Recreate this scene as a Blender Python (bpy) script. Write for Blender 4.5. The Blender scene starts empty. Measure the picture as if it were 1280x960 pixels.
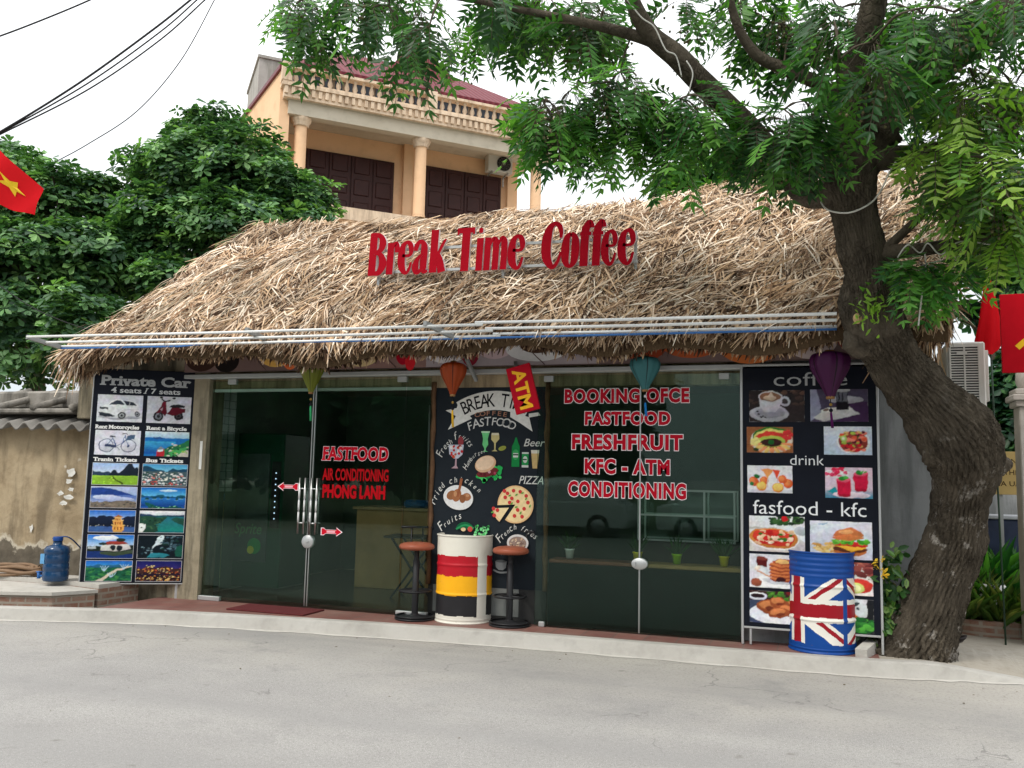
import bpy, math, random
import numpy as np
from mathutils import Vector, Matrix
random.seed(11); RNG = np.random.default_rng(5)
R_ = math.radians
SC = bpy.context.scene
COL = SC.collection

# ---------------------------------------------------------------- camera
YAW, PITCH, ROLL, FPX = R_(-18.762), R_(6.101), R_(1.301), 1100.0
CAMP = Vector((0.0, 0.0, 1.6))
_f = Vector((math.sin(YAW)*math.cos(PITCH), math.cos(YAW)*math.cos(PITCH), math.sin(PITCH)))
_r = Vector((math.cos(YAW), -math.sin(YAW), 0)); _u = _r.cross(_f)
RT = _r*math.cos(ROLL) + _u*math.sin(ROLL); UP = -_r*math.sin(ROLL) + _u*math.cos(ROLL); FW = _f
cd = bpy.data.cameras.new('camera'); cam = bpy.data.objects.new('camera', cd); COL.objects.link(cam)
cam.matrix_world = Matrix(((RT.x, UP.x, -FW.x, CAMP.x), (RT.y, UP.y, -FW.y, CAMP.y), (RT.z, UP.z, -FW.z, CAMP.z), (0, 0, 0, 1)))
cd.sensor_width = 36; cd.lens = FPX/1280*36; cd.clip_start = 0.05; cd.clip_end = 2000
SC.camera = cam

# ---------------------------------------------------------------- sky, sun, exposure (bright overcast)
SUN_EL, SUN_AZ = R_(52), R_(205)          # azimuth clockwise from +Y: behind the viewer, a little to the left
W = bpy.data.worlds.new('World'); SC.world = W; W.use_nodes = True
nt = W.node_tree; nt.nodes.clear()
def N(t, **k):
    n = nt.nodes.new(t)
    for a, b in k.items(): setattr(n, a, b)
    return n
sky = N('ShaderNodeTexSky', sky_type='NISHITA', sun_disc=False, sun_elevation=SUN_EL, sun_rotation=SUN_AZ)
tc = N('ShaderNodeTexCoord'); sx = N('ShaderNodeSeparateXYZ'); nt.links.new(tc.outputs['Generated'], sx.inputs[0])
rp = N('ShaderNodeValToRGB'); nt.links.new(sx.outputs['Z'], rp.inputs[0])
e = rp.color_ramp.elements; e[0].position = 0.0; e[0].color = (5.0, 5.5, 5.9, 1); e[1].position = 0.85; e[1].color = (15.5, 15.6, 15.6, 1)
x_ = e.new(0.22); x_.color = (8.0, 8.3, 8.5, 1); x_ = e.new(0.5); x_.color = (12.2, 12.4, 12.5, 1)
ns = N('ShaderNodeTexNoise'); ns.inputs['Scale'].default_value = 2.2; ns.inputs['Detail'].default_value = 5
nt.links.new(tc.outputs['Generated'], ns.inputs['Vector'])
mr = N('ShaderNodeMapRange'); mr.inputs[3].default_value = 0.9; mr.inputs[4].default_value = 1.1
nt.links.new(ns.outputs['Fac'], mr.inputs[0])
ml = N('ShaderNodeVectorMath', operation='SCALE'); nt.links.new(rp.outputs[0], ml.inputs[0]); nt.links.new(mr.outputs[0], ml.inputs['Scale'])
mx = N('ShaderNodeMix', data_type='RGBA'); mx.inputs[0].default_value = 0.93
nt.links.new(sky.outputs[0], mx.inputs[6]); nt.links.new(ml.outputs[0], mx.inputs[7])
bg = N('ShaderNodeBackground'); bg.inputs[1].default_value = 0.10
nt.links.new(mx.outputs[2], bg.inputs[0])
wo = N('ShaderNodeOutputWorld'); nt.links.new(bg.outputs[0], wo.inputs[0])
sl = bpy.data.lights.new('sun', 'SUN'); sl.energy = 1.4; sl.angle = R_(14); sl.color = (1.0, 0.95, 0.86)
so = bpy.data.objects.new('sun', sl); COL.objects.link(so)
_sd = Vector((math.sin(SUN_AZ)*math.cos(SUN_EL), math.cos(SUN_AZ)*math.cos(SUN_EL), math.sin(SUN_EL)))
so.rotation_euler = _sd.to_track_quat('Z', 'Y').to_euler(); so.location = _sd*60
SC.view_settings.view_transform = 'Standard'; SC.view_settings.look = 'None'
SC.view_settings.gamma = 1; SC.view_settings.use_curve_mapping = False
SC.view_settings.exposure = 0.55
SC.cycles.max_bounces = 8; SC.cycles.transparent_max_bounces = 16

# ---------------------------------------------------------------- helpers
def P(px, py, Y):
    """the real point at world depth Y seen at photo pixel px,py"""
    d = FW*FPX + RT*(px-640) - UP*(py-480)
    return CAMP + d*((Y-CAMP.y)/d.y)
def G(px, py, z=0.0):
    d = FW*FPX + RT*(px-640) - UP*(py-480)
    return CAMP + d*((z-CAMP.z)/d.z)
def px2m(w, p): return w*((Vector(p)-CAMP).dot(FW))/FPX
def lin(c):
    """sRGB 0-255 -> linear"""
    return tuple((v/255/12.92 if v/255 <= .04045 else ((v/255+.055)/1.055)**2.4) for v in c)

ORG = {}
class MB:
    def __init__(s): s.v = []; s.f = []; s.m = []; s.c = []; s.s = []
    def add(s, vs, fs, mi=0, col=None, smooth=False):
        b = len(s.v); s.v += [tuple(v) for v in vs]
        for i, f in enumerate(fs):
            s.f.append(tuple(b+k for k in f)); s.m.append(mi); s.s.append(smooth)
            s.c.append(col[i] if isinstance(col, list) else col)
        return s
    def box(s, x0, x1, y0, y1, z0, z1, mi=0, col=None):
        vs = [(x, y, z) for z in (z0, z1) for y in (y0, y1) for x in (x0, x1)]
        return s.add(vs, [(0, 2, 3, 1), (4, 5, 7, 6), (0, 1, 5, 4), (2, 6, 7, 3), (0, 4, 6, 2), (1, 3, 7, 5)], mi, col)
    def bbox(s, x0, x1, y0, y1, z0, z1, b=.01, mi=0, col=None):
        """box with chamfered edges"""
        vs = []; X = (x0, x1); Y = (y0, y1); Z = (z0, z1); idx = {}
        for i in (0, 1):
            for j in (0, 1):
                for k in (0, 1):
                    sx = b if i == 0 else -b; sy = b if j == 0 else -b; sz = b if k == 0 else -b
                    for ax in range(3):
                        p = [X[i]+sx, Y[j]+sy, Z[k]+sz]; p[ax] = (X[i], Y[j], Z[k])[ax]
                        idx[(i, j, k, ax)] = len(vs); vs.append(tuple(p))
        F = []
        q = [(0, 0), (1, 0), (1, 1), (0, 1)]
        for v in (0, 1):
            F.append([idx[(v, a, c, 0)] for a, c in q]); F.append([idx[(a, v, c, 1)] for a, c in q]); F.append([idx[(a, c, v, 2)] for a, c in q])
        for a in (0, 1):
            for c in (0, 1):
                F.append([idx[(a, c, 0, 0)], idx[(a, c, 0, 1)], idx[(a, c, 1, 1)], idx[(a, c, 1, 0)]])
                F.append([idx[(a, 0, c, 0)], idx[(a, 0, c, 2)], idx[(a, 1, c, 2)], idx[(a, 1, c, 0)]])
                F.append([idx[(0, a, c, 1)], idx[(0, a, c, 2)], idx[(1, a, c, 2)], idx[(1, a, c, 1)]])
        for i in (0, 1):
            for j in (0, 1):
                for k in (0, 1): F.append([idx[(i, j, k, t)] for t in range(3)])
        cx = Vector(((x0+x1)/2, (y0+y1)/2, (z0+z1)/2)); G2 = []
        for f in F:
            a, b2, c2 = (Vector(vs[t]) for t in f[:3]); n = (b2-a).cross(c2-a)
            G2.append(tuple(f) if n.dot(a-cx) > 0 else tuple(reversed(f)))
        return s.add(vs, G2, mi, col)
    def beam(s, a, b, w, h, mi=0, col=None, up=(0, 0, 1)):
        a = Vector(a); b = Vector(b); d = (b-a).normalized(); U = Vector(up)
        if abs(d.dot(U)) > .98: U = Vector((0, 1, 0))
        sd = d.cross(U).normalized(); U = sd.cross(d)
        vs = [p+sd*i*w/2+U*j*h/2 for p in (a, b) for (i, j) in ((-1, -1), (1, -1), (1, 1), (-1, 1))]
        return s.add(vs, [(3, 2, 1, 0), (4, 5, 6, 7), (0, 1, 5, 4), (1, 2, 6, 5), (2, 3, 7, 6), (3, 0, 4, 7)], mi, col)
    def tube(s, pts, r, n=8, mi=0, col=None, cap=True, rough=0.0):
        pts = [Vector(p) for p in pts]; L = len(pts)
        rs = r if isinstance(r, (list, tuple)) else [r]*L
        vs = []; pu = None
        for i, p in enumerate(pts):
            d = (pts[min(i+1, L-1)]-pts[max(i-1, 0)]).normalized()
            if pu is None:
                pu = Vector((0, 0, 1)) if abs(d.z) < .9 else Vector((1, 0, 0))
            a = d.cross(pu).normalized(); pu = a.cross(d)
            for k in range(n):
                t = 2*math.pi*k/n; q = rs[i]*(1+(random.uniform(-rough, rough) if rough else 0))
                vs.append(p+a*math.cos(t)*q+pu*math.sin(t)*q)
        fs = [(i*n+k, i*n+(k+1) % n, (i+1)*n+(k+1) % n, (i+1)*n+k) for i in range(L-1) for k in range(n)]
        if cap: fs += [tuple(range(n-1, -1, -1)), tuple(range((L-1)*n, L*n))]
        return s.add(vs, fs, mi, col, True)
    def lathe(s, prof, n=32, c=(0, 0, 0), mi=0, colf=None, cap=False, smooth=True, lob=0, lobn=8):
        vs = []
        for r, z in prof:
            for k in range(n):
                t = 2*math.pi*k/n; q = r*(1+lob*(abs(math.cos(t*lobn/2))-.5)) if lob else r
                vs.append((c[0]+q*math.cos(t), c[1]+q*math.sin(t), c[2]+z))
        fs = []; cs = []
        for i in range(len(prof)-1):
            for k in range(n):
                fs.append((i*n+k, i*n+(k+1) % n, (i+1)*n+(k+1) % n, (i+1)*n+k))
                cs.append(colf(2*math.pi*(k+.5)/n, (prof[i][1]+prof[i+1][1])/2) if colf else None)
        if cap: fs += [tuple(range(n-1, -1, -1)), tuple(range((len(prof)-1)*n, len(prof)*n))]; cs += [cs[0], cs[-1]]
        return s.add(vs, fs, mi, cs, smooth)
    def prism(s, poly, z0, z1, mi=0, col=None):
        n = len(poly); vs = [(x, y, z0) for x, y in poly]+[(x, y, z1) for x, y in poly]
        fs = [tuple(range(n-1, -1, -1)), tuple(range(n, 2*n))]+[(i, (i+1) % n, n+(i+1) % n, n+i) for i in range(n)]
        return s.add(vs, fs, mi, col)
    def ball(s, c, r, n=10, mi=0, col=None):
        rx, ry, rz = r if isinstance(r, (tuple, list)) else (r, r, r); vs = []
        for i in range(1, n):
            a = math.pi*i/n
            for k in range(n): vs.append((c[0]+rx*math.sin(a)*math.cos(2*math.pi*k/n), c[1]+ry*math.sin(a)*math.sin(2*math.pi*k/n), c[2]-rz*math.cos(a)))
        m = n-1; vs += [(c[0], c[1], c[2]-rz), (c[0], c[1], c[2]+rz)]
        fs = [(i*n+k, i*n+(k+1) % n, (i+1)*n+(k+1) % n, (i+1)*n+k) for i in range(m-1) for k in range(n)]
        fs += [(m*n, (k+1) % n, k) for k in range(n)]+[(m*n+1, (m-1)*n+k, (m-1)*n+(k+1) % n) for k in range(n)]
        return s.add(vs, fs, mi, col, True)
    def build(s, name, mats, parent=None, local=False):
        off = Vector(ORG.get(parent.name, (0, 0, 0))) if (parent and not local) else Vector((0, 0, 0))
        me = bpy.data.meshes.new(name)
        me.from_pydata([(v[0]-off.x, v[1]-off.y, v[2]-off.z) for v in s.v], [], s.f)
        mats = mats if isinstance(mats, (list, tuple)) else [mats]
        for m in mats: me.materials.append(m)
        me.polygons.foreach_set('material_index', s.m); me.polygons.foreach_set('use_smooth', s.s)
        if any(c is not None for c in s.c):
            at = me.color_attributes.new('col', 'FLOAT_COLOR', 'CORNER'); arr = []
            for p, c in zip(me.polygons, s.c): arr += list((c or (.5, .5, .5))[:3]+(1,))*p.loop_total
            at.data.foreach_set('color', arr)
        me.update()
        o = bpy.data.objects.new(name, me); COL.objects.link(o)
        if parent:
            o.parent = parent; ORG[o.name] = off if not local else Vector((0, 0, 0))
        return o

def tag(o, label, cat, group=None):
    o['label'] = label; o['category'] = cat
    if group: o['group'] = group
    if 'wall' in o.name or 'pillar' in o.name: o['kind'] = 'thing'
    return o
def thing(name, label, cat, loc=(0, 0, 0), rz=0.0, group=None):
    o = bpy.data.objects.new(name, None); COL.objects.link(o); o.location = loc; o.rotation_euler = (0, 0, rz)
    o.empty_display_size = .1; ORG[o.name] = Vector(loc)
    return tag(o, label, cat, group)
def struct(name, mb, m, kind='structure'):
    o = mb.build(name, m); o['kind'] = kind; return o
def dup(o, parent=None):
    c = o.copy(); COL.objects.link(c); c.parent = parent
    if parent is not None and 'category' in c: del c['category']
    for ch in list(o.children): dup(ch, c)
    return c

# ---------------------------------------------------------------- materials
class Mt:
    """small node builder"""
    def __init__(s, name):
        s.m = bpy.data.materials.new(name); s.m.use_nodes = True; s.t = s.m.node_tree
        s.b = s.t.nodes['Principled BSDF']; s.out = s.t.nodes['Material Output']
        s.tc = s.n('ShaderNodeTexCoord')
    def n(s, t, **k):
        n = s.t.nodes.new(t)
        for a, b in k.items(): setattr(n, a, b)
        return n
    def l(s, a, b): s.t.links.new(a, b)
    def noise(s, scale, detail=4, rough=.55, coord='Object', stretch=None):
        n = s.n('ShaderNodeTexNoise'); n.inputs['Scale'].default_value = scale; n.inputs['Detail'].default_value = detail; n.inputs['Roughness'].default_value = rough
        v = s.tc.outputs[coord]
        if stretch:
            mp = s.n('ShaderNodeMapping'); mp.inputs['Scale'].default_value = stretch; s.l(v, mp.inputs[0]); v = mp.outputs[0]
        s.l(v, n.inputs['Vector']); return n.outputs['Fac']
    def ramp(s, f, stops):
        r = s.n('ShaderNodeValToRGB'); e = r.color_ramp.elements
        while len(e) < len(stops): e.new(.5)
        for k, (p, c) in zip(e, stops): k.position = p; k.color = (c if isinstance(c, (tuple, list)) else (c,)*3)[:3]+(1,)if isinstance(c, tuple) else (c, c, c, 1)
        s.l(f, r.inputs[0]); return r.outputs[0]
    def mix(s, f, a, b, mode='MIX'):
        m = s.n('ShaderNodeMix', data_type='RGBA', blend_type=mode)
        for i, v in ((0, f), (6, a), (7, b)):
            if hasattr(v, 'links'): s.l(v, m.inputs[i])
            else: m.inputs[i].default_value = v if i == 0 else tuple(v)[:3]+(1,)
        return m.outputs[2]
    def attr(s):
        a = s.n('ShaderNodeVertexColor'); a.layer_name = 'col'; return a.outputs[0]
    def color(s, c):
        if hasattr(c, 'links'): s.l(c, s.b.inputs['Base Color'])
        else: s.b.inputs['Base Color'].default_value = tuple(c)[:3]+(1,)
        return s
    def set(s, **k):
        for a, v in k.items():
            i = s.b.inputs[{'rough': 'Roughness', 'metal': 'Metallic', 'spec': 'Specular IOR Level', 'coat': 'Coat Weight', 'alpha': 'Alpha'}[a]]
            if hasattr(v, 'links'): s.l(v, i)
            else: i.default_value = v
        return s
    def bump(s, f, strength=.3, dist=.01):
        b = s.n('ShaderNodeBump'); b.inputs['Strength'].default_value = strength; b.inputs['Distance'].default_value = dist
        s.l(f, b.inputs['Height'])
        ln = s.b.inputs['Normal'].links
        if ln: s.l(ln[0].from_socket, b.inputs['Normal'])
        s.l(b.outputs[0], s.b.inputs['Normal']); return s

def simple(name, c, rough=.5, var=.12, scale=8, metal=0, bump=0, bscale=60, spec=.22):
    m = Mt(name); f = m.noise(scale, 5)
    m.color(m.mix(f, tuple(max(0, v*(1-var*1.6)) for v in c), tuple(min(1, v*(1+var*1.6)) for v in c))).set(rough=rough, metal=metal, spec=spec)
    if bump: m.bump(m.noise(bscale, 4), bump)
    return m.m
def printed(name, rough=.4, wear=.06, spec=.12):
    m = Mt(name); f = m.noise(30, 4)
    m.color(m.mix(m.ramp(f, [(0.35, 0.0), (0.7, 1.0)]), m.mix(1.0, m.attr(), (1-wear,)*3, 'MULTIPLY'), m.attr())).set(rough=rough, spec=spec); return m.m
def photo_mat():
    # printed photographs: fine mottling of the ink over flat picture areas
    m = Mt('printed_photograph'); a = m.noise(38, 5, .65); b = m.noise(17, 5, .7); hs = m.n('ShaderNodeHueSaturation'); m.l(m.attr(), hs.inputs['Color'])
    for f, k, lo, hi in ((a, 'Value', .80, 1.14), (b, 'Hue', .475, .525)):
        r = m.n('ShaderNodeMapRange'); r.inputs[1].default_value = .3; r.inputs[2].default_value = .7; r.inputs[3].default_value = lo; r.inputs[4].default_value = hi; m.l(f, r.inputs[0]); m.l(r.outputs[0], hs.inputs[k])
    m.color(hs.outputs[0]).set(rough=.4, spec=.12); return m.m
def leafmat(name, trans=.25, rough=.42, spec=.4):
    m = Mt(name); c = m.attr(); m.color(c).set(rough=rough, spec=spec)
    t = m.n('ShaderNodeBsdfTranslucent'); m.l(m.mix(1.0, c, (1.5, 1.7, .7), 'MULTIPLY'), t.inputs[0])
    x = m.n('ShaderNodeMixShader'); x.inputs[0].default_value = trans; m.l(m.b.outputs[0], x.inputs[1]); m.l(t.outputs[0], x.inputs[2]); m.l(x.outputs[0], m.out.inputs[0]); return m.m

def glassmat():
    m = Mt('window_glass'); fr = m.n('ShaderNodeFresnel'); fr.inputs[0].default_value = 1.33
    t = m.n('ShaderNodeBsdfTransparent'); t.inputs[0].default_value = (.86, .93, .89, 1)
    g = m.n('ShaderNodeBsdfGlossy'); g.inputs['Color'].default_value = (.74, .98, .88, 1); g.inputs['Roughness'].default_value = .015
    x = m.n('ShaderNodeMixShader'); m.l(fr.outputs[0], x.inputs[0]); m.l(t.outputs[0], x.inputs[1]); m.l(g.outputs[0], x.inputs[2])
    # faint film of street dust on the pane
    d = m.n('ShaderNodeBsdfDiffuse'); d.inputs[0].default_value = (.5, .5, .46, 1)
    f = m.ramp(m.noise(1.6, 6, .65), [(.45, 0.0), (.8, .006)])
    y = m.n('ShaderNodeMixShader'); m.l(f, y.inputs[0]); m.l(x.outputs[0], y.inputs[1]); m.l(d.outputs[0], y.inputs[2]); m.l(y.outputs[0], m.out.inputs[0]); return m.m
GLASS = glassmat()
PRINT = printed('printed_vinyl'); PHOTO = photo_mat(); PAINT = printed('sign_paint', .55, .15)
STEEL = simple('brushed_steel', (.55, .56, .56), .32, .06, 20, 1)
ALU = simple('grey_aluminium', (.50, .51, .51), .42, .08, 6, .6)
WHITEMETAL = simple('white_painted_metal', (.70, .71, .70), .4, .08, 5)
GREYPAINT = simple('grey_painted_steel', (.26, .27, .27), .45, .12, 6)
BLACKPAINT = simple('black_painted_steel', (.018, .018, .020), .38, .2, 8)
RUBBER = simple('dark_rubber', (.025, .024, .024), .8, .2)
CABLE = simple('black_cable', (.02, .02, .022), .7, .1)
WOODP = simple('worn_plywood', (.36, .225, .095), .6, .22, 3, 0, .1)
def plaster(name, a, b, dark, scale=1.2, bump=.25, drips=True):
    m = Mt(name); f1 = m.noise(scale, 8, .65); f2 = m.noise(scale*5, 6, .6); f3 = m.noise(2.2, 6, .65, stretch=(2.6, 2.6, .35))
    c = m.mix(m.ramp(f1, [(.35, 0.0), (.65, 1.0)]), a, b)
    c = m.mix(m.ramp(f2, [(.5, 0.0), (.78, .55)]), c, tuple(v*.72 for v in a))
    if drips: c = m.mix(m.ramp(f3, [(.44, 0.0), (.62, .85)]), c, dark)
    m.color(c).set(rough=.9, spec=.2).bump(m.noise(35, 6, .7), bump, .02).bump(f2, .3, .02); return m.m
WALL_OLD = plaster('old_ochre_plaster', (.36, .27, .16), (.46, .37, .24), (.13, .10, .065), .9)
WALL_SHOP = plaster('stained_cement_render', (.22, .19, .13), (.36, .31, .22), (.065, .06, .045), 1.5)
WALL_GREY = plaster('grey_cement_render', (.27, .28, .28), (.34, .35, .35), (.17, .18, .18), 1.0, .15)
CONC = plaster('pale_concrete', (.42, .40, .36), (.50, .48, .44), (.31, .29, .26), 1.6, .2, False)
# ---------------------------------------------------------------- text and flat artwork
_TC = {}
def glyphs(s, bold=0.0, shear=0.0, space=1.0):
    k = (s, bold, shear, space)
    if k not in _TC:
        cu = bpy.data.curves.new('t', 'FONT'); cu.body = s; cu.size = 1; cu.offset = bold; cu.shear = shear; cu.space_character = space; cu.resolution_u = 3
        o = bpy.data.objects.new('t', cu); COL.objects.link(o); dg = bpy.context.evaluated_depsgraph_get(); dg.update()
        me = bpy.data.meshes.new_from_object(o.evaluated_get(dg))
        V = [(v.co.x, v.co.y) for v in me.vertices]; F = [tuple(p.vertices) for p in me.polygons]
        F = [f if sum(V[f[i]][0]*V[f[(i+1) % len(f)]][1]-V[f[(i+1) % len(f)]][0]*V[f[i]][1] for i in range(len(f))) > 0 else f[::-1] for f in F]
        cnt = {}
        for f in F:
            for i in range(len(f)):
                e = tuple(sorted((f[i], f[(i+1) % len(f)]))); cnt[e] = cnt.get(e, 0)+1
        E = [e for e, c in cnt.items() if c == 1]
        bpy.data.objects.remove(o); bpy.data.curves.remove(cu); bpy.data.meshes.remove(me)
        _TC[k] = (V, F, E)
    return _TC[k]
CAPH = max(v[1] for v in glyphs('H')[0]); XH = max(v[1] for v in glyphs('x')[0])

def smooth_path(pts, n=6, closed=False):
    """Catmull-Rom through tuples of any length"""
    pts = [tuple(p) for p in pts]; L = len(pts); out = []
    rng = range(L if closed else L-1)
    for i in rng:
        g = (lambda j: pts[j % L]) if closed else (lambda j: pts[max(0, min(L-1, j))])
        p0, p1, p2, p3 = g(i-1), g(i), g(i+1), g(i+2)
        for k in range(n):
            t = k/n
            out.append(tuple(.5*(2*b+(c-a)*t+(2*a-5*b+4*c-d)*t*t+(3*b-a-3*c+d)*t**3) for a, b, c, d in zip(p0, p1, p2, p3)))
    if not closed: out.append(pts[-1])
    return out
def stroke_poly(path, closed=False):
    """path of (x,y,width) -> list of quads (2-D)"""
    L = len(path); l = []; r = []
    for i in range(L):
        a = path[(i-1) % L] if closed else path[max(i-1, 0)]; b = path[(i+1) % L] if closed else path[min(i+1, L-1)]
        dx, dy = b[0]-a[0], b[1]-a[1]; q = math.hypot(dx, dy) or 1; w = path[i][2]/2
        l.append((path[i][0]-dy/q*w, path[i][1]+dx/q*w)); r.append((path[i][0]+dy/q*w, path[i][1]-dx/q*w))
    return l, r

class Art:
    """flat print in metres on the x-z plane of its board, facing -y; every shape lies a hair above the one before"""
    STEP = .00025
    def __init__(s, y=0.0): s.mb = MB(); s.y = y; s.k = 0; s.T = (0, 0, 1, 1); s.hold = False
    def frame(s, x, z, w, h): s.T = (x, z, w, h); return s
    def _v(s, p):
        return (s.T[0]+p[0]*s.T[2], s.y-s.k*s.STEP, s.T[1]+p[1]*s.T[3])
    def raw(s, V, F, c):
        if not s.hold: s.k += 1
        s.mb.add([s._v(p) for p in V], F, 0, lin(c)); return s
    def poly(s, pts, c):
        a = sum(pts[i][0]*pts[(i+1) % len(pts)][1]-pts[(i+1) % len(pts)][0]*pts[i][1] for i in range(len(pts)))
        return s.raw(pts if a > 0 else pts[::-1], [tuple(range(len(pts)))], c)
    def rect(s, x, y, w, h, c): return s.poly([(x, y), (x+w, y), (x+w, y+h), (x, y+h)], c)
    def ell(s, x, y, rx, ry, c, n=20, rot=0, a0=0, a1=360):
        ts = [R_(a0+(a1-a0)*i/n) for i in range(n+(a1-a0 < 360))]; cr, sr = math.cos(rot), math.sin(rot)
        return s.poly([(x+rx*math.cos(t)*cr-ry*math.sin(t)*sr, y+rx*math.cos(t)*sr+ry*math.sin(t)*cr) for t in ts], c)
    def line(s, pts, w, c, closed=False, n=5):
        path = smooth_path([(p[0], p[1], p[2] if len(p) > 2 else w) for p in pts], n, closed)
        # work in metric proportion so that widths stay even
        ax = s.T[3]/s.T[2]
        path = [(p[0]/ax, p[1], p[2]) for p in path]; l, r = stroke_poly(path, closed); L = len(l)
        V = [(x*ax, y) for x, y in l]+[(x*ax, y) for x, y in r]
        F = [(i, L+i, L+(i+1) % L, (i+1) % L) for i in range(L if closed else L-1)]
        return s.raw(V, F, c)
    def grad(s, x, y, w, h, c0, c1, n=6):
        s.k += 1; s.hold = True
        for i in range(n):
            t = i/(n-1); s.rect(x, y+h*i/n, w, h/n, tuple(a+(b-a)*t for a, b in zip(c0, c1)))
        s.hold = False; return s
    def hills(s, y0, amp, c, seed, x0=0, x1=1, base=0.0, n=26, f=3.0):
        r = random.Random(seed); ph = [r.uniform(0, 6.28) for _ in range(5)]
        top = []
        for i in range(n+1):
            x = x0+(x1-x0)*i/n
            top.append((x, max(base, min(1, y0+amp*sum(math.sin(x*f*(k+1)*2+ph[k])/(k+1) for k in range(5))*.5))))
        return s.poly([(x0, base)]+[(x1, base)]+top[::-1], c)
    def dots(s, n, x0, x1, y0, y1, r0, r1, cols, seed=1, asp=1.0):
        r = random.Random(seed); s.k += 1; s.hold = True; k0 = s.k
        for i in range(n):
            s.k = k0+i % 4
            q = r.uniform(r0, r1)
            s.ell(r.uniform(x0, x1), r.uniform(y0, y1), q, q*asp*r.uniform(.7, 1.2), r.choice(cols), 7, r.uniform(0, 3))
        s.k = k0+4; s.hold = False; return s
    def text(s, t, x, y, w, cap, c, bold=0.0, shear=0.0, outline=None, slab=False, space=1.0, ow=.05):
        """text of total width w and capital height cap with its baseline start at x,y (frame units)"""
        if outline: s.text(t, x, y, w, cap, outline, bold+ow, shear, None, slab, space, 0)
        V0, _, _ = glyphs(t, 0.0, shear, space)
        mn = min(v[0] for v in V0); wd = max(v[0] for v in V0)-mn
        V, F, E = glyphs(t, bold, shear, space)
        kx, ky = w/wd, cap/CAPH
        f = lambda p: (x+(p[0]-mn)*kx, y+p[1]*ky)
        s.raw([f(p) for p in V], F, c)
        if slab:
            q = .085; s.k += 1; s.hold = True; b2 = bold
            for a, b in E:
                (xa, ya), (xb, yb) = V[a], V[b]
                if abs(ya-yb) < .012 and .05 < abs(xa-xb) < .30:
                    for lv, sg in ((0-bold, 1), (XH+bold, -1), (CAPH+bold, -1)):
                        if abs(ya-lv) < .02:
                            l, r = min(xa, xb)-.075, max(xa, xb)+.075
                            if lv > XH*1.02 and abs(xa-xb) > .22: continue
                            pts = [f((l, ya)), f((r, ya)), f((r, ya+sg*q)), f((l, ya+sg*q))]
                            s.poly(pts, c)
            s.hold = False
        return s
    def arc_text(s, t, cx, cy, rad, a0, a1, cap, c, bold=0.0, shear=0.0, kx=1.0, wob=0.0):
        """characters along a circle, angles in degrees measured from +x; frame must be metric"""
        n = len(t); r = random.Random(len(t)); s.k += 1; s.hold = True
        for i, ch in enumerate(t):
            if ch == ' ': continue
            a = R_(a0+(a1-a0)*(i+.5)/n); V, F, _ = glyphs(ch, bold, shear); m = (min(v[0] for v in V)+max(v[0] for v in V))/2
            q = cap/CAPH*(1+r.uniform(-wob, wob)); th = a-math.pi/2 if a1 < a0 else a+math.pi/2
            bx, by = cx+rad*math.cos(a), cy+rad*math.sin(a); cr, sr = math.cos(th), math.sin(th)
            s.raw([(bx+(v[0]-m)*kx*q*cr-v[1]*q*sr, by+(v[0]-m)*kx*q*sr+v[1]*q*cr) for v in V], F, c)
        s.hold = False; return s
    def build(s, name, parent, mat=None, local=True): return s.mb.build(name, mat or PRINT, parent, local)

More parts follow.
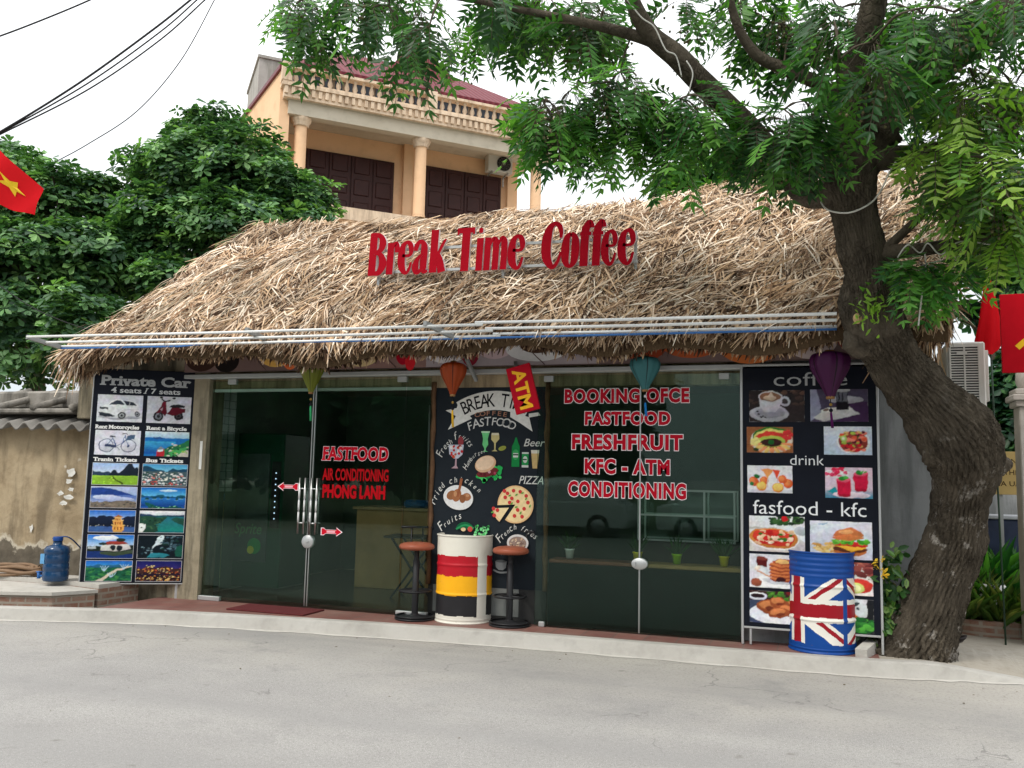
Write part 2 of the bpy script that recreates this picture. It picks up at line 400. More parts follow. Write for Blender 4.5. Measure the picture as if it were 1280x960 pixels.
# ---------------------------------------------------------------- leaf clouds
LEAF6 = np.array([(0, 0), (.5, .55), (.55, .5), (.84, .40), (.86, .36), (1, 0)])
def cloud(name, parent, mat, Pp, D, Nn, L, Wd, C, shape='oval', curl=.15, local=False):
    """one leaf per row: base Pp, direction D, normal Nn, length L, width Wd, colour C"""
    n = len(Pp); D = D/np.linalg.norm(D, axis=1, keepdims=True); S = np.cross(D, Nn); S /= np.linalg.norm(S, axis=1, keepdims=True)+1e-9; U = np.cross(S, D)
    prof = {'oval': [(0, 0), (.35, .42), (.75, .38), (1, 0), (.75, -.38), (.35, -.42)], 'obov': [(0, .04), (.45, .34), (.8, .5), (1, 0), (.8, -.5), (.45, -.34)],
            'lance': [(0, .03), (.3, .5), (.65, .3), (1, 0), (.65, -.3), (.3, -.5)], 'strip': [(0, .5), (.5, .5), (1, .12), (1, -.12), (.5, -.5), (0, -.5)]}[shape]
    V = np.empty((n, 6, 3))
    for i, (a, b) in enumerate(prof):
        V[:, i] = Pp+D*(L*a)[:, None]+S*(Wd*b)[:, None]+U*((-curl*L*a*a+abs(b)*.35*Wd)[:, None])
    off = np.array(ORG.get(parent.name, (0, 0, 0))) if (parent and not local) else np.zeros(3)
    V = (V-off).reshape(-1, 3)
    me = bpy.data.meshes.new(name); me.vertices.add(len(V)); me.vertices.foreach_set('co', V.astype(np.float32).ravel())
    q = np.array([0, 1, 2, 5, 5, 2, 3, 4][:8]) if False else np.array([0, 1, 4+1, 0][:3])
    # two quads per leaf: (0,1,2,3) and (0,3,4,5) share the midrib
    idx = np.concatenate([np.arange(n)[:, None]*6+np.array([[0, 1, 2, 3]]), np.arange(n)[:, None]*6+np.array([[0, 3, 4, 5]])], 1).reshape(-1) if shape != 'strip' else \
        np.concatenate([np.arange(n)[:, None]*6+np.array([[0, 1, 4, 5]]), np.arange(n)[:, None]*6+np.array([[1, 2, 3, 4]])], 1).reshape(-1)
    me.loops.add(n*8); me.loops.foreach_set('vertex_index', idx.astype(np.int32))
    me.polygons.add(n*2); me.polygons.foreach_set('loop_start', (np.arange(n*2)*4).astype(np.int32)); me.polygons.foreach_set('loop_total', np.full(n*2, 4, np.int32))
    me.update(calc_edges=True)
    at = me.color_attributes.new('col', 'FLOAT_COLOR', 'POINT'); cc = np.ones((n, 6, 4), np.float32); cc[:, :, :3] = C[:, None, :]; at.data.foreach_set('color', cc.ravel())
    me.materials.append(mat); o = bpy.data.objects.new(name, me); COL.objects.link(o)
    if parent: o.parent = parent; ORG[o.name] = Vector(off)
    return o
def unit(n):
    v = RNG.normal(size=(n, 3)); return v/np.linalg.norm(v, axis=1, keepdims=True)
# ================================================================ SETTING
def ground_mat():
    m = Mt('packed_dirt'); f = m.noise(.6, 8, .65); g = m.noise(14, 6, .7)
    c = m.mix(m.ramp(f, [(.35, 0.0), (.7, 1.0)]), (.30, .27, .22), (.42, .39, .34)); c = m.mix(m.ramp(g, [(.5, 0.0), (.8, .6)]), c, (.2, .17, .13))
    m.color(c).set(rough=.95, spec=.15).bump(g, .4, .02); return m.m
def road_mat():
    m = Mt('worn_road_surface'); gy = m.n('ShaderNodeSeparateXYZ'); m.l(m.tc.outputs['Object'], gy.inputs[0]); big = m.noise(.35, 5, .6); mid = m.noise(2.2, 8, .7); fine = m.noise(160, 3, .6); grit = m.noise(55, 4, .7)
    st = m.noise(.8, 6, .6, stretch=(.22, 1.0, 1))
    c = m.mix(m.ramp(big, [(.3, 0.0), (.7, 1.0)]), (.295, .286, .276), (.355, .345, .333))
    c = m.mix(m.ramp(st, [(.42, 0.0), (.7, .8)]), c, (.40, .39, .37))
    c = m.mix(m.ramp(mid, [(.5, 0.0), (.75, .55)]), c, (.28, .27, .26))
    c = m.mix(m.ramp(grit, [(.6, 0.0), (.78, .5)]), c, (.38, .37, .35))
    c = m.mix(m.ramp(fine, [(.34, .85), (.50, 0.0)]), c, (.12, .115, .11)); c = m.mix(m.ramp(m.noise(90, 2, .5), [(.60, 0.0), (.70, .7)]), c, (.52, .51, .49))
    mr = m.n('ShaderNodeMapRange'); m.l(gy.outputs[1], mr.inputs[0]); mr.inputs[1].default_value = 5.0; mr.inputs[2].default_value = 8.3; mr.inputs[3].default_value = -.25; mr.inputs[4].default_value = .45
    am = m.n('ShaderNodeMath', operation='ADD'); m.l(mr.outputs[0], am.inputs[0]); m.l(m.noise(.7, 6, .65), am.inputs[1]); c = m.mix(m.ramp(am.outputs[0], [(.42, 0.0), (.95, .75)]), c, (.44, .415, .37))
    c = m.mix(m.ramp(m.noise(38, 3, .7), [(.36, .5), (.48, 0.0)]), c, (.20, .19, .18))
    tr = m.noise(.55, 4, .55, stretch=(.12, 1.6, 1)); c = m.mix(m.ramp(tr, [(.46, 0.0), (.66, .6)]), c, (.25, .245, .24))
    pt = m.noise(1.15, 9, .75); c = m.mix(m.ramp(pt, [(.55, 0.0), (.70, .25)]), c, (.42, .41, .39)); c = m.mix(m.ramp(pt, [(.33, .6), (.45, 0.0)]), c, (.23, .225, .22))
    cv = m.n('ShaderNodeTexVoronoi', feature='DISTANCE_TO_EDGE'); cv.inputs['Scale'].default_value = .55; cn = m.n('ShaderNodeTexNoise'); cn.inputs['Scale'].default_value = 2.2; cn.inputs['Detail'].default_value = 6; m.l(m.tc.outputs['Object'], cn.inputs['Vector'])
    ca = m.n('ShaderNodeVectorMath', operation='MULTIPLY_ADD'); m.l(cn.outputs['Color'], ca.inputs[0]); ca.inputs[1].default_value = (.9, .9, .9); m.l(m.tc.outputs['Object'], ca.inputs[2]); m.l(ca.outputs[0], cv.inputs['Vector'])
    cm = m.n('ShaderNodeMath', operation='MULTIPLY'); m.l(m.ramp(cv.outputs['Distance'], [(.0, .8), (.007, 0.0)]), cm.inputs[0]); m.l(m.ramp(m.noise(.9, 3, .5), [(.52, 0.0), (.60, 1.0)]), cm.inputs[1]); c = m.mix(cm.outputs[0], c, (.15, .145, .14))
    dk = m.noise(5.5, 3, .5); c = m.mix(m.ramp(dk, [(.69, 0.0), (.76, .6)]), c, (.17, .16, .145))
    m.color(c).set(rough=.92, spec=.2).bump(fine, .6, .008).bump(grit, .3, .012); return m.m
GROUND = ground_mat(); ROAD = road_mat()
b = MB(); b.add([(-250, -250, -.03), (250, -250, -.03), (250, 250, -.03), (-250, 250, -.03)], [(0, 1, 2, 3)]); struct('ground', b, GROUND)
KT = smooth_path([(-14, 5.0), (-10.5, 6.42), (-8.6, 7.108), (-7.39, 7.511), (-6.62, 7.745), (-5.42, 7.946), (-4.05, 8.10), (-2.73, 8.20), (-1.5, 8.232), (-.2, 8.253), (.55, 8.30), (1.0, 8.40), (1.6, 8.52), (3.2, 8.70), (14, 9.2)], 6)
b = MB(); n = len(KT)
b.add([(x, y+.03, 0) for x, y in KT]+[(x, -9.0, 0) for x, y in KT], [(i, n+i, n+i+1, i+1) for i in range(n-1)]); struct('road', b, ROAD)
b = MB(); b.add([(-250, -9.0, -.012), (250, -9.0, -.012), (250, -60, .3), (-250, -60, .3)], [(0, 3, 2, 1)]); o = struct('added_grass_verge', b, simple('rough_grass', (.045, .065, .025), .95, .35, 1.5, 0, .4, 30))  # unseen strip added dark so the glass mirrors a darker far side
def kz(x): return .125 if x < .95 else max(.012, .125-.113*(x-.95)/.8)
b = MB(); vs = []
for i, (x, y) in enumerate(KT):
    j = .006*math.sin(i*2.3)+.004*math.sin(i*5.1)
    vs += [(x, y-.055+j, .004), (x, y-.012+j, kz(x)-.012), (x, y+.012+j, kz(x)+j*.3), (x, y+.11, kz(x)), (x, y+.11, -.02)]
b.add(vs, [(i*5+k, (i+1)*5+k, (i+1)*5+k+1, i*5+k+1) for i in range(n-1) for k in range(4)]); struct('kerb', b, plaster('kerb_concrete', (.37, .355, .325), (.44, .425, .395), (.30, .285, .26), 1.4, .2, False))
b = MB(); vs = []          # pale worn strip of mortar where the road meets the kerb
for i, (x, y) in enumerate(KT):
    w = .055+.016*math.sin(i*1.9)+.012*math.sin(i*4.7)
    vs += [(x, y-.055-w, .004), (x, y-.045, .004)]
b.add(vs, [(i*2, (i+1)*2, (i+1)*2+1, i*2+1) for i in range(n-1)]); struct('kerb_strip', b, plaster('pale_mortar', (.5, .48, .44), (.58, .56, .52), (.36, .34, .31), 3, .2, False))
def tile_mat():
    m = Mt('red_terrace_tiles'); br = m.n('ShaderNodeTexBrick'); br.offset = 0; br.inputs['Scale'].default_value = 1; br.inputs['Brick Width'].default_value = .3; br.inputs['Row Height'].default_value = .3
    br.inputs['Mortar Size'].default_value = .006; br.inputs['Color1'].default_value = (.15, .055, .045, 1); br.inputs['Color2'].default_value = (.19, .075, .06, 1); br.inputs['Mortar'].default_value = (.10, .07, .06, 1)
    m.l(m.tc.outputs['Object'], br.inputs['Vector']); f = m.noise(2.5, 7, .65)
    m.color(m.mix(m.ramp(f, [(.4, 0.0), (.75, .6)]), br.outputs[0], (.26, .17, .14))).set(rough=.65); return m.m
TILE = tile_mat()
kt = [(x, y+.11) for x, y in KT if -7.25 < x < .62]
b = MB(); b.prism([(kt[0][0], 9.0)][::-1]+kt+[(kt[-1][0], 9.0)], .0, .120); struct('terrace', b, TILE)
# dirt verge with the tree pit, right of the terrace
pv = [(x, y+.11, kz(x)-.006) for x, y in KT if .45 < x]; n = len(pv); b = MB()
b.add(pv+[(p[0]*1.0, 9.6, .10) for p in pv]+[(p[0], 26, .06) for p in pv], [(i, i+1, n+i+1, n+i) for i in range(n-1)]+[(n+i, n+i+1, 2*n+i+1, 2*n+i) for i in range(n-1)])
struct('verge', b, GROUND)
# raised concrete platform with a brick edge at the left
def brick_mat(name, c1, c2, mo, w=.21, h=.07):
    m = Mt(name); br = m.n('ShaderNodeTexBrick'); br.inputs['Scale'].default_value = 1; br.inputs['Brick Width'].default_value = w; br.inputs['Row Height'].default_value = h; br.inputs['Mortar Size'].default_value = .012
    br.inputs['Color1'].default_value = c1+(1,); br.inputs['Color2'].default_value = c2+(1,); br.inputs['Mortar'].default_value = mo+(1,)
    mp = m.n('ShaderNodeMapping'); mp.inputs['Rotation'].default_value = (R_(90), 0, 0)
    ge = m.n('ShaderNodeSeparateXYZ'); m.l(m.tc.outputs['Object'], ge.inputs[0]); ad = m.n('ShaderNodeMath', operation='ADD'); m.l(ge.outputs[0], ad.inputs[0]); m.l(ge.outputs[1], ad.inputs[1])
    cb = m.n('ShaderNodeCombineXYZ'); m.l(ad.outputs[0], cb.inputs[0]); m.l(ge.outputs[2], cb.inputs[1]); m.l(cb.outputs[0], br.inputs['Vector'])
    f = m.noise(9, 6, .7); m.color(m.mix(m.ramp(f, [(.42, 0.0), (.7, .75)]), br.outputs[0], mo)).set(rough=.9, spec=.2).bump(br.outputs['Fac'], -.5, .02).bump(f, .5, .02); return m.m
BRICK = brick_mat('old_brick', (.24, .12, .085), (.30, .17, .12), (.32, .28, .23))
b = MB(); b.prism([(-14, 5.2), (-8.5, 7.36), (-7.78, 7.62), (-7.55, 7.98), (-8.1, 8.1), (-14, 8.1)], 0, .225, 0); b.prism([(-14, 5.18), (-8.5, 7.33), (-7.76, 7.59), (-7.52, 7.99), (-8.1, 8.12), (-14, 8.12)], .226, .262, 1)
o = struct('platform', b, [BRICK, CONC]); 
b = MB(); b.prism([(-14, 8.122), (-8.1, 8.122), (-7.55, 8.03), (-7.50, 8.6), (-14, 8.6)], 0, .262, 0); b.prism([(-14, 8.13), (-8.1, 8.13), (-7.56, 8.04), (-7.51, 8.6), (-14, 8.6)], .263, .31, 1); struct('platform_step', b, [BRICK, CONC])

# ================================================================ THE SHOP
YG = 8.70                                    # glass line
shop = thing('shop_building', 'low coffee shop with shaggy thatched roof, glass front and stained cement walls', 'building', (-3.4, 10.5, 0))
b = MB(); b.box(-7.14, -6.72, 8.66, 8.95, .12, 3.0); b.build('wall', WALL_SHOP, shop)                    # pier between the tall sign and the glass
b = MB(); b.box(-8.32, -7.141, 8.70, 8.95, 0, 3.0); b.build('wall', WALL_SHOP, shop)
b = MB(); b.box(.56, 1.12, 9.22, 9.42, 0, 3.0); b.box(-.62, .559, 8.83, 8.95, .1, 3.0); b.build('wall', WALL_GREY, shop)
b = MB(); b.box(-8.31, -8.12, 8.951, 12.9, 0, 3.1); b.box(-8.31, -5.6, 12.901, 13.1, 0, 3.1); b.box(-3.7, 1.11, 12.901, 13.1, 0, 3.1); b.box(-5.6, -3.7, 12.901, 13.1, 2.7, 3.1); b.box(.93, 1.11, 9.421, 12.9, 0, 3.1); b.build('wall', WALL_SHOP, shop)  # gap in the back wall added, unseen, to let daylight inside
b = MB(); b.bbox(-8.46, -8.16, 8.44, 8.68, 2.2, 2.85, .012); b.build('pillar', WALL_SHOP, shop)
TILEW = None
def wtile():
    m = Mt('white_wall_tiles'); br = m.n('ShaderNodeTexBrick'); br.inputs['Scale'].default_value = 1; br.inputs['Brick Width'].default_value = .2; br.inputs['Row Height'].default_value = .1; br.inputs['Mortar Size'].default_value = .005
    br.inputs['Color1'].default_value = (.55, .58, .56, 1); br.inputs['Color2'].default_value = (.5, .54, .52, 1); br.inputs['Mortar'].default_value = (.25, .27, .26, 1)
    ge = m.n('ShaderNodeSeparateXYZ'); m.l(m.tc.outputs['Object'], ge.inputs[0]); cb = m.n('ShaderNodeCombineXYZ'); m.l(ge.outputs[1], cb.inputs[0]); m.l(ge.outputs[2], cb.inputs[1]); m.l(cb.outputs[0], br.inputs['Vector'])
    m.color(br.outputs[0]).set(rough=.25); return m.m
b = MB(); b.box(-7.09, -7.03, 8.952, 9.62, 1.35, 2.9); b.build('tiled_wall', wtile(), shop)
INT_DARK = simple('dark_interior_with_shade', (.085, .125, .10), .6, .2, 2)  # past the tiles this dark colour paints the wall fading into shade
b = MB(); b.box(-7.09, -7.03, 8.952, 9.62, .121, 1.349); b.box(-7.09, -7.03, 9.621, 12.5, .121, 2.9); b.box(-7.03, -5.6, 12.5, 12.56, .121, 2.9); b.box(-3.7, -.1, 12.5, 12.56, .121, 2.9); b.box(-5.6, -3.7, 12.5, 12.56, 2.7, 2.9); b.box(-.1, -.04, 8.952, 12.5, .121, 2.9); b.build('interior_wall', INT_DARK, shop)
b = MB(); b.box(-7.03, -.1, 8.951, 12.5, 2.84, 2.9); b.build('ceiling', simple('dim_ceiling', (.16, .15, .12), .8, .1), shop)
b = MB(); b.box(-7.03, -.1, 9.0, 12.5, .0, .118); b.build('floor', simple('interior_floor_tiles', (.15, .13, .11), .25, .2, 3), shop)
b = MB(); b.box(-6.80, -6.765, 8.656, 8.6595, 1.62, 1.95); b.build('paper_strip', simple('white_paper_strip', (.66, .66, .62), .7, .05), shop)
# concrete beam over the glass and the printed strip above it
b = MB(); b.box(-6.72, -.62, 8.78, 8.94, 2.56, 3.0); b.build('beam', WALL_OLD, shop)
a = Art(8.55); a.frame(-7.0, 2.76, 7.8, .34)
a.rect(0, 0, 1, 1, (118, 96, 92)); a.rect(.20, 0, .33, 1, (150, 118, 112)); a.rect(.40, 0, .24, 1, (176, 164, 170)); a.rect(.64, 0, .36, 1, (120, 100, 98))
for (x, y, rx, ry, c) in ((.03, .5, .03, .5, (60, 40, 34)), (.075, .35, .022, .4, (30, 24, 24)), (.16, .6, .03, .5, (226, 176, 92)), (.185, .5, .015, .5, (240, 120, 70)), (.21, .5, .014, .4, (196, 74, 46)), (.245, .8, .04, .7, (206, 170, 110)), (.30, .5, .03, .45, (226, 200, 150)),
                          (.365, .5, .012, .42, (180, 20, 44)), (.376, .2, .008, .3, (220, 40, 50)), (.43, .6, .035, .5, (238, 232, 236)), (.465, .5, .014, .5, (150, 40, 60)), (.50, .7, .03, .5, (214, 190, 196)), (.56, .5, .045, .4, (238, 238, 240)), (.56, .6, .025, .25, (84, 60, 46)), (.70, .5, .03, .45, (160, 70, 44)), (.76, .6, .04, .5, (186, 92, 54)), (.83, .5, .04, .6, (196, 110, 60)), (.90, .5, .03, .5, (206, 190, 190)), (.96, .5, .03, .4, (150, 40, 40))):
    a.ell(x, y, rx, ry, c)
for x in (.145, .355, .57): a.line([(x, 0), (x-.02, .6), (x+.03, 1)], .03, (90, 70, 66))
b = a.mb; b.box(-7.0, .8, 8.551, 8.60, 2.755, 3.12, 0, lin((96, 80, 78))); b.build('printed_fascia', PRINT, shop)
b = MB(); b.bbox(-7.1, .62, 8.60, 8.72, 2.685, 2.735, .006); b.build('header_rail', ALU, shop)
b = MB(); b.bbox(-6.70, -3.90, 8.735, 8.775, 2.535, 2.57, .004); b.build('transom', WHITEMETAL, shop)
# floor clamps and patch fittings
def clamp(x, z=.122, w=.20, h=.05): b = MB(); b.bbox(x-w/2, x+w/2, YG-.028, YG+.028, z, z+h, .005); return b.build('glass_clamp', ALU, shop)
for x in (-6.58, -4.02): clamp(x, w=.36 if x > -5 else .30)
for x in (-6.42, -5.36, -4.22): clamp(x, 2.62, .11, .06)
for x in (-2.55, -1.58, -.78): clamp(x, 2.60, .10, .06)
for x in (-2.58,): clamp(x, w=.06)
def pane(parent, x0, x1, z0, z1, y=YG, name='glass'):
    b = MB(); b.bbox(x0, x1, y-.006, y+.006, z0, z1, .002); return b.build(name, GLASS, parent)
RED = (186, 8, 34); WH = (236, 232, 232)
pane(shop, -6.70, -6.46, .17, 2.66, YG+.02, 'glass_pane'); pane(shop, -4.17, -3.89, .17, 2.66, YG+.02, 'glass_pane')
# glazed double door
def door(x0, x1, hx):
    d = thing('glass_door', '', 'x', ((x0+x1)/2, YG, .13)); del d['label'], d['category']; d.parent = shop; d.location = Vector(d.location)-ORG[shop.name]
    ORG[d.name] = Vector(((x0+x1)/2, YG, .13))
    pane(d, x0, x1, .14, 2.655)
    # square-edged pull handle, a pair of bars through the pane
    b = MB(); x = hx
    for yy in (YG-.055, YG+.055):
        for xx in (x-.035, x+.035) if yy < YG else (x,):
            b.tube([(xx, yy, .93), (xx, yy, 1.55)], .0095, 10, 0)
        for zz in (1.05, 1.43): b.tube([(x-.035, yy, zz), (x+.035, yy, zz)], .008, 8, 0)
    for zz in (1.05, 1.43): b.tube([(x, YG-.055, zz), (x, YG+.055, zz)], .008, 8, 0)
    for xx in (x-.035, x+.035):
        for zz in (1.06, 1.19, 1.32): b.tube([(xx, YG-.055, zz), (xx, YG-.055, zz+.11)], .0112, 10, 1)
    b.build('handle', [STEEL, WHITEMETAL], d)
    b = MB(); b.bbox(x0+.002 if hx < (x0+x1)/2 else x1-.014, x0+.014 if hx < (x0+x1)/2 else x1-.002, YG-.012, YG+.012, .14, 2.65, .002); b.build('edge_strip', STEEL, d)
    return d
dl = door(-6.455, -5.315, -5.385); dr = door(-5.30, -4.18, -5.235)
b = MB(); b.lathe([(0, -.03), (.068, -.03), (.074, -.024), (.074, .024), (.068, .03), (0, .03)], 28)
b.v = [(p[0]-5.308, p[2]+YG, p[1]+.845) for p in b.v]; b.f = [f[::-1] for f in b.f]; b.box(-5.325, -5.29, YG-.04, YG-.031, .842, .85); b.build('lock', ALU, shop)
a = Art(YG-.0065)
a.text('FASTFOOD', -5.165, 1.76, .80, .135, RED, .045, .04, (232, 216, 222), True, 1.04, .022)
a.text('AIR CONDITIONING', -5.16, 1.535, .81, .122, (170, 6, 18), .03); a.text('PHONG LANH', -5.15, 1.345, .765, .130, (172, 6, 20), .05)
a.build('lettering', dr, PRINT, False)
def arrow(d, x, z, sg):
    a = Art(YG-.0065)
    for k, c in ((1.0, (240, 226, 230)), (.82, (206, 20, 44))):
        q = lambda t: [(x+sg*px, z+pz) for px, pz in t]
        e = (1-k)*.06
        a.poly(q([(-.135+e, -.042*k), (-.095, -.042*k), (-.075, -.022*k), (.06, -.022*k), (.06, -.05*k), (.14-e*1.5, 0), (.06, .05*k), (.06, .022*k), (-.075, .022*k), (-.095, .042*k), (-.135+e, .042*k)]), c)
    a.poly(q([(-.06, -.011), (.045, -.011), (.045, .011), (-.06, .011)]), (236, 180, 190)); return a.build('arrow_sticker', d, PRINT, False)
arrow(dl, -5.60, 1.447, -1); arrow(dr, -5.02, .965, 1)
# display window: two tall panes over a black stall riser with a timber ledge
wl = thing('display_window', '', 'x', (-1.6, YG, .13)); del wl['label'], wl['category']; wl.parent = shop; wl.location = Vector(wl.location)-ORG[shop.name]; ORG[wl.name] = Vector((-1.6, YG, .13))
pane(wl, -2.66, -1.598, .13, 2.66); pane(wl, -1.59, -.635, .13, 2.66)
b = MB(); b.bbox(-1.602, -1.588, YG-.012, YG+.012, .13, 2.655, .002); b.bbox(-.632, -.615, YG-.015, YG+.015, .13, 2.66, .002); b.build('edge_strip', STEEL, wl)
b = MB(); b.lathe([(0, -.03), (.048, -.03), (.052, -.024), (.052, .024), (.048, .03), (0, .03)], 24); b.v = [(p[0]*1.55-1.592, p[2]+YG, p[1]*1.1+.795) for p in b.v]; b.f = [f[::-1] for f in b.f]
b.box(-1.64, -1.628, YG-.042, YG-.031, .775, .815); b.build('lock', ALU, wl)
a = Art(YG-.0065)
for t, x, z, w, h in (('BOOKING OFCE', -2.372, 2.385, 1.25, .125), ('FASTFOOD', -2.155, 2.162, .85, .118), ('FRESHFRUIT', -2.285, 1.914, 1.10, .135), ('KFC - ATM', -2.15, 1.672, .84, .132), ('CONDITIONING', -2.32, 1.440, 1.17, .135)):
    a.text(t, x, z, w, h, (184, 8, 36), .05, 0, (240, 232, 234), False, 1.13, .036)
a.build('lettering', wl, PRINT, False)
b = MB(); b.box(-2.55, -.63, 8.80, 8.84, .121, .745); b.build('stall_riser', simple('black_gloss_paint', (.006, .012, .011), .5, .5, 3, spec=.05), shop)
b = MB(); b.bbox(-2.555, -1.60, 8.82, 9.10, .747, .785, .006, 0, ); b.bbox(-1.598, -.632, 8.82, 9.10, .745, .787, .006, 1); b.build('window_ledge', [simple('reddish_timber', (.20, .075, .045), .5, .3, 5), WOODP], shop)
b = MB(); b.box(-.632, -.615, 8.72, 8.82, .1, 2.69); b.build('door_jamb', simple('pale_jamb', (.42, .40, .33), .7, .15), shop)

# ---- thatch
TH = printed('dry_palm_thatch', .85, .25, .15)
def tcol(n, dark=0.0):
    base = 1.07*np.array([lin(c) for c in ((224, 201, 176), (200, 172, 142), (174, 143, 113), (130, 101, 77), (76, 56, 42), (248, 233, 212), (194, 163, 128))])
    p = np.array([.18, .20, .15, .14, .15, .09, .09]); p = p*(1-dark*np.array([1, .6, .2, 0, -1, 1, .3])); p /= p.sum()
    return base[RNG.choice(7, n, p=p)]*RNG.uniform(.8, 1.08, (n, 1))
def rz_(u): return 5.17-.17*math.sin(math.pi*min(1, u*1.25))+.03*math.sin(u*19)      # sagging ridge
def roof_pt(u, v, lift=0.0):
    """u along the ridge 0..1, v 0 ridge .. 1 eave on the street side; negative v runs down the back"""
    a = abs(v); xl = -7.5-.74*a; xr = 1.34+.05*math.sin(math.pi*a)-.24*a**3
    z0 = rz_(u); x = xl+(xr-xl)*u; ze = 3.03+.05*math.sin(x*1.7)+.03*math.sin(x*4.1)
    y = 10.6-2.62*v; kb = min(1, max(0, (u-.02)/.22)); z = z0+(ze-z0)*a+(.16*kb-.05*(1-kb))*math.sin(math.pi*min(1, a))+.035*math.sin(x*3.3+a*5)*math.sin(a*9+x)+lift
    return np.array([x, y-lift*.6*(1 if v > 0 else -1), z])
roof = MB(); nu, nv = 60, 24
V = []; 
for j in range(-nv, nv+1):
    for i in range(nu+1): V.append(roof_pt(i/nu, j/nv, -.05))
nt_ = len(V)
for j in range(-nv, nv+1):
    for i in range(nu+1): p = roof_pt(i/nu, j/nv, -.05); V.append(p-np.array([0, 0, .24 if abs(j) < nv-1 else .18]))
w = nu+1; F = []
for j in range(2*nv):
    for i in range(nu): F.append((j*w+i, j*w+i+1, (j+1)*w+i+1, (j+1)*w+i)); F.append((nt_+j*w+i, nt_+(j+1)*w+i, nt_+(j+1)*w+i+1, nt_+j*w+i+1))
    F.append((j*w, (j+1)*w, nt_+(j+1)*w, nt_+j*w)); F.append((j*w+nu, nt_+j*w+nu, nt_+(j+1)*w+nu, (j+1)*w+nu))
for i in range(nu): F.append((i, nt_+i, nt_+i+1, i+1)); j = 2*nv*w; F.append((j+i, j+i+1, nt_+j+i+1, nt_+j+i))
m = Mt('thatch_underlayer'); f = m.noise(9, 6, .7, stretch=(3, 1, 1)); m.color(m.mix(f, (.05, .032, .018), (.16, .105, .06))).set(rough=.95, spec=.1).bump(f, .8, .04)
UNDER = m.m
roof.add(V, F); roofo = roof.build('thatched_roof', UNDER, shop); ORG[roofo.name] = ORG[shop.name]
def gable(x, s):
    b = MB(); b.add([(x, 8.75, 3.0), (x, 12.6, 3.0), (x, 10.6, 4.9), (x+s, 8.75, 3.0), (x+s, 12.6, 3.0), (x+s, 10.6, 4.9)], [(0, 1, 2), (5, 4, 3), (0, 3, 4, 1), (1, 4, 5, 2), (2, 5, 3, 0)]); b.build('gable_wall', WALL_SHOP, shop)
gable(.9, .15); gable(-7.6, .15)
from mathutils import noise as MN
def strands(name, n, uf, vf, L, Wd, ang, lift, dark=0.0, sag=.12, extra=None, par=None):
    """n palm strips lying on the roof: uf,vf give their place, ang their spread from straight down the slope"""
    us = uf(n); vs_ = vf(n); P0 = np.empty((n, 3)); D = np.empty((n, 3)); Nn = np.empty((n, 3))
    an = ang(n); tone = np.ones(n)
    for i in range(n):
        u, v = us[i], vs_[i]; sg = 1 if v >= 0 else -1
        p = roof_pt(u, v, lift[0]+(lift[1]-lift[0])*RNG.random()); q = roof_pt(u, v+sg*.03); p0 = roof_pt(u, v)
        d = q-p0; d /= np.linalg.norm(d); s = np.array([1.0, 0, 0]); s -= d*d.dot(s); s /= np.linalg.norm(s); nn = np.cross(s, d); nn *= np.sign(nn[2]) or 1
        if extra: d = extra(d, nn, i)
        an[i] = an[i]*.75+1.1*MN.noise(Vector((p[0]*1.3, p[1]*1.3, 7.7)))+.7*MN.noise(Vector((p[0]*4, p[1]*4, 2.2)))
        dd = d*math.cos(an[i])+s*math.sin(an[i])+nn*RNG.normal(.02, .075)
        nz = MN.noise(Vector(p)*1.9)+.5*MN.noise(Vector(p)*6); tone[i] = 1+.42*nz
        P0[i] = p; D[i] = dd; Nn[i] = nn+unit(1)[0]*.55
    Ls = RNG.uniform(*L, n); Ws = RNG.uniform(*Wd, n)
    return cloud(name, par or roofo, TH, P0, D, Nn, Ls, Ws, tcol(n, dark)*np.clip(tone, .45, 1.25)[:, None], 'strip', sag)
U = lambda n: RNG.random(n)
# tidy near the left, tossed and thicker towards the right as in a weathered thatch
def msg(n): return RNG.normal(0, .55, n)+np.where(RNG.random(n) < .3, RNG.choice([-1, 1], n)*RNG.uniform(.5, 1.3, n), 0)-.35
strands('thatch', 46000, U, lambda n: RNG.random(n)**.9*.99, (.15, .40), (.006, .020), msg, (-.03, .05), .2)
strands('thatch', 9000, U, lambda n: RNG.random(n)*.97, (.20, .46), (.006, .018), lambda n: RNG.normal(-.6, .9, n), (.03, .10), -.4, .25)
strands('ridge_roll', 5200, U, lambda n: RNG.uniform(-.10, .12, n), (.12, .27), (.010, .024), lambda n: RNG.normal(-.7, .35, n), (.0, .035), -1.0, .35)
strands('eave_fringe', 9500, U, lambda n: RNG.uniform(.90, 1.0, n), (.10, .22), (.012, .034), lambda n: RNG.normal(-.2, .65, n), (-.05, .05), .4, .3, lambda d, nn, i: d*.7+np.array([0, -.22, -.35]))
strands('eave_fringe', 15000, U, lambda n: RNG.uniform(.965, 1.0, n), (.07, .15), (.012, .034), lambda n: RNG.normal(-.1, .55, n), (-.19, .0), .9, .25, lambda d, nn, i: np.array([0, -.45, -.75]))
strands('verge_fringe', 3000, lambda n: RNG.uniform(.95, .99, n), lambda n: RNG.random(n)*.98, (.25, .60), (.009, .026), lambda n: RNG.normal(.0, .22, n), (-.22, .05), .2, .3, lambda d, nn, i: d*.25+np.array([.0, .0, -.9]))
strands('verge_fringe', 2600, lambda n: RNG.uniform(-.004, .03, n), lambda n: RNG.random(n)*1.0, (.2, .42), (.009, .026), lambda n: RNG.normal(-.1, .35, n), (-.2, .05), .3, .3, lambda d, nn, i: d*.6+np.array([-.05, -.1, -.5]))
strands('thatch', 3500, U, lambda n: -RNG.random(n), (.35, .7), (.03, .06), lambda n: RNG.normal(0, .5, n), (-.02, .05), .2)
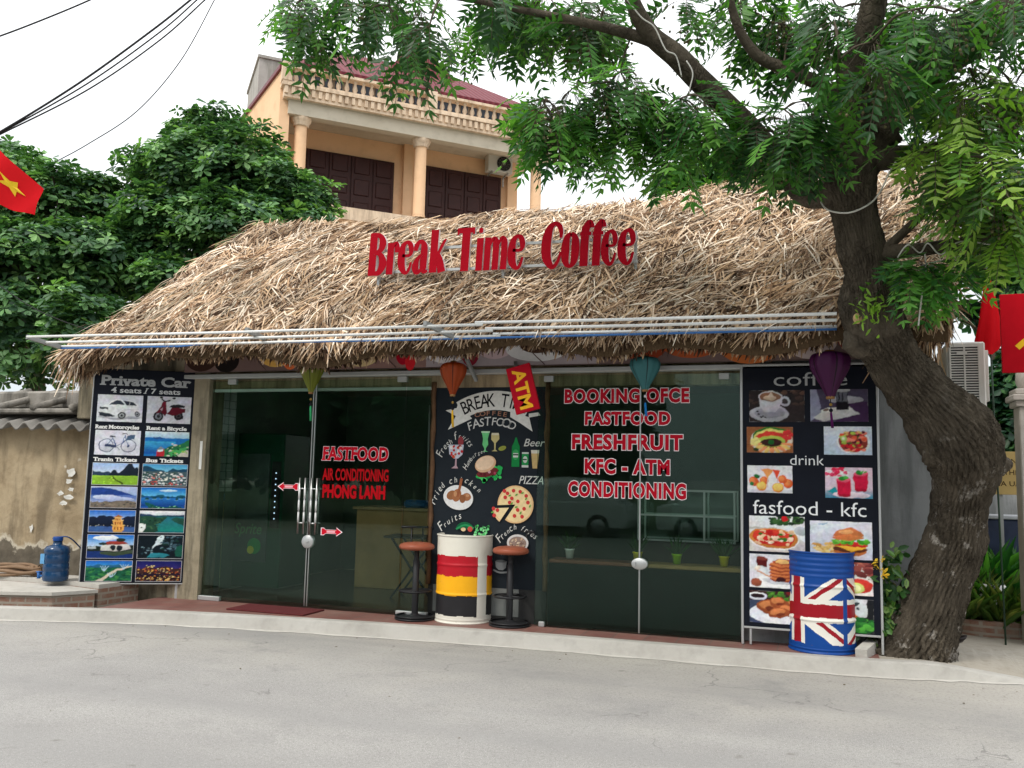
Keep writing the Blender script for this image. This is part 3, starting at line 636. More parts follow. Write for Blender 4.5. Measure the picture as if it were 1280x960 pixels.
# thin binding cords thrown over the eave
b = MB()
for i in range(26):
    u0 = random.random(); u1 = min(1, max(0, u0+random.uniform(-.10, .10))); v0 = random.uniform(.35, .8); v1 = random.uniform(.9, 1.0)
    pts = []
    for k in range(9):
        t = k/8; p = roof_pt(u0+(u1-u0)*t+.004*math.sin(k*1.7+i), v0+(v1-v0)*(t if i % 2 else math.sin(t*math.pi)), .07+.03*math.sin(k*2.1+i)); pts.append(tuple(p))
    b.tube(pts, .0042, 4)
b.build('binding_cord', simple('pale_cord', (.44, .38, .28), .7, .1), roofo)
# ================================================================ OBJECTS AT THE SHOP
# ---- big red roof sign
YS = 8.55
GL = {  # centre-line strokes (x, y, width); x-height 1
 'B': (.56, [[(.13, 0, .2), (.13, 1.32, .2)], [(.02, 1.28, .09), (.2, 1.28, .1), (.36, 1.2, .13), (.43, .99, .19), (.37, .78, .14), (.2, .69, .08)], [(.15, .69, .08), (.36, .65, .12), (.475, .36, .21), (.38, .09, .15), (.2, .04, .1), (.02, .04, .09)]]),
 'r': (.42, [[(.13, 0, .2), (.13, 1.0, .2)], [(.17, .72, .06), (.24, .92, .1), (.32, .95, .14), (.36, .82, .15), (.355, .68, .13)]]),
 'e': (.47, [[(.13, .57, .07), (.36, .57, .08), (.41, .72, .13), (.36, .92, .13), (.25, .985, .09), (.13, .85, .15), (.1, .5, .2), (.14, .2, .18), (.26, .03, .1), (.36, .1, .08), (.43, .35, .06)]]),
 'a': (.52, [[(.09, .70, .1), (.10, .84, .14), (.18, .97, .11), (.28, .96, .12), (.35, .78, .19), (.35, .2, .19), (.40, .05, .13), (.5, .06, .05)], [(.33, .62, .06), (.17, .46, .11), (.10, .24, .19), (.14, .06, .16), (.24, .06, .1), (.34, .24, .06)]]),
 'k': (.50, [[(.13, 0, .2), (.13, 1.33, .2)], [(.50, 1.02, .04), (.42, .90, .08), (.22, .46, .07)], [(.24, .58, .12), (.32, .38, .18), (.42, .0, .2)]]),
 'T': (.54, [[(.0, 1.25, .13), (.54, 1.25, .13)], [(.28, 0, .21), (.28, 1.25, .21)], [(.03, 1.29, .05), (.03, 1.12, .05)], [(.51, 1.29, .05), (.51, 1.12, .05)]]),
 'i': (.24, [[(.12, 0, .21), (.12, 1.0, .21)], [(.06, 1.22, .12), (.12, 1.225, .17), (.19, 1.22, .12)]]),
 'm': (.78, [[(.13, 0, .2), (.13, 1.0, .2)], [(.2, .74, .06), (.28, .93, .1), (.36, .93, .16), (.40, .75, .2), (.40, 0, .2)], [(.47, .74, .06), (.55, .93, .1), (.63, .93, .16), (.67, .75, .2), (.67, 0, .2)]]),
 'C': (.58, [[(.52, .86, .07), (.52, 1.04, .1), (.46, 1.22, .12), (.34, 1.30, .1), (.2, 1.18, .16), (.13, .9, .22), (.115, .6, .23), (.15, .28, .21), (.27, .05, .14), (.37, .03, .1), (.48, .2, .08), (.53, .45, .05)]]),
 'o': (.50, [[(.25, .985, .09), (.13, .85, .16), (.10, .5, .21), (.13, .15, .16), (.25, .015, .09), (.37, .15, .16), (.40, .5, .21), (.37, .85, .16), (.25, .985, .09)]]),
 'f': (.37, [[(.15, 0, .2), (.15, .95, .2), (.18, 1.15, .19), (.26, 1.30, .1), (.33, 1.24, .09), (.345, 1.12, .12)], [(.0, .95, .09), (.33, .95, .09)]]),
}
sgn = thing('roof_sign', 'big red Break Time Coffee letters on a thin steel frame standing on the thatch', 'sign', (-2.9, YS, 3.2))
REDP = simple('red_gloss_letters', (.36, .002, .012), .5, .12, 4, spec=.06)
REDE = simple('pale_letter_edges', (.62, .55, .55), .5, .05)
b = MB(); zb0 = P(462, 345, YS).z; zb1 = P(793, 331, YS).z; xa = P(461, 340, YS).x; xb = P(793, 330, YS).x
sz = lambda x: zb0+(zb1-zb0)*(x-xa)/(xb-xa)
for dz in (.10, .345): b.beam((xa+.02, YS+.03, sz(xa)+dz-.06), (xb+.03, YS+.03, sz(xb)+dz-.06), .028, .028)
for px, bot in ((471, 366), (627, 366), (793, 366)):
    p = P(px, 330, YS); b.beam((p.x, YS+.06, P(px, bot, YS).z-.12), (p.x, YS+.06, sz(p.x)+.36), .03, .03)
    b.beam((p.x, YS+.07, sz(p.x)-.02), (p.x+.03, YS+.55, sz(p.x)+.10), .022, .022)
b.build('frame', ALU, sgn)
for ch, p0, p1 in (('B', 461, 482.5), ('r', 483.5, 498), ('e', 498, 516), ('a', 516, 536.5), ('k', 537, 556.5), ('T', 570, 592), ('i', 594.5, 604), ('m', 604, 634), ('e', 635, 655), ('C', 677, 702.5), ('o', 702, 723), ('f', 723.5, 739.5), ('f', 739, 754.5), ('e', 751.5, 770.5), ('e', 772, 793)):
    gw, st = GL[ch]; x0 = P(p0, 335, YS).x; x1 = P(p1, 335, YS).x; kx = (x1-x0)/gw; h = .355; z0 = sz(x0); b = MB()
    for k, s in enumerate(st):
        path = smooth_path(s, 7)
        path = [(x*kx, y*h, w_*kx*{'m': 1.04, 'i': 1.0, 'a': 1.12}.get(ch, 1.2)) for x, y, w_ in path]; l, r = stroke_poly(path); L = len(l)
        q = lambda p, y: (x0+p[0]+.045*p[1], y, z0+p[1])
        yf, yb = YS-.03-k*.0006, YS+.008+k*.0006
        V = [q(p, yf) for p in l]+[q(p, yf) for p in r]+[q(p, yb) for p in l]+[q(p, yb) for p in r]
        F = [(i, L+i, L+i+1, i+1) for i in range(L-1)]; b.add(V, F, 0)
        b.add(V, [(2*L+i, 2*L+i+1, 3*L+i+1, 3*L+i) for i in range(L-1)]+[(i, i+1, 2*L+i+1, 2*L+i) for i in range(L-1)]+[(L+i, 3*L+i, 3*L+i+1, L+i+1) for i in range(L-1)]+[(0, 2*L, 3*L, L), (L-1, 2*L-1, 4*L-1, 3*L-1)], 1)
    b.build('letter', [REDP, REDE], sgn)

# ---- folded awning rails along the eave
aw = thing('awning_frame', 'white metal awning rails running along the whole thatched eave', 'awning frame', (-3.9, 7.75, 3.0))
for (a0, a1, Y, mat) in (((34, 421), (1046, 393), 7.35, WHITEMETAL), ((58, 428), (1046, 401), 7.6, WHITEMETAL), ((76, 433), (1046, 409), 7.85, WHITEMETAL)):
    p, q = P(*a0, Y), P(*a1, Y); b = MB(); mid = p.lerp(q, .64)+Vector((0, 0, -.004))
    b.tube([p, p.lerp(q, .3)+Vector((0, 0, -.012)), mid], .0135, 8); b.tube([p.lerp(q, .63)+Vector((0, .03, .022)), p.lerp(q, .8)+Vector((0, .03, .012)), q+Vector((0, .03, .012))], .0135, 8)
    b.build('rail', WHITEMETAL, aw)
p, q = P(75, 435.5, 7.85), P(1046, 411.5, 7.85); b = MB(); b.tube([p, p.lerp(q, .2)+Vector((0, 0, -.01)), p.lerp(q, .24)+Vector((0, 0, .012)), p.lerp(q, .5), q], .011, 6); b.build('blue_hose', simple('blue_tube', (.05, .16, .42), .5, .1), aw)
for (p0, Y0, p1, Y1) in (((34, 421), 7.35, (76, 434), 7.86), ((531, 404), 7.33, (572, 424), 7.95), ((308, 412), 7.35, (330, 423), 7.9)):
    b = MB(); a0, a1 = P(*p0, Y0), P(*p1, Y1); b.beam(a0, a1, .035, .045)
    if p0[0] == 531: b.beam(a1, (a1.x-.05, 8.62, 2.62), .03, .04)
    b.build('arm', GREYPAINT, aw)

# ---- tall travel board at the left
bw, bh = 1.13, 2.47; BL = Vector((-7.91, 8.12, .30)); ang = math.atan2(.48, .87)
tb = thing('travel_board', 'tall black board of small travel photos, headed Private Car', 'signboard', BL, ang)
BLACKV = simple('black_vinyl', (.008, .010, .017), .45, .25, 4, spec=.10)
b = MB(); b.bbox(0, bw, 0, .03, 0, bh, .004); b.build('panel', BLACKV, tb, True)
b = MB(); b.bbox(-.014, -.001, -.004, .034, 0, bh, .003); b.bbox(-.014, bw+.014, .002, .03, -.016, -.001, .003); b.build('frame', ALU, tb, True)
for x in (.08, bw-.10): b = MB(); b.bbox(x, x+.03, .031, .06, -.185, 1.2, .003); b.build('leg', ALU, tb, True)
a = Art(-.0006); a.frame(0, 0, bw, bh); Z = lambda v: 1-v; SIL = (172, 174, 176)
a.text('Private Car', .075, Z(.076), .87, .043, SIL, .035, 0, None, True, 1.0); a.text('4 seats / 7 seats', .17, Z(.112), .68, .024, (200, 202, 204), .02, 0, None, True)
for t, x, v, w in (('Rent Motorcycles', .045, .284, .42), ('Rent a Bicycle', .545, .284, .39), ('Tranin Tickets', .045, .437, .42), ('Bus Tickets', .56, .437, .36)):
    a.text(t, x, Z(v), w, .0165, (232, 232, 230), .04, 0, None, True)
a.build('lettering', tb)
def print_(parent, x, z, w, h, fn, border=(200, 200, 205), bd=.004, y=-.0012):
    a = Art(y); a.frame(0, 0, 1, 1)
    if bd: a.rect(x-bd, z-bd, w+2*bd, h+2*bd, border)
    a.frame(x, z, w, h); n0 = len(a.mb.v); fn(a)
    # the picture itself: its shapes worked up into a fine grid of ink colours, as a printed photograph
    NX, NZ, SS = int(max(40, w*150)), int(max(26, h*150)), 3; gx = (np.arange((NX+1)*SS)+.5)/((NX+1)*SS); gz = (np.arange((NZ+1)*SS)+.5)/((NZ+1)*SS)
    X, Zz = np.meshgrid(gx, gz); img = np.full(X.shape+(3,), .2); rg = np.random.default_rng(int(x*977+z*3313) % 100000)
    def fract(sc):
        o = np.zeros(X.shape)
        for k in range(4):
            g = rg.normal(size=(int(sc*2**k)+2, int(sc*1.6*2**k)+2)); u = gz*(g.shape[0]-1.001); v = gx*(g.shape[1]-1.001); i0 = u.astype(int); j0 = v.astype(int); fu = (u-i0)[:, None]; fv = (v-j0)[None]
            o += (g[i0][:, j0]*(1-fu)*(1-fv)+g[i0+1][:, j0]*fu*(1-fv)+g[i0][:, j0+1]*(1-fu)*fv+g[i0+1][:, j0+1]*fu*fv)/1.6**k
        return o
    wx, wz = fract(5)*.009, fract(5)*.012; XX = X+wx; ZZ = Zz+wz
    for f, c in zip(a.mb.f, a.mb.c):
        pts = [((a.mb.v[k][0]-x)/w, (a.mb.v[k][2]-z)/h) for k in f]
        if min(f) < n0: continue
        xs, zs = [p[0] for p in pts], [p[1] for p in pts]; x0, x1, z0, z1 = min(xs), max(xs), min(zs), max(zs)
        ins = np.zeros(X.shape, bool)
        for (xa, za), (xb, zb) in zip(pts, pts[-1:]+pts[:-1]):
            if za != zb: ins ^= ((za > ZZ) != (zb > ZZ)) & (XX < (xb-xa)*(ZZ-za)/(zb-za)+xa)
        big = (x1-x0) > .9 and (z1-z0) > .3
        sh = 1.0 if big or len(f) < 5 else .74+.52*np.clip((ZZ-z0)/(z1-z0+1e-6)*.75+(1-(XX-x0)/(x1-x0+1e-6))*.25, 0, 1)
        img = np.where(ins[..., None], np.array(c)*(sh[..., None] if not isinstance(sh, float) else sh), img)
    img *= np.clip(1+.07*fract(9)+.05*fract(22), .35, 1.8)[..., None]*(1+.03*np.stack([fract(4), fract(4), fract(4)], -1)); img = np.clip(img, 0, .9)
    img = img.reshape(NZ+1, SS, NX+1, SS, 3).mean((1, 3))
    y2 = y-.0006; kb = MB()
    for f, c in zip(a.mb.f, a.mb.c):
        if max(f) < n0: kb.add([a.mb.v[k] for k in f], [tuple(range(len(f)))], 0, c)
    me = bpy.data.meshes.new('photo_print'); o0 = len(kb.v)
    V = list(kb.v)+[(x+w*i/NX, y2, z+h*j/NZ) for j in range(NZ+1) for i in range(NX+1)]; F = list(kb.f)+[(o0+j*(NX+1)+i, o0+j*(NX+1)+i+1, o0+(j+1)*(NX+1)+i+1, o0+(j+1)*(NX+1)+i) for j in range(NZ) for i in range(NX)]
    me.from_pydata(V, [], F); cc = np.ones((len(V), 4), np.float32); cc[:o0, :3] = lin(border); cc[o0:, :3] = img.reshape(-1, 3)
    at = me.color_attributes.new('col', 'FLOAT_COLOR', 'POINT'); at.data.foreach_set('color', cc.ravel()); me.materials.append(PRINT); me.update()
    o = bpy.data.objects.new('photo_print', me); COL.objects.link(o); o.parent = parent; return o
def wheel(a, x, y, r, asp, c=(30, 32, 38), hub=(150, 155, 160), t=.3):
    a.ell(x, y, r, r*asp, c); a.ell(x, y, r*(1-t), r*(1-t)*asp, hub); a.ell(x, y, r*.3, r*.3*asp, c)
def pic_car(a):
    a.rect(0, 0, 1, 1, (214, 215, 222)); a.ell(.5, .17, .46, .07, (160, 162, 170)); A = 1.55
    a.poly([(.06, .22), (.05, .42), (.08, .55), (.22, .62), (.34, .80), (.62, .82), (.80, .76), (.90, .60), (.95, .50), (.95, .30), (.88, .24), (.5, .18), (.2, .18)], (226, 228, 232))
    a.poly([(.26, .62), (.37, .77), (.50, .785), (.60, .62)], (52, 60, 72)); a.poly([(.63, .62), (.55, .78), (.66, .785), (.80, .73), (.86, .61)], (44, 50, 62)); a.poly([(.70, .62), (.70, .78), (.715, .78), (.72, .62)], (200, 202, 206))
    a.poly([(.06, .22), (.05, .36), (.30, .31), (.42, .24), (.2, .17)], (40, 46, 56)); a.poly([(.07, .48), (.24, .43), (.24, .50), (.08, .55)], (50, 56, 64)); a.poly([(.10, .54), (.20, .50), (.21, .53), (.11, .57)], (236, 238, 240)); a.poly([(.36, .50), (.42, .47), (.44, .53)], (240, 240, 240))
    a.line([(.46, .45), (.93, .48)], .012, (160, 164, 170)); wheel(a, .55, .26, .085, A); wheel(a, .88, .31, .062, A)
def pic_scooter(a):
    a.rect(0, 0, 1, 1, (206, 206, 214)); A = 1.55; wheel(a, .27, .26, .115, A, (24, 24, 28), (120, 122, 128), .34); wheel(a, .73, .29, .10, A, (26, 24, 28), (70, 66, 70), .4)
    R = (96, 16, 34); a.poly([(.2, .36), (.30, .58), (.36, .80), (.44, .80), (.45, .52), (.48, .34), (.60, .30), (.86, .42), (.88, .55), (.56, .62), (.50, .42), (.42, .26), (.34, .40)], R)
    a.poly([(.50, .60), (.54, .68), (.70, .72), (.85, .68), (.84, .60), (.6, .58)], (28, 26, 30)); a.line([(.33, .90), (.40, .82), (.52, .84)], .05, (30, 28, 32)); a.ell(.32, .95, .04, .04, (30, 30, 34)); a.ell(.60, .93, .04, .04, (30, 30, 34)); a.line([(.27, .26), (.37, .62)], .04, (60, 60, 66)); a.poly([(.30, .52), (.36, .58), (.35, .46)], (180, 150, 160))
def pic_bike(a):
    a.rect(0, 0, 1, 1, (214, 216, 226)); A = 1.55; B = (44, 60, 96)
    for x in (.26, .74): a.ell(x, .38, .165, .165*A, B, 28); a.ell(x, .38, .148, .148*A, (206, 209, 220), 28); a.line([(x-.14, .38), (x+.14, .38)], .008, (150, 158, 180)); a.line([(x, .15), (x, .61)], .008, (150, 158, 180)); a.ell(x, .38, .03, .05, B)
    for p in ([(.26, .38), (.47, .35), (.40, .66)], [(.47, .35), (.60, .50), (.66, .80)], [(.74, .38), (.69, .60), (.65, .86)], [(.40, .66), (.26, .38)], [(.38, .72), (.47, .35)]): a.line(p, .028, (84, 108, 150))
    a.poly([(.32, .72), (.46, .72), (.44, .78), (.33, .78)], (30, 34, 50)); a.line([(.58, .86), (.66, .90), (.70, .82)], .03, (50, 50, 60)); a.poly([(.69, .62), (.86, .64), (.88, .80), (.70, .78)], (70, 92, 120)); a.poly([(.24, .34), (.48, .30), (.48, .40), (.26, .44)], (50, 60, 92)); a.line([(.47, .35), (.55, .22)], .02, B)
def pic_coast(a):
    a.grad(0, .62, 1, .38, (140, 196, 220), (216, 232, 240)); a.rect(0, 0, 1, .74, (30, 110, 180)); a.grad(0, .1, .7, .5, (24, 84, 160), (60, 160, 205)); a.hills(.74, .22, (44, 84, 140), 3, .2, .8, .7)
    a.poly([(.4, .0), (.35, .22), (.55, .40), (.8, .52), (1, .70), (1, 0)], (40, 110, 70)); a.poly([(.45, 0), (.6, .22), (1, .44), (1, 0)], (70, 160, 90)); a.poly([(.7, 0), (.85, .2), (1, .3), (1, 0)], (196, 190, 180)); a.dots(26, .5, .98, .02, .5, .015, .035, [(20, 60, 40), (150, 190, 90), (210, 200, 190)], 4, 1.5)
    a.poly([(.28, .0), (.30, .30), (.44, .32), (.46, 0)], (176, 40, 52)); a.rect(.31, .2, .11, .09, (210, 220, 226)); a.poly([(.28, .28), (.37, .40), (.46, .28)], (120, 130, 140))
def pic_karst(sk0, sk1, hl, fg, seed):
    def fn(a):
        a.grad(0, .45, 1, .55, sk1, sk0); a.hills(.55, .3, hl, seed, 0, .75, .3); a.hills(.72, .5, tuple(v*.6 for v in hl), seed+1, .25, 1, .3, f=4); a.rect(0, 0, 1, .42, fg); a.poly([(0, .3), (.35, .42), (.7, .36), (1, .42), (1, 0), (0, 0)], tuple(v*.9 for v in fg)); a.line([(.45, .4), (.5, .25), (.62, .12), (.66, 0)], .06, tuple(v*.4 for v in fg)); a.dots(24, .02, .98, .02, .38, .012, .03, [tuple(v*.8 for v in fg), tuple(min(255, v*1.15) for v in fg)], seed, 1.2)
    return fn
def pic_town(a):
    a.grad(0, .6, 1, .4, (130, 200, 224), (70, 150, 200)); a.hills(.78, .16, (30, 70, 96), 8, 0, 1, .5); a.rect(0, 0, 1, .66, (70, 92, 98)); a.dots(150, .02, .98, .05, .62, .014, .036, [(226, 228, 228), (190, 196, 198), (46, 76, 64), (206, 120, 110), (236, 236, 232), (60, 84, 90)], 3, 1.3); a.dots(24, .15, .8, .02, .2, .015, .03, [(190, 60, 60), (220, 226, 226), (30, 60, 50)], 9, 1.3)
def pic_mist(a):
    a.grad(0, .5, 1, .5, (150, 176, 214), (176, 190, 226)); a.poly([(0, .3), (0, .92), (.2, .95), (.45, .9), (.75, .72), (1, .55), (1, .3)], (36, 66, 140)); a.grad(0, .26, 1, .34, (150, 166, 206), (84, 112, 180)); a.ell(.35, .5, .3, .1, (196, 206, 232)); a.ell(.6, .42, .35, .09, (176, 188, 222)); a.rect(0, 0, 1, .26, (104, 96, 92)); a.hills(.3, .08, (120, 108, 96), 5, 0, 1, 0); a.dots(50, 0, 1, .02, .3, .012, .03, [(76, 74, 72), (140, 128, 110)], 2, 1.3)
def pic_bay(a):
    a.grad(0, .55, 1, .45, (96, 180, 224), (30, 112, 196)); a.ell(.6, .85, .2, .05, (190, 216, 236)); a.rect(0, 0, 1, .58, (24, 84, 160)); a.grad(0, .1, 1, .4, (20, 66, 140), (40, 116, 190)); a.hills(.58, .12, (26, 84, 110), 7, 0, 1, .52, f=7)
    for x, y in ((.15, .46), (.3, .5), (.45, .53), (.6, .52), (.8, .47), (.9, .52)): a.ell(x, y, .04, .06, (20, 70, 84)); a.ell(x, y-.06, .05, .012, (120, 180, 210))
    a.poly([(.2, 0), (.1, .3), (.24, .22), (.4, .08), (.8, .1), (1, 0)], (22, 84, 84)); a.dots(18, .2, .9, .02, .12, .012, .03, [(120, 190, 150), (20, 70, 60)], 4, 1.3)
def pic_dusk_tower(a):
    a.grad(0, .4, 1, .6, (190, 206, 234), (50, 110, 200)); a.rect(0, 0, 1, .42, (60, 92, 150)); 
    for x, r in ((.08, .13), (.3, .16), (.46, .15), (.84, .14), (.98, .15)): a.ell(x, .52, r, r*1.5, (22, 32, 54), 12)
    a.rect(0, .26, 1, .14, (18, 26, 44)); a.dots(16, .05, .95, .28, .34, .008, .014, [(220, 210, 190), (120, 140, 170)], 5, 1.2)
    for y, h, w in ((.10, .22, .24), (.32, .2, .2), (.52, .15, .14)):
        a.rect(.63-w/2, y, w, h, (226, 166, 84)); a.rect(.63-w/2-.02, y+h, w+.04, .03, (250, 214, 140))
        for k in range(3): a.rect(.63-w/2+w*(.14+.27*k), y+.03, w*.14, h*.55, (150, 84, 40))
    a.poly([(.54, .69), (.63, .82), (.72, .69)], (170, 110, 60)); a.rect(.52, 0, .22, .1, (200, 150, 80))
def pic_lagoon(a):
    a.grad(0, .78, 1, .22, (196, 210, 220), (236, 238, 240)); a.rect(0, 0, 1, .8, (26, 108, 112)); a.grad(.2, .1, .8, .6, (30, 130, 122), (40, 110, 130)); a.hills(.82, .06, (40, 66, 96), 4, 0, 1, .74); a.poly([(0, .3), (0, .74), (.2, .76), (.45, .7), (.62, .72), (.5, .5), (.36, .36), (.44, .1), (.3, 0), (.1, 0)], (34, 70, 56)); a.poly([(.7, .6), (.8, .7), (1, .66), (1, .3), (.86, .44)], (34, 78, 66)); a.poly([(0, 0), (0, .42), (.13, .4), (.15, .2), (.08, 0)], (226, 230, 228)); a.dots(40, .02, .5, .2, .7, .015, .03, [(20, 50, 40), (60, 96, 66)], 6, 1.3)
def pic_villa(a):
    a.grad(0, .5, 1, .5, (180, 206, 236), (40, 116, 206)); a.ell(.4, .86, .28, .1, (226, 234, 244)); a.rect(0, 0, 1, .42, (24, 50, 110)); a.poly([(0, .3), (0, .52), (.3, .5), (1, .56), (1, .16), (.6, .2), (.3, .3)], (30, 40, 34)); a.poly([(.28, .34), (.34, .62), (.9, .6), (.96, .4), (.6, .3)], (206, 206, 200))
    a.poly([(.3, .58), (.42, .72), (.74, .74), (.92, .62), (.6, .56)], (150, 56, 48)); a.ell(.72, .78, .1, .08, (30, 44, 40)); a.ell(.34, .62, .09, .07, (34, 50, 50))
    for x in (.56, .70): a.ell(x, .44, .06, .11, (28, 36, 44))
    a.poly([(.28, .28), (.6, .26), (.98, .36), (.98, .22), (.6, .1), (.3, .18)], (60, 76, 58)); a.rect(.02, .4, .18, .1, (180, 186, 190))
def pic_cave(a):
    a.rect(0, 0, 1, 1, (14, 26, 34)); a.poly([(.32, .4), (.42, .9), (.52, 1), (.58, .92), (.54, .62), (.4, .55)], (206, 222, 230)); a.poly([(.24, .06), (.3, .24), (.55, .22), (.72, .14), (.6, .04)], (44, 130, 146)); a.dots(60, .5, .95, .3, .95, .015, .045, [(60, 86, 100), (30, 56, 66), (96, 124, 136), (20, 50, 44)], 7, 1.3); a.poly([(.84, .1), (.86, .5), (1, .6), (1, .1)], (24, 84, 70)); a.dots(18, .1, .35, .2, .5, .01, .03, [(120, 150, 160), (40, 62, 72)], 8, 1.3)
def pic_bridge(a):
    a.grad(0, .7, 1, .3, (60, 140, 206), (30, 100, 190)); a.rect(0, 0, 1, .74, (28, 90, 66)); a.hills(.76, .08, (40, 96, 130), 6, 0, 1, .66); a.dots(90, 0, 1, 0, .62, .02, .05, [(24, 80, 54), (44, 116, 66), (16, 60, 50), (60, 130, 70)], 3, 1.3); a.poly([(.2, 0), (.36, .18), (.5, .4), (.66, .58), (1, .78), (1, .72), (.7, .5), (.55, .32), (.42, .1), (.38, 0)], (206, 196, 176))
    for x, y in ((.4, .62), (.56, .3), (.82, .7)):
        for t in (-.05, -.015, .02, .055): a.line([(x, y-.12), (x+t, y), (x+t*1.8, y+.12)], .03, (176, 206, 226))
def pic_night(a):
    a.grad(0, .6, 1, .4, (50, 40, 110), (24, 30, 96)); a.rect(0, 0, 1, .62, (40, 24, 30)); a.hills(.66, .12, (66, 40, 40), 6, 0, 1, .4); a.dots(150, .01, .99, .05, .66, .008, .022, [(250, 190, 90), (220, 120, 60), (255, 226, 160), (90, 50, 60), (190, 90, 50)], 5, 1.3); a.rect(0, .28, 1, .08, (34, 24, 46)); a.dots(10, .2, .4, .65, .8, .01, .02, [(255, 220, 140)], 6, 1.3); a.dots(40, .05, .95, .02, .2, .008, .018, [(255, 200, 120), (120, 60, 40)], 7, 1.5)
rows = [(.125, .253), (.293, .410), (.448, .548), (.558, .655), (.668, .768), (.781, .888), (.900, .993)]
pics = [(pic_car, pic_scooter), (pic_bike, pic_coast), (pic_karst((160, 190, 230), (206, 216, 236), (44, 62, 84), (150, 200, 60), 3), pic_town), (pic_mist, pic_bay), (pic_dusk_tower, pic_lagoon), (pic_villa, pic_cave), (pic_bridge, pic_night)]
for i, ((v0, v1), (f0, f1)) in enumerate(zip(rows, pics)):
    for (u0, u1), fn in (((.045, .488), f0), ((.530, .968), f1)):
        sh = .006 if i > 1 else 0
        print_(tb, u0*bw, (1-v1)*bh+.004, (u1-u0)*bw, (v1-v0)*bh, fn, bd=.004 if i > 1 else 0)

# ---- menu board at the right
rb = thing('food_board', 'tall black board of coffee, drink and fast food photos right of the window', 'signboard', (-.60, 8.60, .27))
RW, RH = 1.175, 2.44
b = MB(); b.bbox(0, RW, 0, .03, 0.02, RH, .003); b.build('panel', BLACKV, rb, True)
b = MB()
for x in (-.022, RW+.001): b.bbox(x, x+.021, -.006, .034, -.145, RH+.02, .003)
for z in (0.0, RH+.001): b.bbox(-.0005, RW+.0005, -.005, .033, z, z+.019, .003)
b.bbox(.05, .07, 0, .03, -.145, -.001, .003); b.build('frame', ALU, rb, True)
def RX(x): return (x-72)/400*RW
def RZ(y): return RH-(y-65)/786*RH*.995
a = Art(-.0006)
a.text('coffee', RX(168), RZ(127), RX(390)-RX(168), .125, (176, 178, 180), -.004); a.text('drink', RX(216), RZ(366), RX(318)-RX(216), .093, (226, 228, 230), -.004); a.text('fasfood - kfc', RX(102), RZ(514), RX(438)-RX(102), .125, (236, 238, 240), -.002)
a.build('lettering', rb)
def bg_(c): return lambda a: a.rect(0, 0, 1, 1, c)
def cup(a):
    a.rect(0, 0, 1, 1, (46, 38, 38)); a.dots(40, 0, 1, .55, 1, .02, .06, [(70, 54, 48), (36, 30, 32), (96, 72, 60)], 2, 1.3); a.ell(.36, .27, .35, .25, (176, 176, 184), 28); a.ell(.37, .29, .27, .17, (150, 150, 160), 24); a.ell(.64, .64, .10, .15, (196, 198, 204)); a.ell(.635, .64, .06, .09, (70, 62, 62))
    a.poly([(.17, .78), (.20, .50), (.28, .30), (.48, .30), (.56, .48), (.60, .78)], (206, 206, 212)); a.ell(.385, .78, .215, .17, (216, 214, 216), 26); a.ell(.385, .78, .19, .14, (146, 104, 78), 24); a.ell(.38, .75, .12, .08, (210, 186, 160)); a.poly([(.33, .78), (.40, .92), (.47, .78)], (222, 200, 178))
    for x, y in ((.16, .34), (.18, .26), (.22, .16), (.26, .18), (.31, .14)): a.ell(x, y, .022, .03, (30, 24, 26), 8, .6)
def press(a):
    a.rect(0, 0, 1, 1, (78, 70, 92)); a.rect(.45, 0, .55, .6, (66, 40, 76)); a.poly([(0, 0), (0, 1), (.12, 1), (.2, .3)], (150, 152, 176)); a.ell(.62, .66, .30, .12, (176, 178, 184)); a.poly([(.06, .14), (.22, 0), (.86, .24), (.66, .46), (.3, .42)], (206, 206, 206)); a.rect(.46, .36, .2, .6, (36, 34, 44)); a.rect(.47, .62, .18, .3, (110, 112, 122)); a.rect(.50, .64, .02, .26, (40, 40, 48)); a.rect(.56, .64, .02, .26, (40, 40, 48)); a.ell(.56, .96, .13, .06, (190, 190, 194)); a.ell(.30, .34, .10, .09, (226, 226, 224)); a.ell(.28, .38, .05, .04, (120, 100, 90)); a.rect(.48, .36, .16, .22, (24, 20, 28))
def fruitplate(a):
    a.rect(0, 0, 1, 1, (150, 92, 56)); a.rect(0, .3, .5, .02, (110, 64, 38)); a.ell(.53, .48, .45, .5, (226, 216, 196), 30); a.ell(.53, .62, .40, .36, (46, 110, 40), 28); a.ell(.53, .56, .38, .35, (216, 206, 110), 28); a.ell(.53, .50, .35, .32, (206, 60, 48), 28); a.ell(.53, .44, .30, .22, (170, 190, 80), 24); a.ell(.53, .40, .24, .15, (60, 30, 28), 20)
    a.ell(.53, .42, .07, .09, (30, 96, 40))
    for k in range(9): t = R_(200+k*18); a.ell(.54+.34*math.cos(t), .42+.33*math.sin(t), .05, .13, ((240, 150, 100), (236, 196, 110))[k % 2], 10, t+1.57)
    for k in range(5): a.ell(.19+.06*math.cos(k*1.26), .42+.10*math.sin(k*1.26), .06, .08, (244, 226, 140), 10)
    for k in range(5): a.ell(.88+.06*math.cos(k*1.26), .68+.12*math.sin(k*1.26), .06, .09, (214, 56, 56), 10)
    a.ell(.2, .12, .06, .07, (40, 60, 34))
def salad(a):
    a.grad(0, 0, 1, 1, (190, 206, 226), (218, 224, 234)); a.ell(.62, .44, .34, .40, (236, 238, 240), 28); a.ell(.61, .46, .30, .36, (150, 60, 50), 26); a.dots(70, .36, .86, .16, .80, .035, .06, [(206, 36, 46), (230, 190, 110), (240, 130, 110), (90, 20, 40), (176, 196, 80), (230, 90, 60), (60, 100, 40)], 5, 1.3); a.ell(.42, .56, .07, .10, (176, 206, 110)); a.ell(.42, .56, .03, .05, (236, 240, 210))
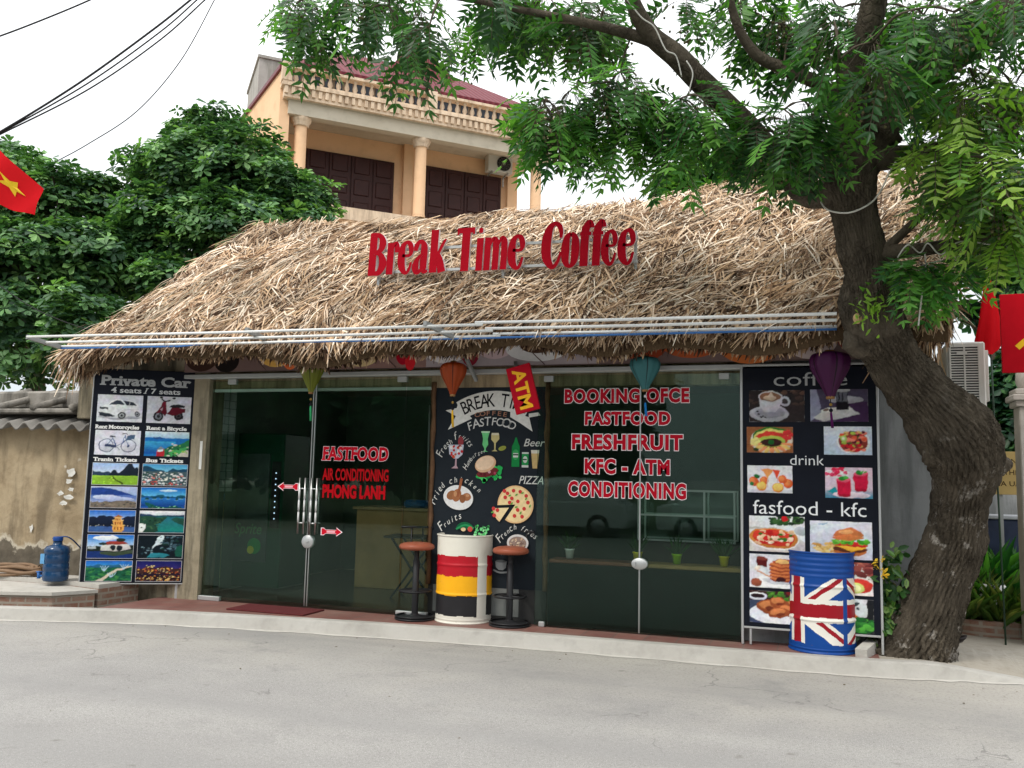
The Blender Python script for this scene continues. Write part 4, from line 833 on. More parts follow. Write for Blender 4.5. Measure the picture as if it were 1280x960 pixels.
def juice(a):
    a.rect(0, 0, 1, 1, (232, 232, 236)); a.rect(0, 0, 1, .12, (206, 208, 214))
    for x, y, r in ((.15, .42, .11), (.9, .36, .11), (.78, .5, .10), (.38, .44, .10)): a.ell(x, y, r, r*1.6, (230, 100, 50)); a.ell(x-.02, y+.03, r*.6, r, (240, 140, 80))
    a.poly([(.32, .86), (.46, .52), (.60, .86)], (240, 160, 90)); a.rect(.45, .2, .02, .34, (210, 190, 180)); a.poly([(.58, .84), (.66, .5), (.74, .82)], (226, 76, 50)); a.rect(.655, .26, .02, .26, (210, 190, 180))
    for x, y in ((.32, .24), (.68, .20)): a.ell(x, y, .12, .17, (236, 150, 50)); a.ell(x, y+.02, .10, .13, (250, 210, 110))
    a.ell(.22, .60, .05, .09, (30, 110, 50), 10, .6); a.ell(.1, .34, .05, .08, (40, 120, 60))
def reddrinks(a):
    a.rect(0, 0, 1, 1, (222, 200, 214)); a.grad(0, 0, 1, .3, (60, 130, 160), (206, 190, 206)); a.ell(.25, .8, .26, .16, (236, 236, 236)); a.dots(20, .02, .5, .72, .98, .03, .06, [(220, 40, 80), (236, 80, 120)], 3, 1.4); a.poly([(.05, .2), (.2, .36), (.3, .2), (.2, .1)], (30, 150, 160)); a.ell(.55, .12, .4, .1, (226, 210, 220))
    for x, z, w in ((.40, .10, .26), (.75, .28, .26)): a.poly([(x-w/2, z), (x-w/2-.02, z+.5), (x+w/2+.02, z+.5), (x+w/2, z)], (206, 24, 66)); a.ell(x, z+.5, w/2+.02, .07, (236, 90, 120)); a.ell(x, z, w/2, .05, (170, 16, 50)); a.ell(x-.03, z+.54, .08, .07, (40, 130, 50)); a.ell(x+.05, z+.56, .06, .05, (80, 170, 70))
    a.line([(.80, .8), (.86, .98)], .025, (240, 200, 210))
def pizza(a):
    a.grad(0, 0, 1, 1, (206, 200, 196), (232, 234, 236)); a.rect(0, .62, .5, .06, (190, 186, 180)); a.dots(40, .36, .95, .78, .99, .03, .06, [(40, 76, 40), (60, 96, 50), (30, 50, 34)], 4, 1.3); a.ell(.64, .92, .05, .08, (200, 30, 40)); a.poly([(.6, .62), (.75, .75), (1, .5), (1, .3)], (226, 230, 236)); a.ell(.92, .6, .12, .13, (180, 186, 196))
    a.ell(.44, .36, .46, .30, (236, 236, 230), 30, -.12); a.ell(.44, .38, .44, .28, (206, 130, 60), 30, -.12); a.ell(.44, .40, .38, .23, (206, 60, 44), 28, -.12); a.dots(46, .12, .76, .24, .58, .03, .07, [(244, 226, 206), (230, 190, 150), (196, 36, 36), (236, 210, 180)], 5, 1.0); a.dots(9, .15, .75, .26, .54, .025, .04, [(50, 110, 40)], 6, 1.2)
def burger(a):
    a.grad(0, 0, 1, 1, (196, 202, 216), (226, 230, 238)); a.ell(.5, .12, .46, .1, (216, 220, 230)); a.dots(30, .1, .42, .14, .42, .02, .05, [(230, 190, 110), (206, 150, 76), (244, 210, 140)], 3, 1.6); a.ell(.64, .22, .26, .12, (186, 110, 56)); a.ell(.64, .28, .27, .09, (96, 50, 34)); a.poly([(.4, .36), (.9, .36), (.82, .30), (.66, .20), (.5, .30)], (240, 176, 60)); a.ell(.64, .40, .28, .07, (196, 40, 40)); a.dots(26, .36, .92, .42, .54, .03, .05, [(90, 170, 50), (60, 140, 40), (130, 196, 80)], 4, 1.4); a.ell(.62, .62, .24, .20, (206, 120, 70), 24, 0, 0, 180); a.ell(.62, .58, .24, .07, (206, 120, 70)); a.ell(.58, .72, .12, .06, (236, 170, 110))
    a.line([(.14, .9), (.3, .93)], .03, (150, 180, 210))
def pancakes(a):
    a.rect(0, 0, 1, 1, (220, 222, 228)); a.ell(.55, .2, .46, .18, (240, 242, 244), 26); a.ell(.58, .24, .34, .12, (206, 208, 214), 24)
    for k in range(5): a.ell(.66, .28+.10*k, .30, .085, (150, 66, 40)); a.ell(.66, .31+.10*k, .29, .075, (206, 120, 70))
    a.ell(.66, .78, .24, .08, (170, 70, 44)); a.ell(.60, .78, .12, .06, (240, 190, 120)); a.ell(.56, .26, .09, .07, (60, 24, 28)); a.rect(.14, .62, .18, .24, (90, 26, 26)); a.ell(.23, .86, .09, .05, (130, 60, 50)); a.ell(.12, .16, .09, .12, (150, 80, 60)); a.line([(.14, .5), (.3, .4), (.4, .3)], .05, (206, 150, 120)); a.ell(.15, .58, .05, .06, (236, 220, 206))
def toast(a):
    a.rect(0, 0, 1, 1, (226, 220, 216)); a.dots(26, .4, 1, .6, 1, .05, .1, [(150, 76, 70), (190, 110, 90), (110, 50, 50)], 3, 1.1); a.ell(.78, .3, .22, .22, (206, 60, 50)); a.ell(.72, .22, .14, .16, (206, 214, 120)); a.ell(.72, .22, .09, .1, (236, 236, 170)); a.ell(.3, .4, .2, .16, (206, 130, 70))
def wings(a):
    a.rect(0, 0, 1, 1, (60, 70, 96)); a.rect(0, .7, 1, .3, (60, 34, 34)); a.ell(.5, .30, .52, .30, (226, 230, 238), 28); a.ell(.16, .82, .17, .12, (222, 226, 234)); a.ell(.16, .83, .12, .07, (40, 26, 30))
    for x, y, rx, ry, r in ((.34, .52, .2, .2, .3), (.52, .66, .16, .16, 0), (.72, .42, .26, .16, -.5), (.52, .34, .2, .15, .5), (.82, .66, .15, .14, .2)):
        a.ell(x, y, rx, ry, (150, 78, 46), 18, r); a.ell(x-.02, y+.04, rx*.7, ry*.6, (200, 124, 76), 14, r); a.ell(x+.03, y-.05, rx*.4, ry*.3, (110, 50, 32), 12, r)
    a.dots(12, .35, .6, .78, .95, .03, .05, [(90, 150, 50), (60, 110, 40)], 4, 1.3); a.dots(12, .65, .95, .76, .95, .03, .06, [(70, 130, 46), (110, 30, 34)], 5, 1.3)
def veg(a):
    a.rect(0, 0, 1, 1, (30, 32, 36)); a.rect(.4, .5, .5, .5, (206, 212, 216)); a.dots(20, .5, .7, .1, .5, .05, .09, [(206, 110, 50), (226, 140, 80)], 3, 1.2); a.dots(26, .68, .95, .0, .45, .05, .08, [(50, 120, 50), (80, 160, 60), (30, 90, 40)], 4, 1.2); a.dots(8, .55, .8, .6, .9, .03, .06, [(60, 70, 76), (226, 230, 230)], 5, 1.2)
for fn, x0, y0, x1, y1 in ((cup, 92, 140, 262, 237), (press, 279, 139, 449, 236), (fruitplate, 84, 252, 226, 330), (salad, 318, 250, 458, 334), (juice, 85, 369, 223, 451), (reddrinks, 320, 371, 457, 461), (pizza, 90, 520, 258, 626), (burger, 273, 529, 453, 638), (pancakes, 90, 634, 258, 733), (toast, 273, 646, 453, 740), (wings, 90, 742, 258, 836), (veg, 273, 750, 453, 846)):
    dz = 0
    print_(rb, RX(x0), RZ(y1), RX(x1)-RX(x0), RZ(y0)-RZ(y1), fn, bd=0)

# ---- hand-painted chalkboard panel between door and window
mb_ = thing('painted_menu_board', 'hand-painted black menu board with Break Time banner, burger and pizza, behind the stools', 'menu board', (-3.88, 8.79, .121))
MW, MH = 1.31, 2.50
CH = Mt('blackboard_paint'); f = CH.noise(3, 6, .65); CH.color(CH.mix(f, (.010, .014, .020), (.022, .028, .034))).set(rough=.5, spec=.08)
b = MB(); b.box(0, MW, 0, .03, .34, MH); b.build('panel', CH.m, mb_, True)
b = MB(); b.box(.0, MW, .001, .04, 0, .338); b.box(.06, .30, -.004, .0005, .06, .338, 1); b.box(.56, 1.02, -.004, .0005, .06, .338, 1); b.build('plinth', [simple('dark_plinth', (.03, .03, .03), .6, .2), simple('dusty_plinth_panel', (.16, .17, .165), .6, .2, 4)], mb_, True)
bark = simple('rough_bark_strip', (.14, .075, .04), .9, .35, 12, 0, .8, 30)
for x in (-.015, MW-.03):
    b = MB(); b.tube([(x+.02+.006*math.sin(k*2.1), -.012, .34+k*.18) for k in range(13)], [.026+.006*math.sin(k*3.7) for k in range(13)], 7, rough=.15); b.build('bark_strip', bark, mb_, True)
# picture coordinates: zoom crop of the photograph, 480 px wide, mapped to metres on the board
KX = lambda x: (x-46)/394*MW
KZ = lambda y: 2.46-(y-85)/340.0
a = Art(-.001); c = (232, 231, 226)
def kp(pts): return [(KX(x), KZ(y)) for x, y in pts]
def k8(pts): return kp([((x/8+20)*2.667, (y/8+30)*2.667) for x, y in pts])
cx, cz = k8([(622, 178)])[0]; RB = .80; cz -= RB
def band(r0, r1, a0, a1, n=24):
    t = [R_(a0+(a1-a0)*i/n) for i in range(n+1)]; return [(cx+r1*math.cos(q), cz+r1*math.sin(q)) for q in t]+[(cx+r0*math.cos(q), cz+r0*math.sin(q)) for q in t[::-1]]
a.poly(k8([(105, 288), (222, 262), (240, 190), (345, 330), (385, 378), (135, 502), (215, 350)]), c); a.poly(k8([(775, 300), (860, 330), (965, 365), (1000, 517), (880, 430), (775, 362)]), c); a.poly(k8([(960, 368), (1075, 345), (1055, 312), (960, 325)]), c)
a.poly(band(RB-.105, RB+.10, 120, 62), c)
a.arc_text('BREAK TIME', cx, cz, RB-.068, 118.5, 63, .140, (14, 16, 18), .006, 0, .72)
q = k8([(583, 342)])[0]; a.arc_text('COFFEE', q[0], q[1]-.75, .75, 104.5, 76, .046, (170, 122, 98), .012, 0, 1.35)
q = k8([(592, 452)])[0]; a.arc_text('FASTFOOD', q[0], q[1]-.60, .60, 116, 66, .088, (214, 214, 212), .006, .1, .95, .08)
def path_text(t, pts, cap, c, shear=.25, kx=.85, bold=.0):
    """hand lettering set along a curve given in picture coordinates (zoom px)"""
    pth = smooth_path(kp(pts), 8); ls = [0]
    for p, q in zip(pth, pth[1:]): ls.append(ls[-1]+math.hypot(q[0]-p[0], q[1]-p[1]))
    r = random.Random(len(t)*7); n = len(t); a.k += 1; a.hold = True
    for i, ch in enumerate(t):
        if ch == ' ': continue
        d = ls[-1]*(i+.4)/n; j = max(k for k in range(len(ls)-1) if ls[k] <= d); f = (d-ls[j])/(ls[j+1]-ls[j]); p, q = pth[j], pth[j+1]; x, y = p[0]+(q[0]-p[0])*f, p[1]+(q[1]-p[1])*f; th = math.atan2(q[1]-p[1], q[0]-p[0])
        V, F, _ = glyphs(ch, bold, shear); s = cap/CAPH*r.uniform(.85, 1.2)*(1.35 if i == 0 else 1); m = (min(v[0] for v in V)+max(v[0] for v in V))/2; cr, sr = math.cos(th), math.sin(th)
        a.raw([(x+(v[0]-m)*kx*s*cr-v[1]*s*sr, y+(v[0]-m)*kx*s*sr+v[1]*s*cr) for v in V], F, c)
    a.hold = False
z4 = lambda pts: [((20+x/6.4)*2.667, (140+y/6.4)*2.667) for x, y in pts]
z3 = lambda pts: [((20+x/8)*2.667, (30+y/8)*2.667) for x, y in pts]
W_ = (214, 214, 210)
# fruit glass
path_text('Fresh', z3([(88, 795), (120, 720), (200, 640)]), .062, W_); path_text('fruits', z3([(222, 610), (290, 600), (372, 700)]), .058, W_); a.ell(KX(145), KZ(290), .032, .055, (150, 60, 66)); a.poly(kp([(103, 302), (156, 302), (152, 338), (137, 352), (122, 352), (106, 336)]), (196, 200, 214)); a.dots(16, KX(110), KX(150), KZ(346), KZ(308), .012, .022, [(206, 76, 50), (236, 200, 190), (190, 40, 50), (240, 230, 226)], 4, 1.0); a.poly(kp([(128, 352), (133, 352), (133, 378), (139, 388), (115, 388), (127, 378)]), (180, 150, 160))
# cocktail, wine, lime
a.poly(kp([(216, 252), (244, 252), (238, 280), (240, 300), (232, 314), (232, 322), (240, 326), (218, 326), (227, 322), (227, 314), (220, 300), (222, 280)]), (110, 200, 130)); a.poly(kp([(215, 252), (245, 252), (244, 258), (216, 258)]), (190, 226, 190)); a.poly(kp([(250, 262), (276, 262), (277, 280), (266, 294), (265, 318), (272, 324), (252, 324), (261, 318), (260, 294), (250, 282)]), (200, 186, 130)); a.poly(kp([(251, 258), (275, 258), (275, 266), (251, 266)]), (214, 206, 180)); a.ell(KX(288), KZ(313), .045, .024, (150, 156, 70), 14, .3)
# beer
a.poly(kp([(327, 290), (331, 274), (336, 274), (340, 290), (346, 306), (346, 378), (320, 378), (320, 306)]), (22, 130, 66)); a.ell(KX(333), KZ(335), .035, .055, (60, 160, 90)); a.rect(KX(325), KZ(345), .055, .045, (206, 214, 206)); a.rect(KX(325), KZ(338), .055, .014, (20, 50, 30)); a.rect(KX(354), KZ(380), KX(376)-KX(354), KZ(326)-KZ(380), (206, 210, 206)); a.rect(KX(354), KZ(372), KX(376)-KX(354), KZ(332)-KZ(372), (30, 140, 74)); a.ell(KX(365), KZ(352), .024, .036, (196, 206, 196)); a.rect(KX(357), KZ(354), .045, .012, (20, 60, 36))
a.poly(kp([(384, 320), (411, 320), (405, 383), (390, 383)]), (206, 176, 120)); a.poly(kp([(384, 318), (411, 318), (410, 330), (385, 330)]), (226, 220, 206)); a.text('Beer', KX(360), KZ(305), .23, .078, W_, .004, .3)
# hamburger
path_text('Hamburger', z3([(350, 930), (390, 850), (450, 780), (545, 745)]), .042, W_)
a.dots(22, KX(196), KX(285), KZ(432), KZ(408), .018, .03, [(40, 170, 84), (70, 196, 100), (30, 140, 70)], 5, .8); a.dots(8, KX(262), KX(286), KZ(410), KZ(376), .018, .028, [(40, 170, 84), (70, 196, 100)], 6, 1); a.ell(KX(240), KZ(400), .125, .045, (110, 40, 44), 18, .25); a.dots(10, KX(215), KX(270), KZ(412), KZ(386), .014, .022, [(170, 70, 90), (90, 30, 34), (200, 150, 160)], 7, 1); a.ell(KX(233), KZ(370), .122, .085, (216, 176, 140), 24, .35); a.ell(KX(231), KZ(367), .105, .07, (230, 200, 170), 24, .35)
# fried chicken
path_text('Fried', z4([(25, 350), (60, 260), (112, 180)]), .062, W_); path_text('chicken', z4([(140, 175), (240, 150), (320, 190), (395, 250)]), .060, W_)
a.ell(KX(143), KZ(493), .172, .130, (222, 222, 222), 28, -.15); a.ell(KX(120), KZ(485), .06, .048, (150, 100, 66), 18, .5); a.ell(KX(138), KZ(485), .05, .07, (160, 104, 70), 18, -.3); a.line(kp([(140, 490), (148, 455), (153, 424)]), .03, (150, 90, 60)); a.ell(KX(172), KZ(490), .05, .042, (160, 106, 72), 18); a.ell(KX(158), KZ(497), .035, .045, (140, 90, 60), 18); a.ell(KX(133), KZ(480), .018, .03, (190, 140, 100)); a.ell(KX(175), KZ(485), .02, .016, (190, 140, 104))
# pizza
a.text('PIZZA', KX(347), KZ(438), .265, .082, W_, .004, .3)
pcx, pcz, pr = KX(337), KZ(511), .198
def wedge(x, z, r, a0, a1, c): t = [R_(a0+(a1-a0)*k/30) for k in range(31)]; a.poly([(x, z)]+[(x+r*math.cos(q), z+r*math.sin(q)*.99) for q in t], c)
wedge(pcx, pcz, pr, -124, 184, (232, 190, 140)); wedge(pcx, pcz, pr*.92, -124, 184, (240, 214, 160)); wedge(pcx-.07, pcz-.035, pr*.92, 184, 236, (236, 200, 150)); wedge(pcx-.07, pcz-.035, pr*.80, 184, 236, (240, 216, 166))
for x, y in ((310, 473), (330, 463), (352, 466), (372, 480), (318, 505), (345, 500), (378, 503), (366, 525), (345, 530), (335, 551), (360, 553), (303, 487), (300, 465), (325, 490), (265, 528), (278, 533), (268, 552)): a.ell(KX(x), KZ(y), .020, .020, (206, 64, 62), 12)
for x, y, r in ((340, 477, .6), (325, 508, .8), (360, 470, .4), (385, 515, 1.2), (355, 540, 1), (318, 480, .5), (262, 541, .2), (340, 520, .3), (372, 490, .9)): a.ell(KX(x), KZ(y), .017, .008, (100, 170, 70), 8, r)
# fruits, french fries, coffee
path_text('Fruits', z4([(95, 575), (160, 510), (262, 460)]), .066, W_); a.ell(KX(170), KZ(605), .10, .075, (20, 96, 60), 20, 0, 0, 180); a.line(kp([(140, 606), (170, 590), (200, 600)]), .02, (40, 140, 84)); a.ell(KX(188), KZ(604), .028, .028, (190, 76, 66)); a.ell(KX(165), KZ(606), .028, .02, (216, 190, 150)); a.dots(34, KX(205), KX(250), KZ(640), KZ(588), .012, .018, [(110, 206, 130), (80, 180, 100), (150, 226, 160)], 6, 1)
path_text('French fries', z4([(575, 650), (640, 570), (720, 540), (850, 620)]), .058, W_); a.ell(KX(348), KZ(645), .118, .088, (216, 214, 212), 24); a.ell(KX(348), KZ(645), .095, .066, (150, 130, 120), 22); a.dots(26, KX(325), KX(372), KZ(658), KZ(630), .008, .02, [(206, 180, 150), (110, 80, 70), (230, 214, 190)], 8, .5)
a.text('COFFEL', KX(205), KZ(706), .21, .04, (120, 124, 126), 0, 0, None, False, 1.3); a.line(kp([(296, 690), (300, 682), (295, 674)]), .008, (120, 124, 126)); a.line(kp([(304, 690), (308, 682), (303, 674)]), .008, (120, 124, 126)); a.poly(kp([(276, 712), (314, 710), (312, 732), (302, 742), (288, 742), (278, 732)]), (120, 124, 126)); a.ell(KX(295), KZ(711), .058, .014, (84, 88, 90)); a.line(kp([(270, 742), (290, 750), (318, 748)]), .018, (120, 124, 126)); 
a.build('painted_pictures', mb_, PAINT)

# ---- oil drums used as tables
def drum(name, label, loc, colf, rz=0.0, ramp=.007, cor=.0):
    t = thing(name, label, 'oil drum', loc, rz, 'painted oil drums'); R = .29; prof = []
    ribs = (.29, .585)
    nz = 190 if cor else 120
    for k in range(nz+1):
        z = .012+.856*k/nz; r = R
        for q in ribs: r += ramp*math.exp(-((z-q)/.012)**2)
        if .66 < z < .85: r += cor*math.sin((z-.66)/.19*math.pi*8)
        if z < .05: r += .003*math.sin(z*200)
        prof.append((r, z))
    b = MB(); b.lathe(prof, 360 if cor else 220, colf=colf)
    rn = random.Random(name); dents = [(rn.uniform(0, 6.28), rn.uniform(.1, .8), rn.uniform(.05, .1), rn.uniform(.002, .006)) for _ in range(26)]
    nv = []
    for x, y, z in b.v:
        th = math.atan2(y, x); d = 0
        for a_, zz, s, am in dents:
            da = (th-a_+math.pi) % (2*math.pi)-math.pi
            d += am*math.exp(-((da*R)**2+(z-zz)**2)/s**2)
        k = 1-d/R; nv.append((x*k, y*k, z))
    b.v = nv; b.build('barrel', DRUM, t, True)
    topc = colf(0, .86)
    b = MB(); b.lathe([(R, .868), (R+.007, .872), (R+.008, .882), (R, .886), (R-.012, .882), (R-.016, .868), (.0, .866)], 64, colf=lambda a_, z: topc); b.build('lid', DRUM, t, True); b = MB(); b.lathe([(R-.01, 0), (R+.007, .0), (R+.008, .010), (R, .014)], 64, colf=lambda a_, z: colf(a_, .02)); b.build('rim', DRUM, t, True)
    b = MB(); b.lathe([(.0, .89), (.035, .89), (.04, .866)], 16, (.17, .1, 0), colf=lambda a_, z: topc); b.build('bung', DRUM, t, True); return t
DR = Mt('gloss_drum_paint'); f = DR.noise(7, 6, .7); f2 = DR.noise(3, 8, .75, stretch=(1.4, 1.4, .5))
c_ = DR.mix(DR.ramp(f, [(.3, 0.0), (.75, .22)]), DR.attr(), DR.mix(1.0, DR.attr(), (.72, .7, .66), 'MULTIPLY'))
c_ = DR.mix(DR.ramp(f2, [(.66, 0.0), (.72, .55)]), c_, (.20, .15, .11))
sz_ = DR.n('ShaderNodeSeparateXYZ'); DR.l(DR.tc.outputs['Object'], sz_.inputs[0]); dm = DR.n('ShaderNodeMapRange'); DR.l(sz_.outputs[2], dm.inputs[0]); dm.inputs[1].default_value = .16; dm.inputs[2].default_value = .0; da = DR.n('ShaderNodeMath', operation='MULTIPLY_ADD'); DR.l(DR.noise(11, 6, .7), da.inputs[0]); da.inputs[1].default_value = .9; DR.l(dm.outputs[0], da.inputs[2])
c_ = DR.mix(DR.ramp(da.outputs[0], [(1.0, 0.0), (1.5, .6)]), c_, (.20, .16, .115)); c_ = DR.mix(DR.ramp(DR.noise(24, 3, .6), [(.70, 0.0), (.73, .8)]), c_, (.16, .09, .055))
DR.color(c_).set(rough=.42, spec=.3).bump(DR.noise(14, 5, .6), .06, .01); DRUM = DR.m
view = lambda loc: math.atan2(-loc[1], -loc[0])          # direction from a drum to the road viewer
LG = (-3.44, 8.72, .12); LU = (.085, 8.68, .12)
vG, vU = view(LG), view(LU); wob = lambda t, k, a_=.004: a_*math.sin(t*7+k)+a_*.7*math.sin(t*17+k*2)
cW, cR, cY, cK = lin((222, 218, 206)), lin((178, 16, 34)), lin((244, 176, 22)), lin((36, 35, 38))
def ger(t, z):
    a_ = math.degrees((t-vG+math.pi) % (2*math.pi)-math.pi); g = math.degrees(wob(z*9, 2, .006))       # to the viewer's right is positive
    for lo in (27.5, 207.5, -152.5):
        if lo+g < a_ < lo+24.5+g*.6: return cW
    z += wob(t, 1)
    if z > .678: return cW
    if z > .474: return cR
    if z > .280: return cY
    if z > .078: return cK
    return cW
cB, cN, cS = lin((6, 66, 142)), lin((150, 12, 30)), lin((228, 225, 216))
def uk(t, z):
    a_ = math.degrees((t-vU+math.pi) % (2*math.pi)-math.pi)
    for cen in (-47.5, 132.5, -227.5):
        d = a_-cen
        if abs(d) < 85.5:
            x = d*math.pi/180*.29; y = z-.372+wob(t, 3, .003); hw, hh = .433, .285
            if abs(y) > hh+.002: return cB
            if abs(y) < .058 or abs(x) < .047: return cN
            if abs(y) < .100 or abs(x) < .088: return cS
            s = 1 if x*y > 0 else -1; k = hh/hw*1.08
            q = (y*s-abs(x)*k*1.0) if True else 0
            e_ = (abs(y)-(abs(x)-.04)*k)
            if s < 0: e_ = -e_
            if abs(e_) < .082:
                if .0 < e_*(1) < .045: return cN
                return cS
            return cB
    return cB
drum('oil_drum', 'white oil drum banded red, yellow and black, standing in front of the menu board', LG, ger)
drum('oil_drum', 'blue oil drum painted with a red and white crossed flag, below the food board', LU, uk, 0, .009, .0028)

# ---- bar stools
def stool(label, loc, rz):
    t = thing('bar_stool', label, 'bar stool', loc, rz, 'bar stools around the striped drum')
    b = MB(); b.lathe([(0, 0), (.195, 0), (.21, .008), (.205, .02), (.12, .032), (.05, .045), (.036, .06)], 36); b.lathe([(.15, .02), (.205, .03), (.21, .04), (.19, .045)], 36); b.build('base', BLACKPAINT, t, True)
    b = MB(); b.lathe([(.034, .05), (.034, .60), (.026, .605), (.026, .70), (.06, .705), (.06, .715)], 16); b.build('post', BLACKPAINT, t, True)
    b = MB(); ring = [(.165*math.cos(k*math.pi/12), .165*math.sin(k*math.pi/12), .29) for k in range(25)]; b.tube(ring, .011, 8, cap=False); b.tube([(-.165, 0, .29), (.165, 0, .29)], .009, 6); b.tube([(0, -.165, .29), (0, .165, .29)], .009, 6); b.build('footrest', BLACKPAINT, t, True)
    b = MB(); b.lathe([(0, .712), (.15, .712), (.178, .722), (.186, .74), (.178, .765), (.14, .782), (.07, .79), (0, .792)], 40); b.build('seat', simple('terracotta_leatherette', (.29, .08, .043), .42, .14, 9), t, True)
    b = MB()
    for x in (-.06, .06): b.tube([(x, .10, .715), (x, .178, .73), (x, .195, .76), (x, .19, .93)], .009, 8)
    b.tube([(-.17, .165, .935), (-.09, .185, .935), (.09, .185, .935), (.17, .165, .935)], .012, 8); b.build('backrest', BLACKPAINT, t, True); return t
stool('terracotta bar stool left of the striped drum, beside the glass door', (-3.92, 8.56, .12), R_(25))
stool('terracotta bar stool standing clear of the striped drum on its right', (-2.90, 8.62, .12), R_(-18))
stool('terracotta bar stool mostly hidden behind the striped drum', (-3.22, 8.61+.0, .12) if False else (-3.42, 9.10, .12), R_(5)) if False else None

# ---- silk lanterns under the eave
SILK = Mt('lantern_silk'); f = SILK.noise(40, 3); SILK.color(SILK.attr()).set(rough=.55); tr_ = SILK.n('ShaderNodeBsdfTranslucent'); SILK.l(SILK.attr(), tr_.inputs[0]); mxs = SILK.n('ShaderNodeMixShader'); mxs.inputs[0].default_value = .45; SILK.l(SILK.b.outputs[0], mxs.inputs[1]); SILK.l(tr_.outputs[0], mxs.inputs[2]); SILK.l(mxs.outputs[0], SILK.out.inputs[0]); SILK = SILK.m
def lantern(label, px, pyt, pyb, wpx, tail, c, tc_, Y=8.25, bead=(150, 120, 60)):
    top = P(px, pyt, Y); bot = P(px, pyb, Y); h = top.z-bot.z; r = px2m(wpx, top)/2
    t = thing('silk_lantern', label, 'lantern', (top.x, Y, bot.z), 0, 'silk lanterns hung under the eave')
    prof = [(.20, 0), (.22, .03), (.30, .12), (.50, .28), (.75, .47), (.94, .63), (1.0, .75), (.98, .85), (.84, .94), (.5, .99), (.25, 1.0)]
    prof = smooth_path(prof, 3)
    b = MB(); b.lathe([(q*r, z*h) for q, z in prof], 64, colf=lambda a_, z: lin(c) if (math.degrees(a_)/36) % 1 > .07 else lin(tuple(v*.55 for v in c)), lob=-.10, lobn=10); b.build('shade', SILK, t, True)
    for zz, q in ((0, .21), (h*1.01, .24)): b = MB(); b.lathe([(0, -.012), (q*r, -.012), (q*r*1.05, 0), (q*r, .012), (0, .012)], 20, (0, 0, zz)); b.build('cap', simple('lantern_wood', (.25, .13, .05), .5, .1), t, True)
    dz = P(px, tail, Y).z-bot.z; b = MB(); m1 = dz*.42
    b.tube([(0, 0, 0), (.004, 0, m1)], .004, 5, 0, lin((30, 30, 34))); b.ball((.003, 0, m1*.55), .014, 8, 0, lin(bead)); b.ball((.004, 0, m1), .017, 8, 0, lin((26, 26, 34)))
    for k in range(7): an = k*.9; b.tube([(.004, 0, m1), (.004+.006*math.cos(an), .006*math.sin(an), m1-.03), (.006+.008*math.cos(an)+.008, .008*math.sin(an), dz)], .0045, 5, 0, lin(tc_))
    b.build('tassel', PAINT, t, True)
    b = MB(); b.tube([(0, 0, h), (0, .02, h+.35)], .003, 4); b.build('cord', CABLE, t, True)
lantern('olive green silk lantern with green tassel in front of the glass door', 390.5, 452, 491, 29, 526, (128, 136, 40), (60, 170, 110))
lantern('rusty orange silk lantern with yellow tassel by the painted menu board', 567, 453, 494, 32, 534, (176, 72, 18), (226, 180, 50))
lantern('teal blue silk lantern with blue tassel above the window lettering', 806.5, 446, 488, 37, 520, (66, 128, 132), (30, 120, 190), bead=(206, 206, 210))
lantern('dark purple silk lantern hanging over the word coffee', 1037, 440, 497, 49, 535, (84, 18, 78), (84, 20, 84), 8.2)

# ---- ATM placard on its bracket
q = [P(632, 460, 8.2), P(662, 456, 8.2), P(675, 512, 8.2), P(645, 517, 8.2)]
ctr = (q[0]+q[2])/2; tilt = math.atan2(q[1].x+q[0].x-q[2].x-q[3].x, q[0].z+q[1].z-q[2].z-q[3].z); pw = (q[1]-q[0]).length; ph = (q[0]-q[3]).length
at = thing('atm_placard', 'small tilted red ATM placard with yellow letters hung under the eave', 'sign', ctr); at.rotation_euler = (0, tilt, 0)
b = MB(); b.bbox(-pw/2, pw/2, 0, .03, -ph/2, ph/2, .004); b.build('panel', simple('red_placard', (.38, .005, .016), .5, .1, spec=.06), at, True)
a = Art(-.0008); V, F, _ = glyphs('ATM', .03, 0, 1.02); x0 = min(v[0] for v in V); x1 = max(v[0] for v in V); k = ph*.86/(x1-x0); kk = pw*.50/CAPH
a.raw([(-pw*.26+v[1]*kk, ph*.43-(v[0]-x0)*k) for v in V], [f for f in F], (236, 176, 40)); a.build('lettering', at)
b = MB(); b.beam((-.03, .04, ph/2-.12), (-.12, .38, ph/2+.12), .035, .05); b.build('bracket', GREYPAINT, at, True)

# ---- doormat
mt_ = MB(); mt_.v = []
ps = [G(258, 761, .121), G(352, 770, .121), G(402, 764, .121), G(306, 757.5, .121)]
mt_ = MB(); mt_.bbox(-5.98, -5.02, 8.20, 8.62, .1215, .136, .004)
o = mt_.build('doormat', simple('dark_red_mat', (.10, .018, .020), .9, .25, 30, 0, .6, 120)); tag(o, 'thin dark red doormat lying before the glass door', 'doormat')

# ---- inside the shop
fr = thing('drinks_fridge', 'tall dark green drinks fridge with a column of small lit price lights inside the shop', 'fridge', (-6.70, 9.72, .12), R_(0))
b = MB(); b.bbox(-.36, .36, 0, .6, .03, 1.98, .015); b.build('body', simple('green_fridge_panel', (.006, .045, .024), .35, .1), fr, True)
b = MB(); b.bbox(-.31, .17, -.03, -.002, .35, 1.72, .006); b.build('door', simple('fridge_door', (.05, .07, .065), .15, .2), fr, True)
b = MB(); b.bbox(.20, .33, -.02, -.002, .78, 1.62, .004); b.build('light_strip', BLACKPAINT, fr, True)
LED = Mt('blue_white_led'); LED.color((.5, .6, .9)); LED.b.inputs['Emission Color'].default_value = (.55, .7, 1, 1); LED.b.inputs['Emission Strength'].default_value = 1.2
b = MB()
for k in range(9): b.ball((.27, -.026, .90+k*.072), .008, 8)
b.build('indicator_lights', LED.m, fr, True)
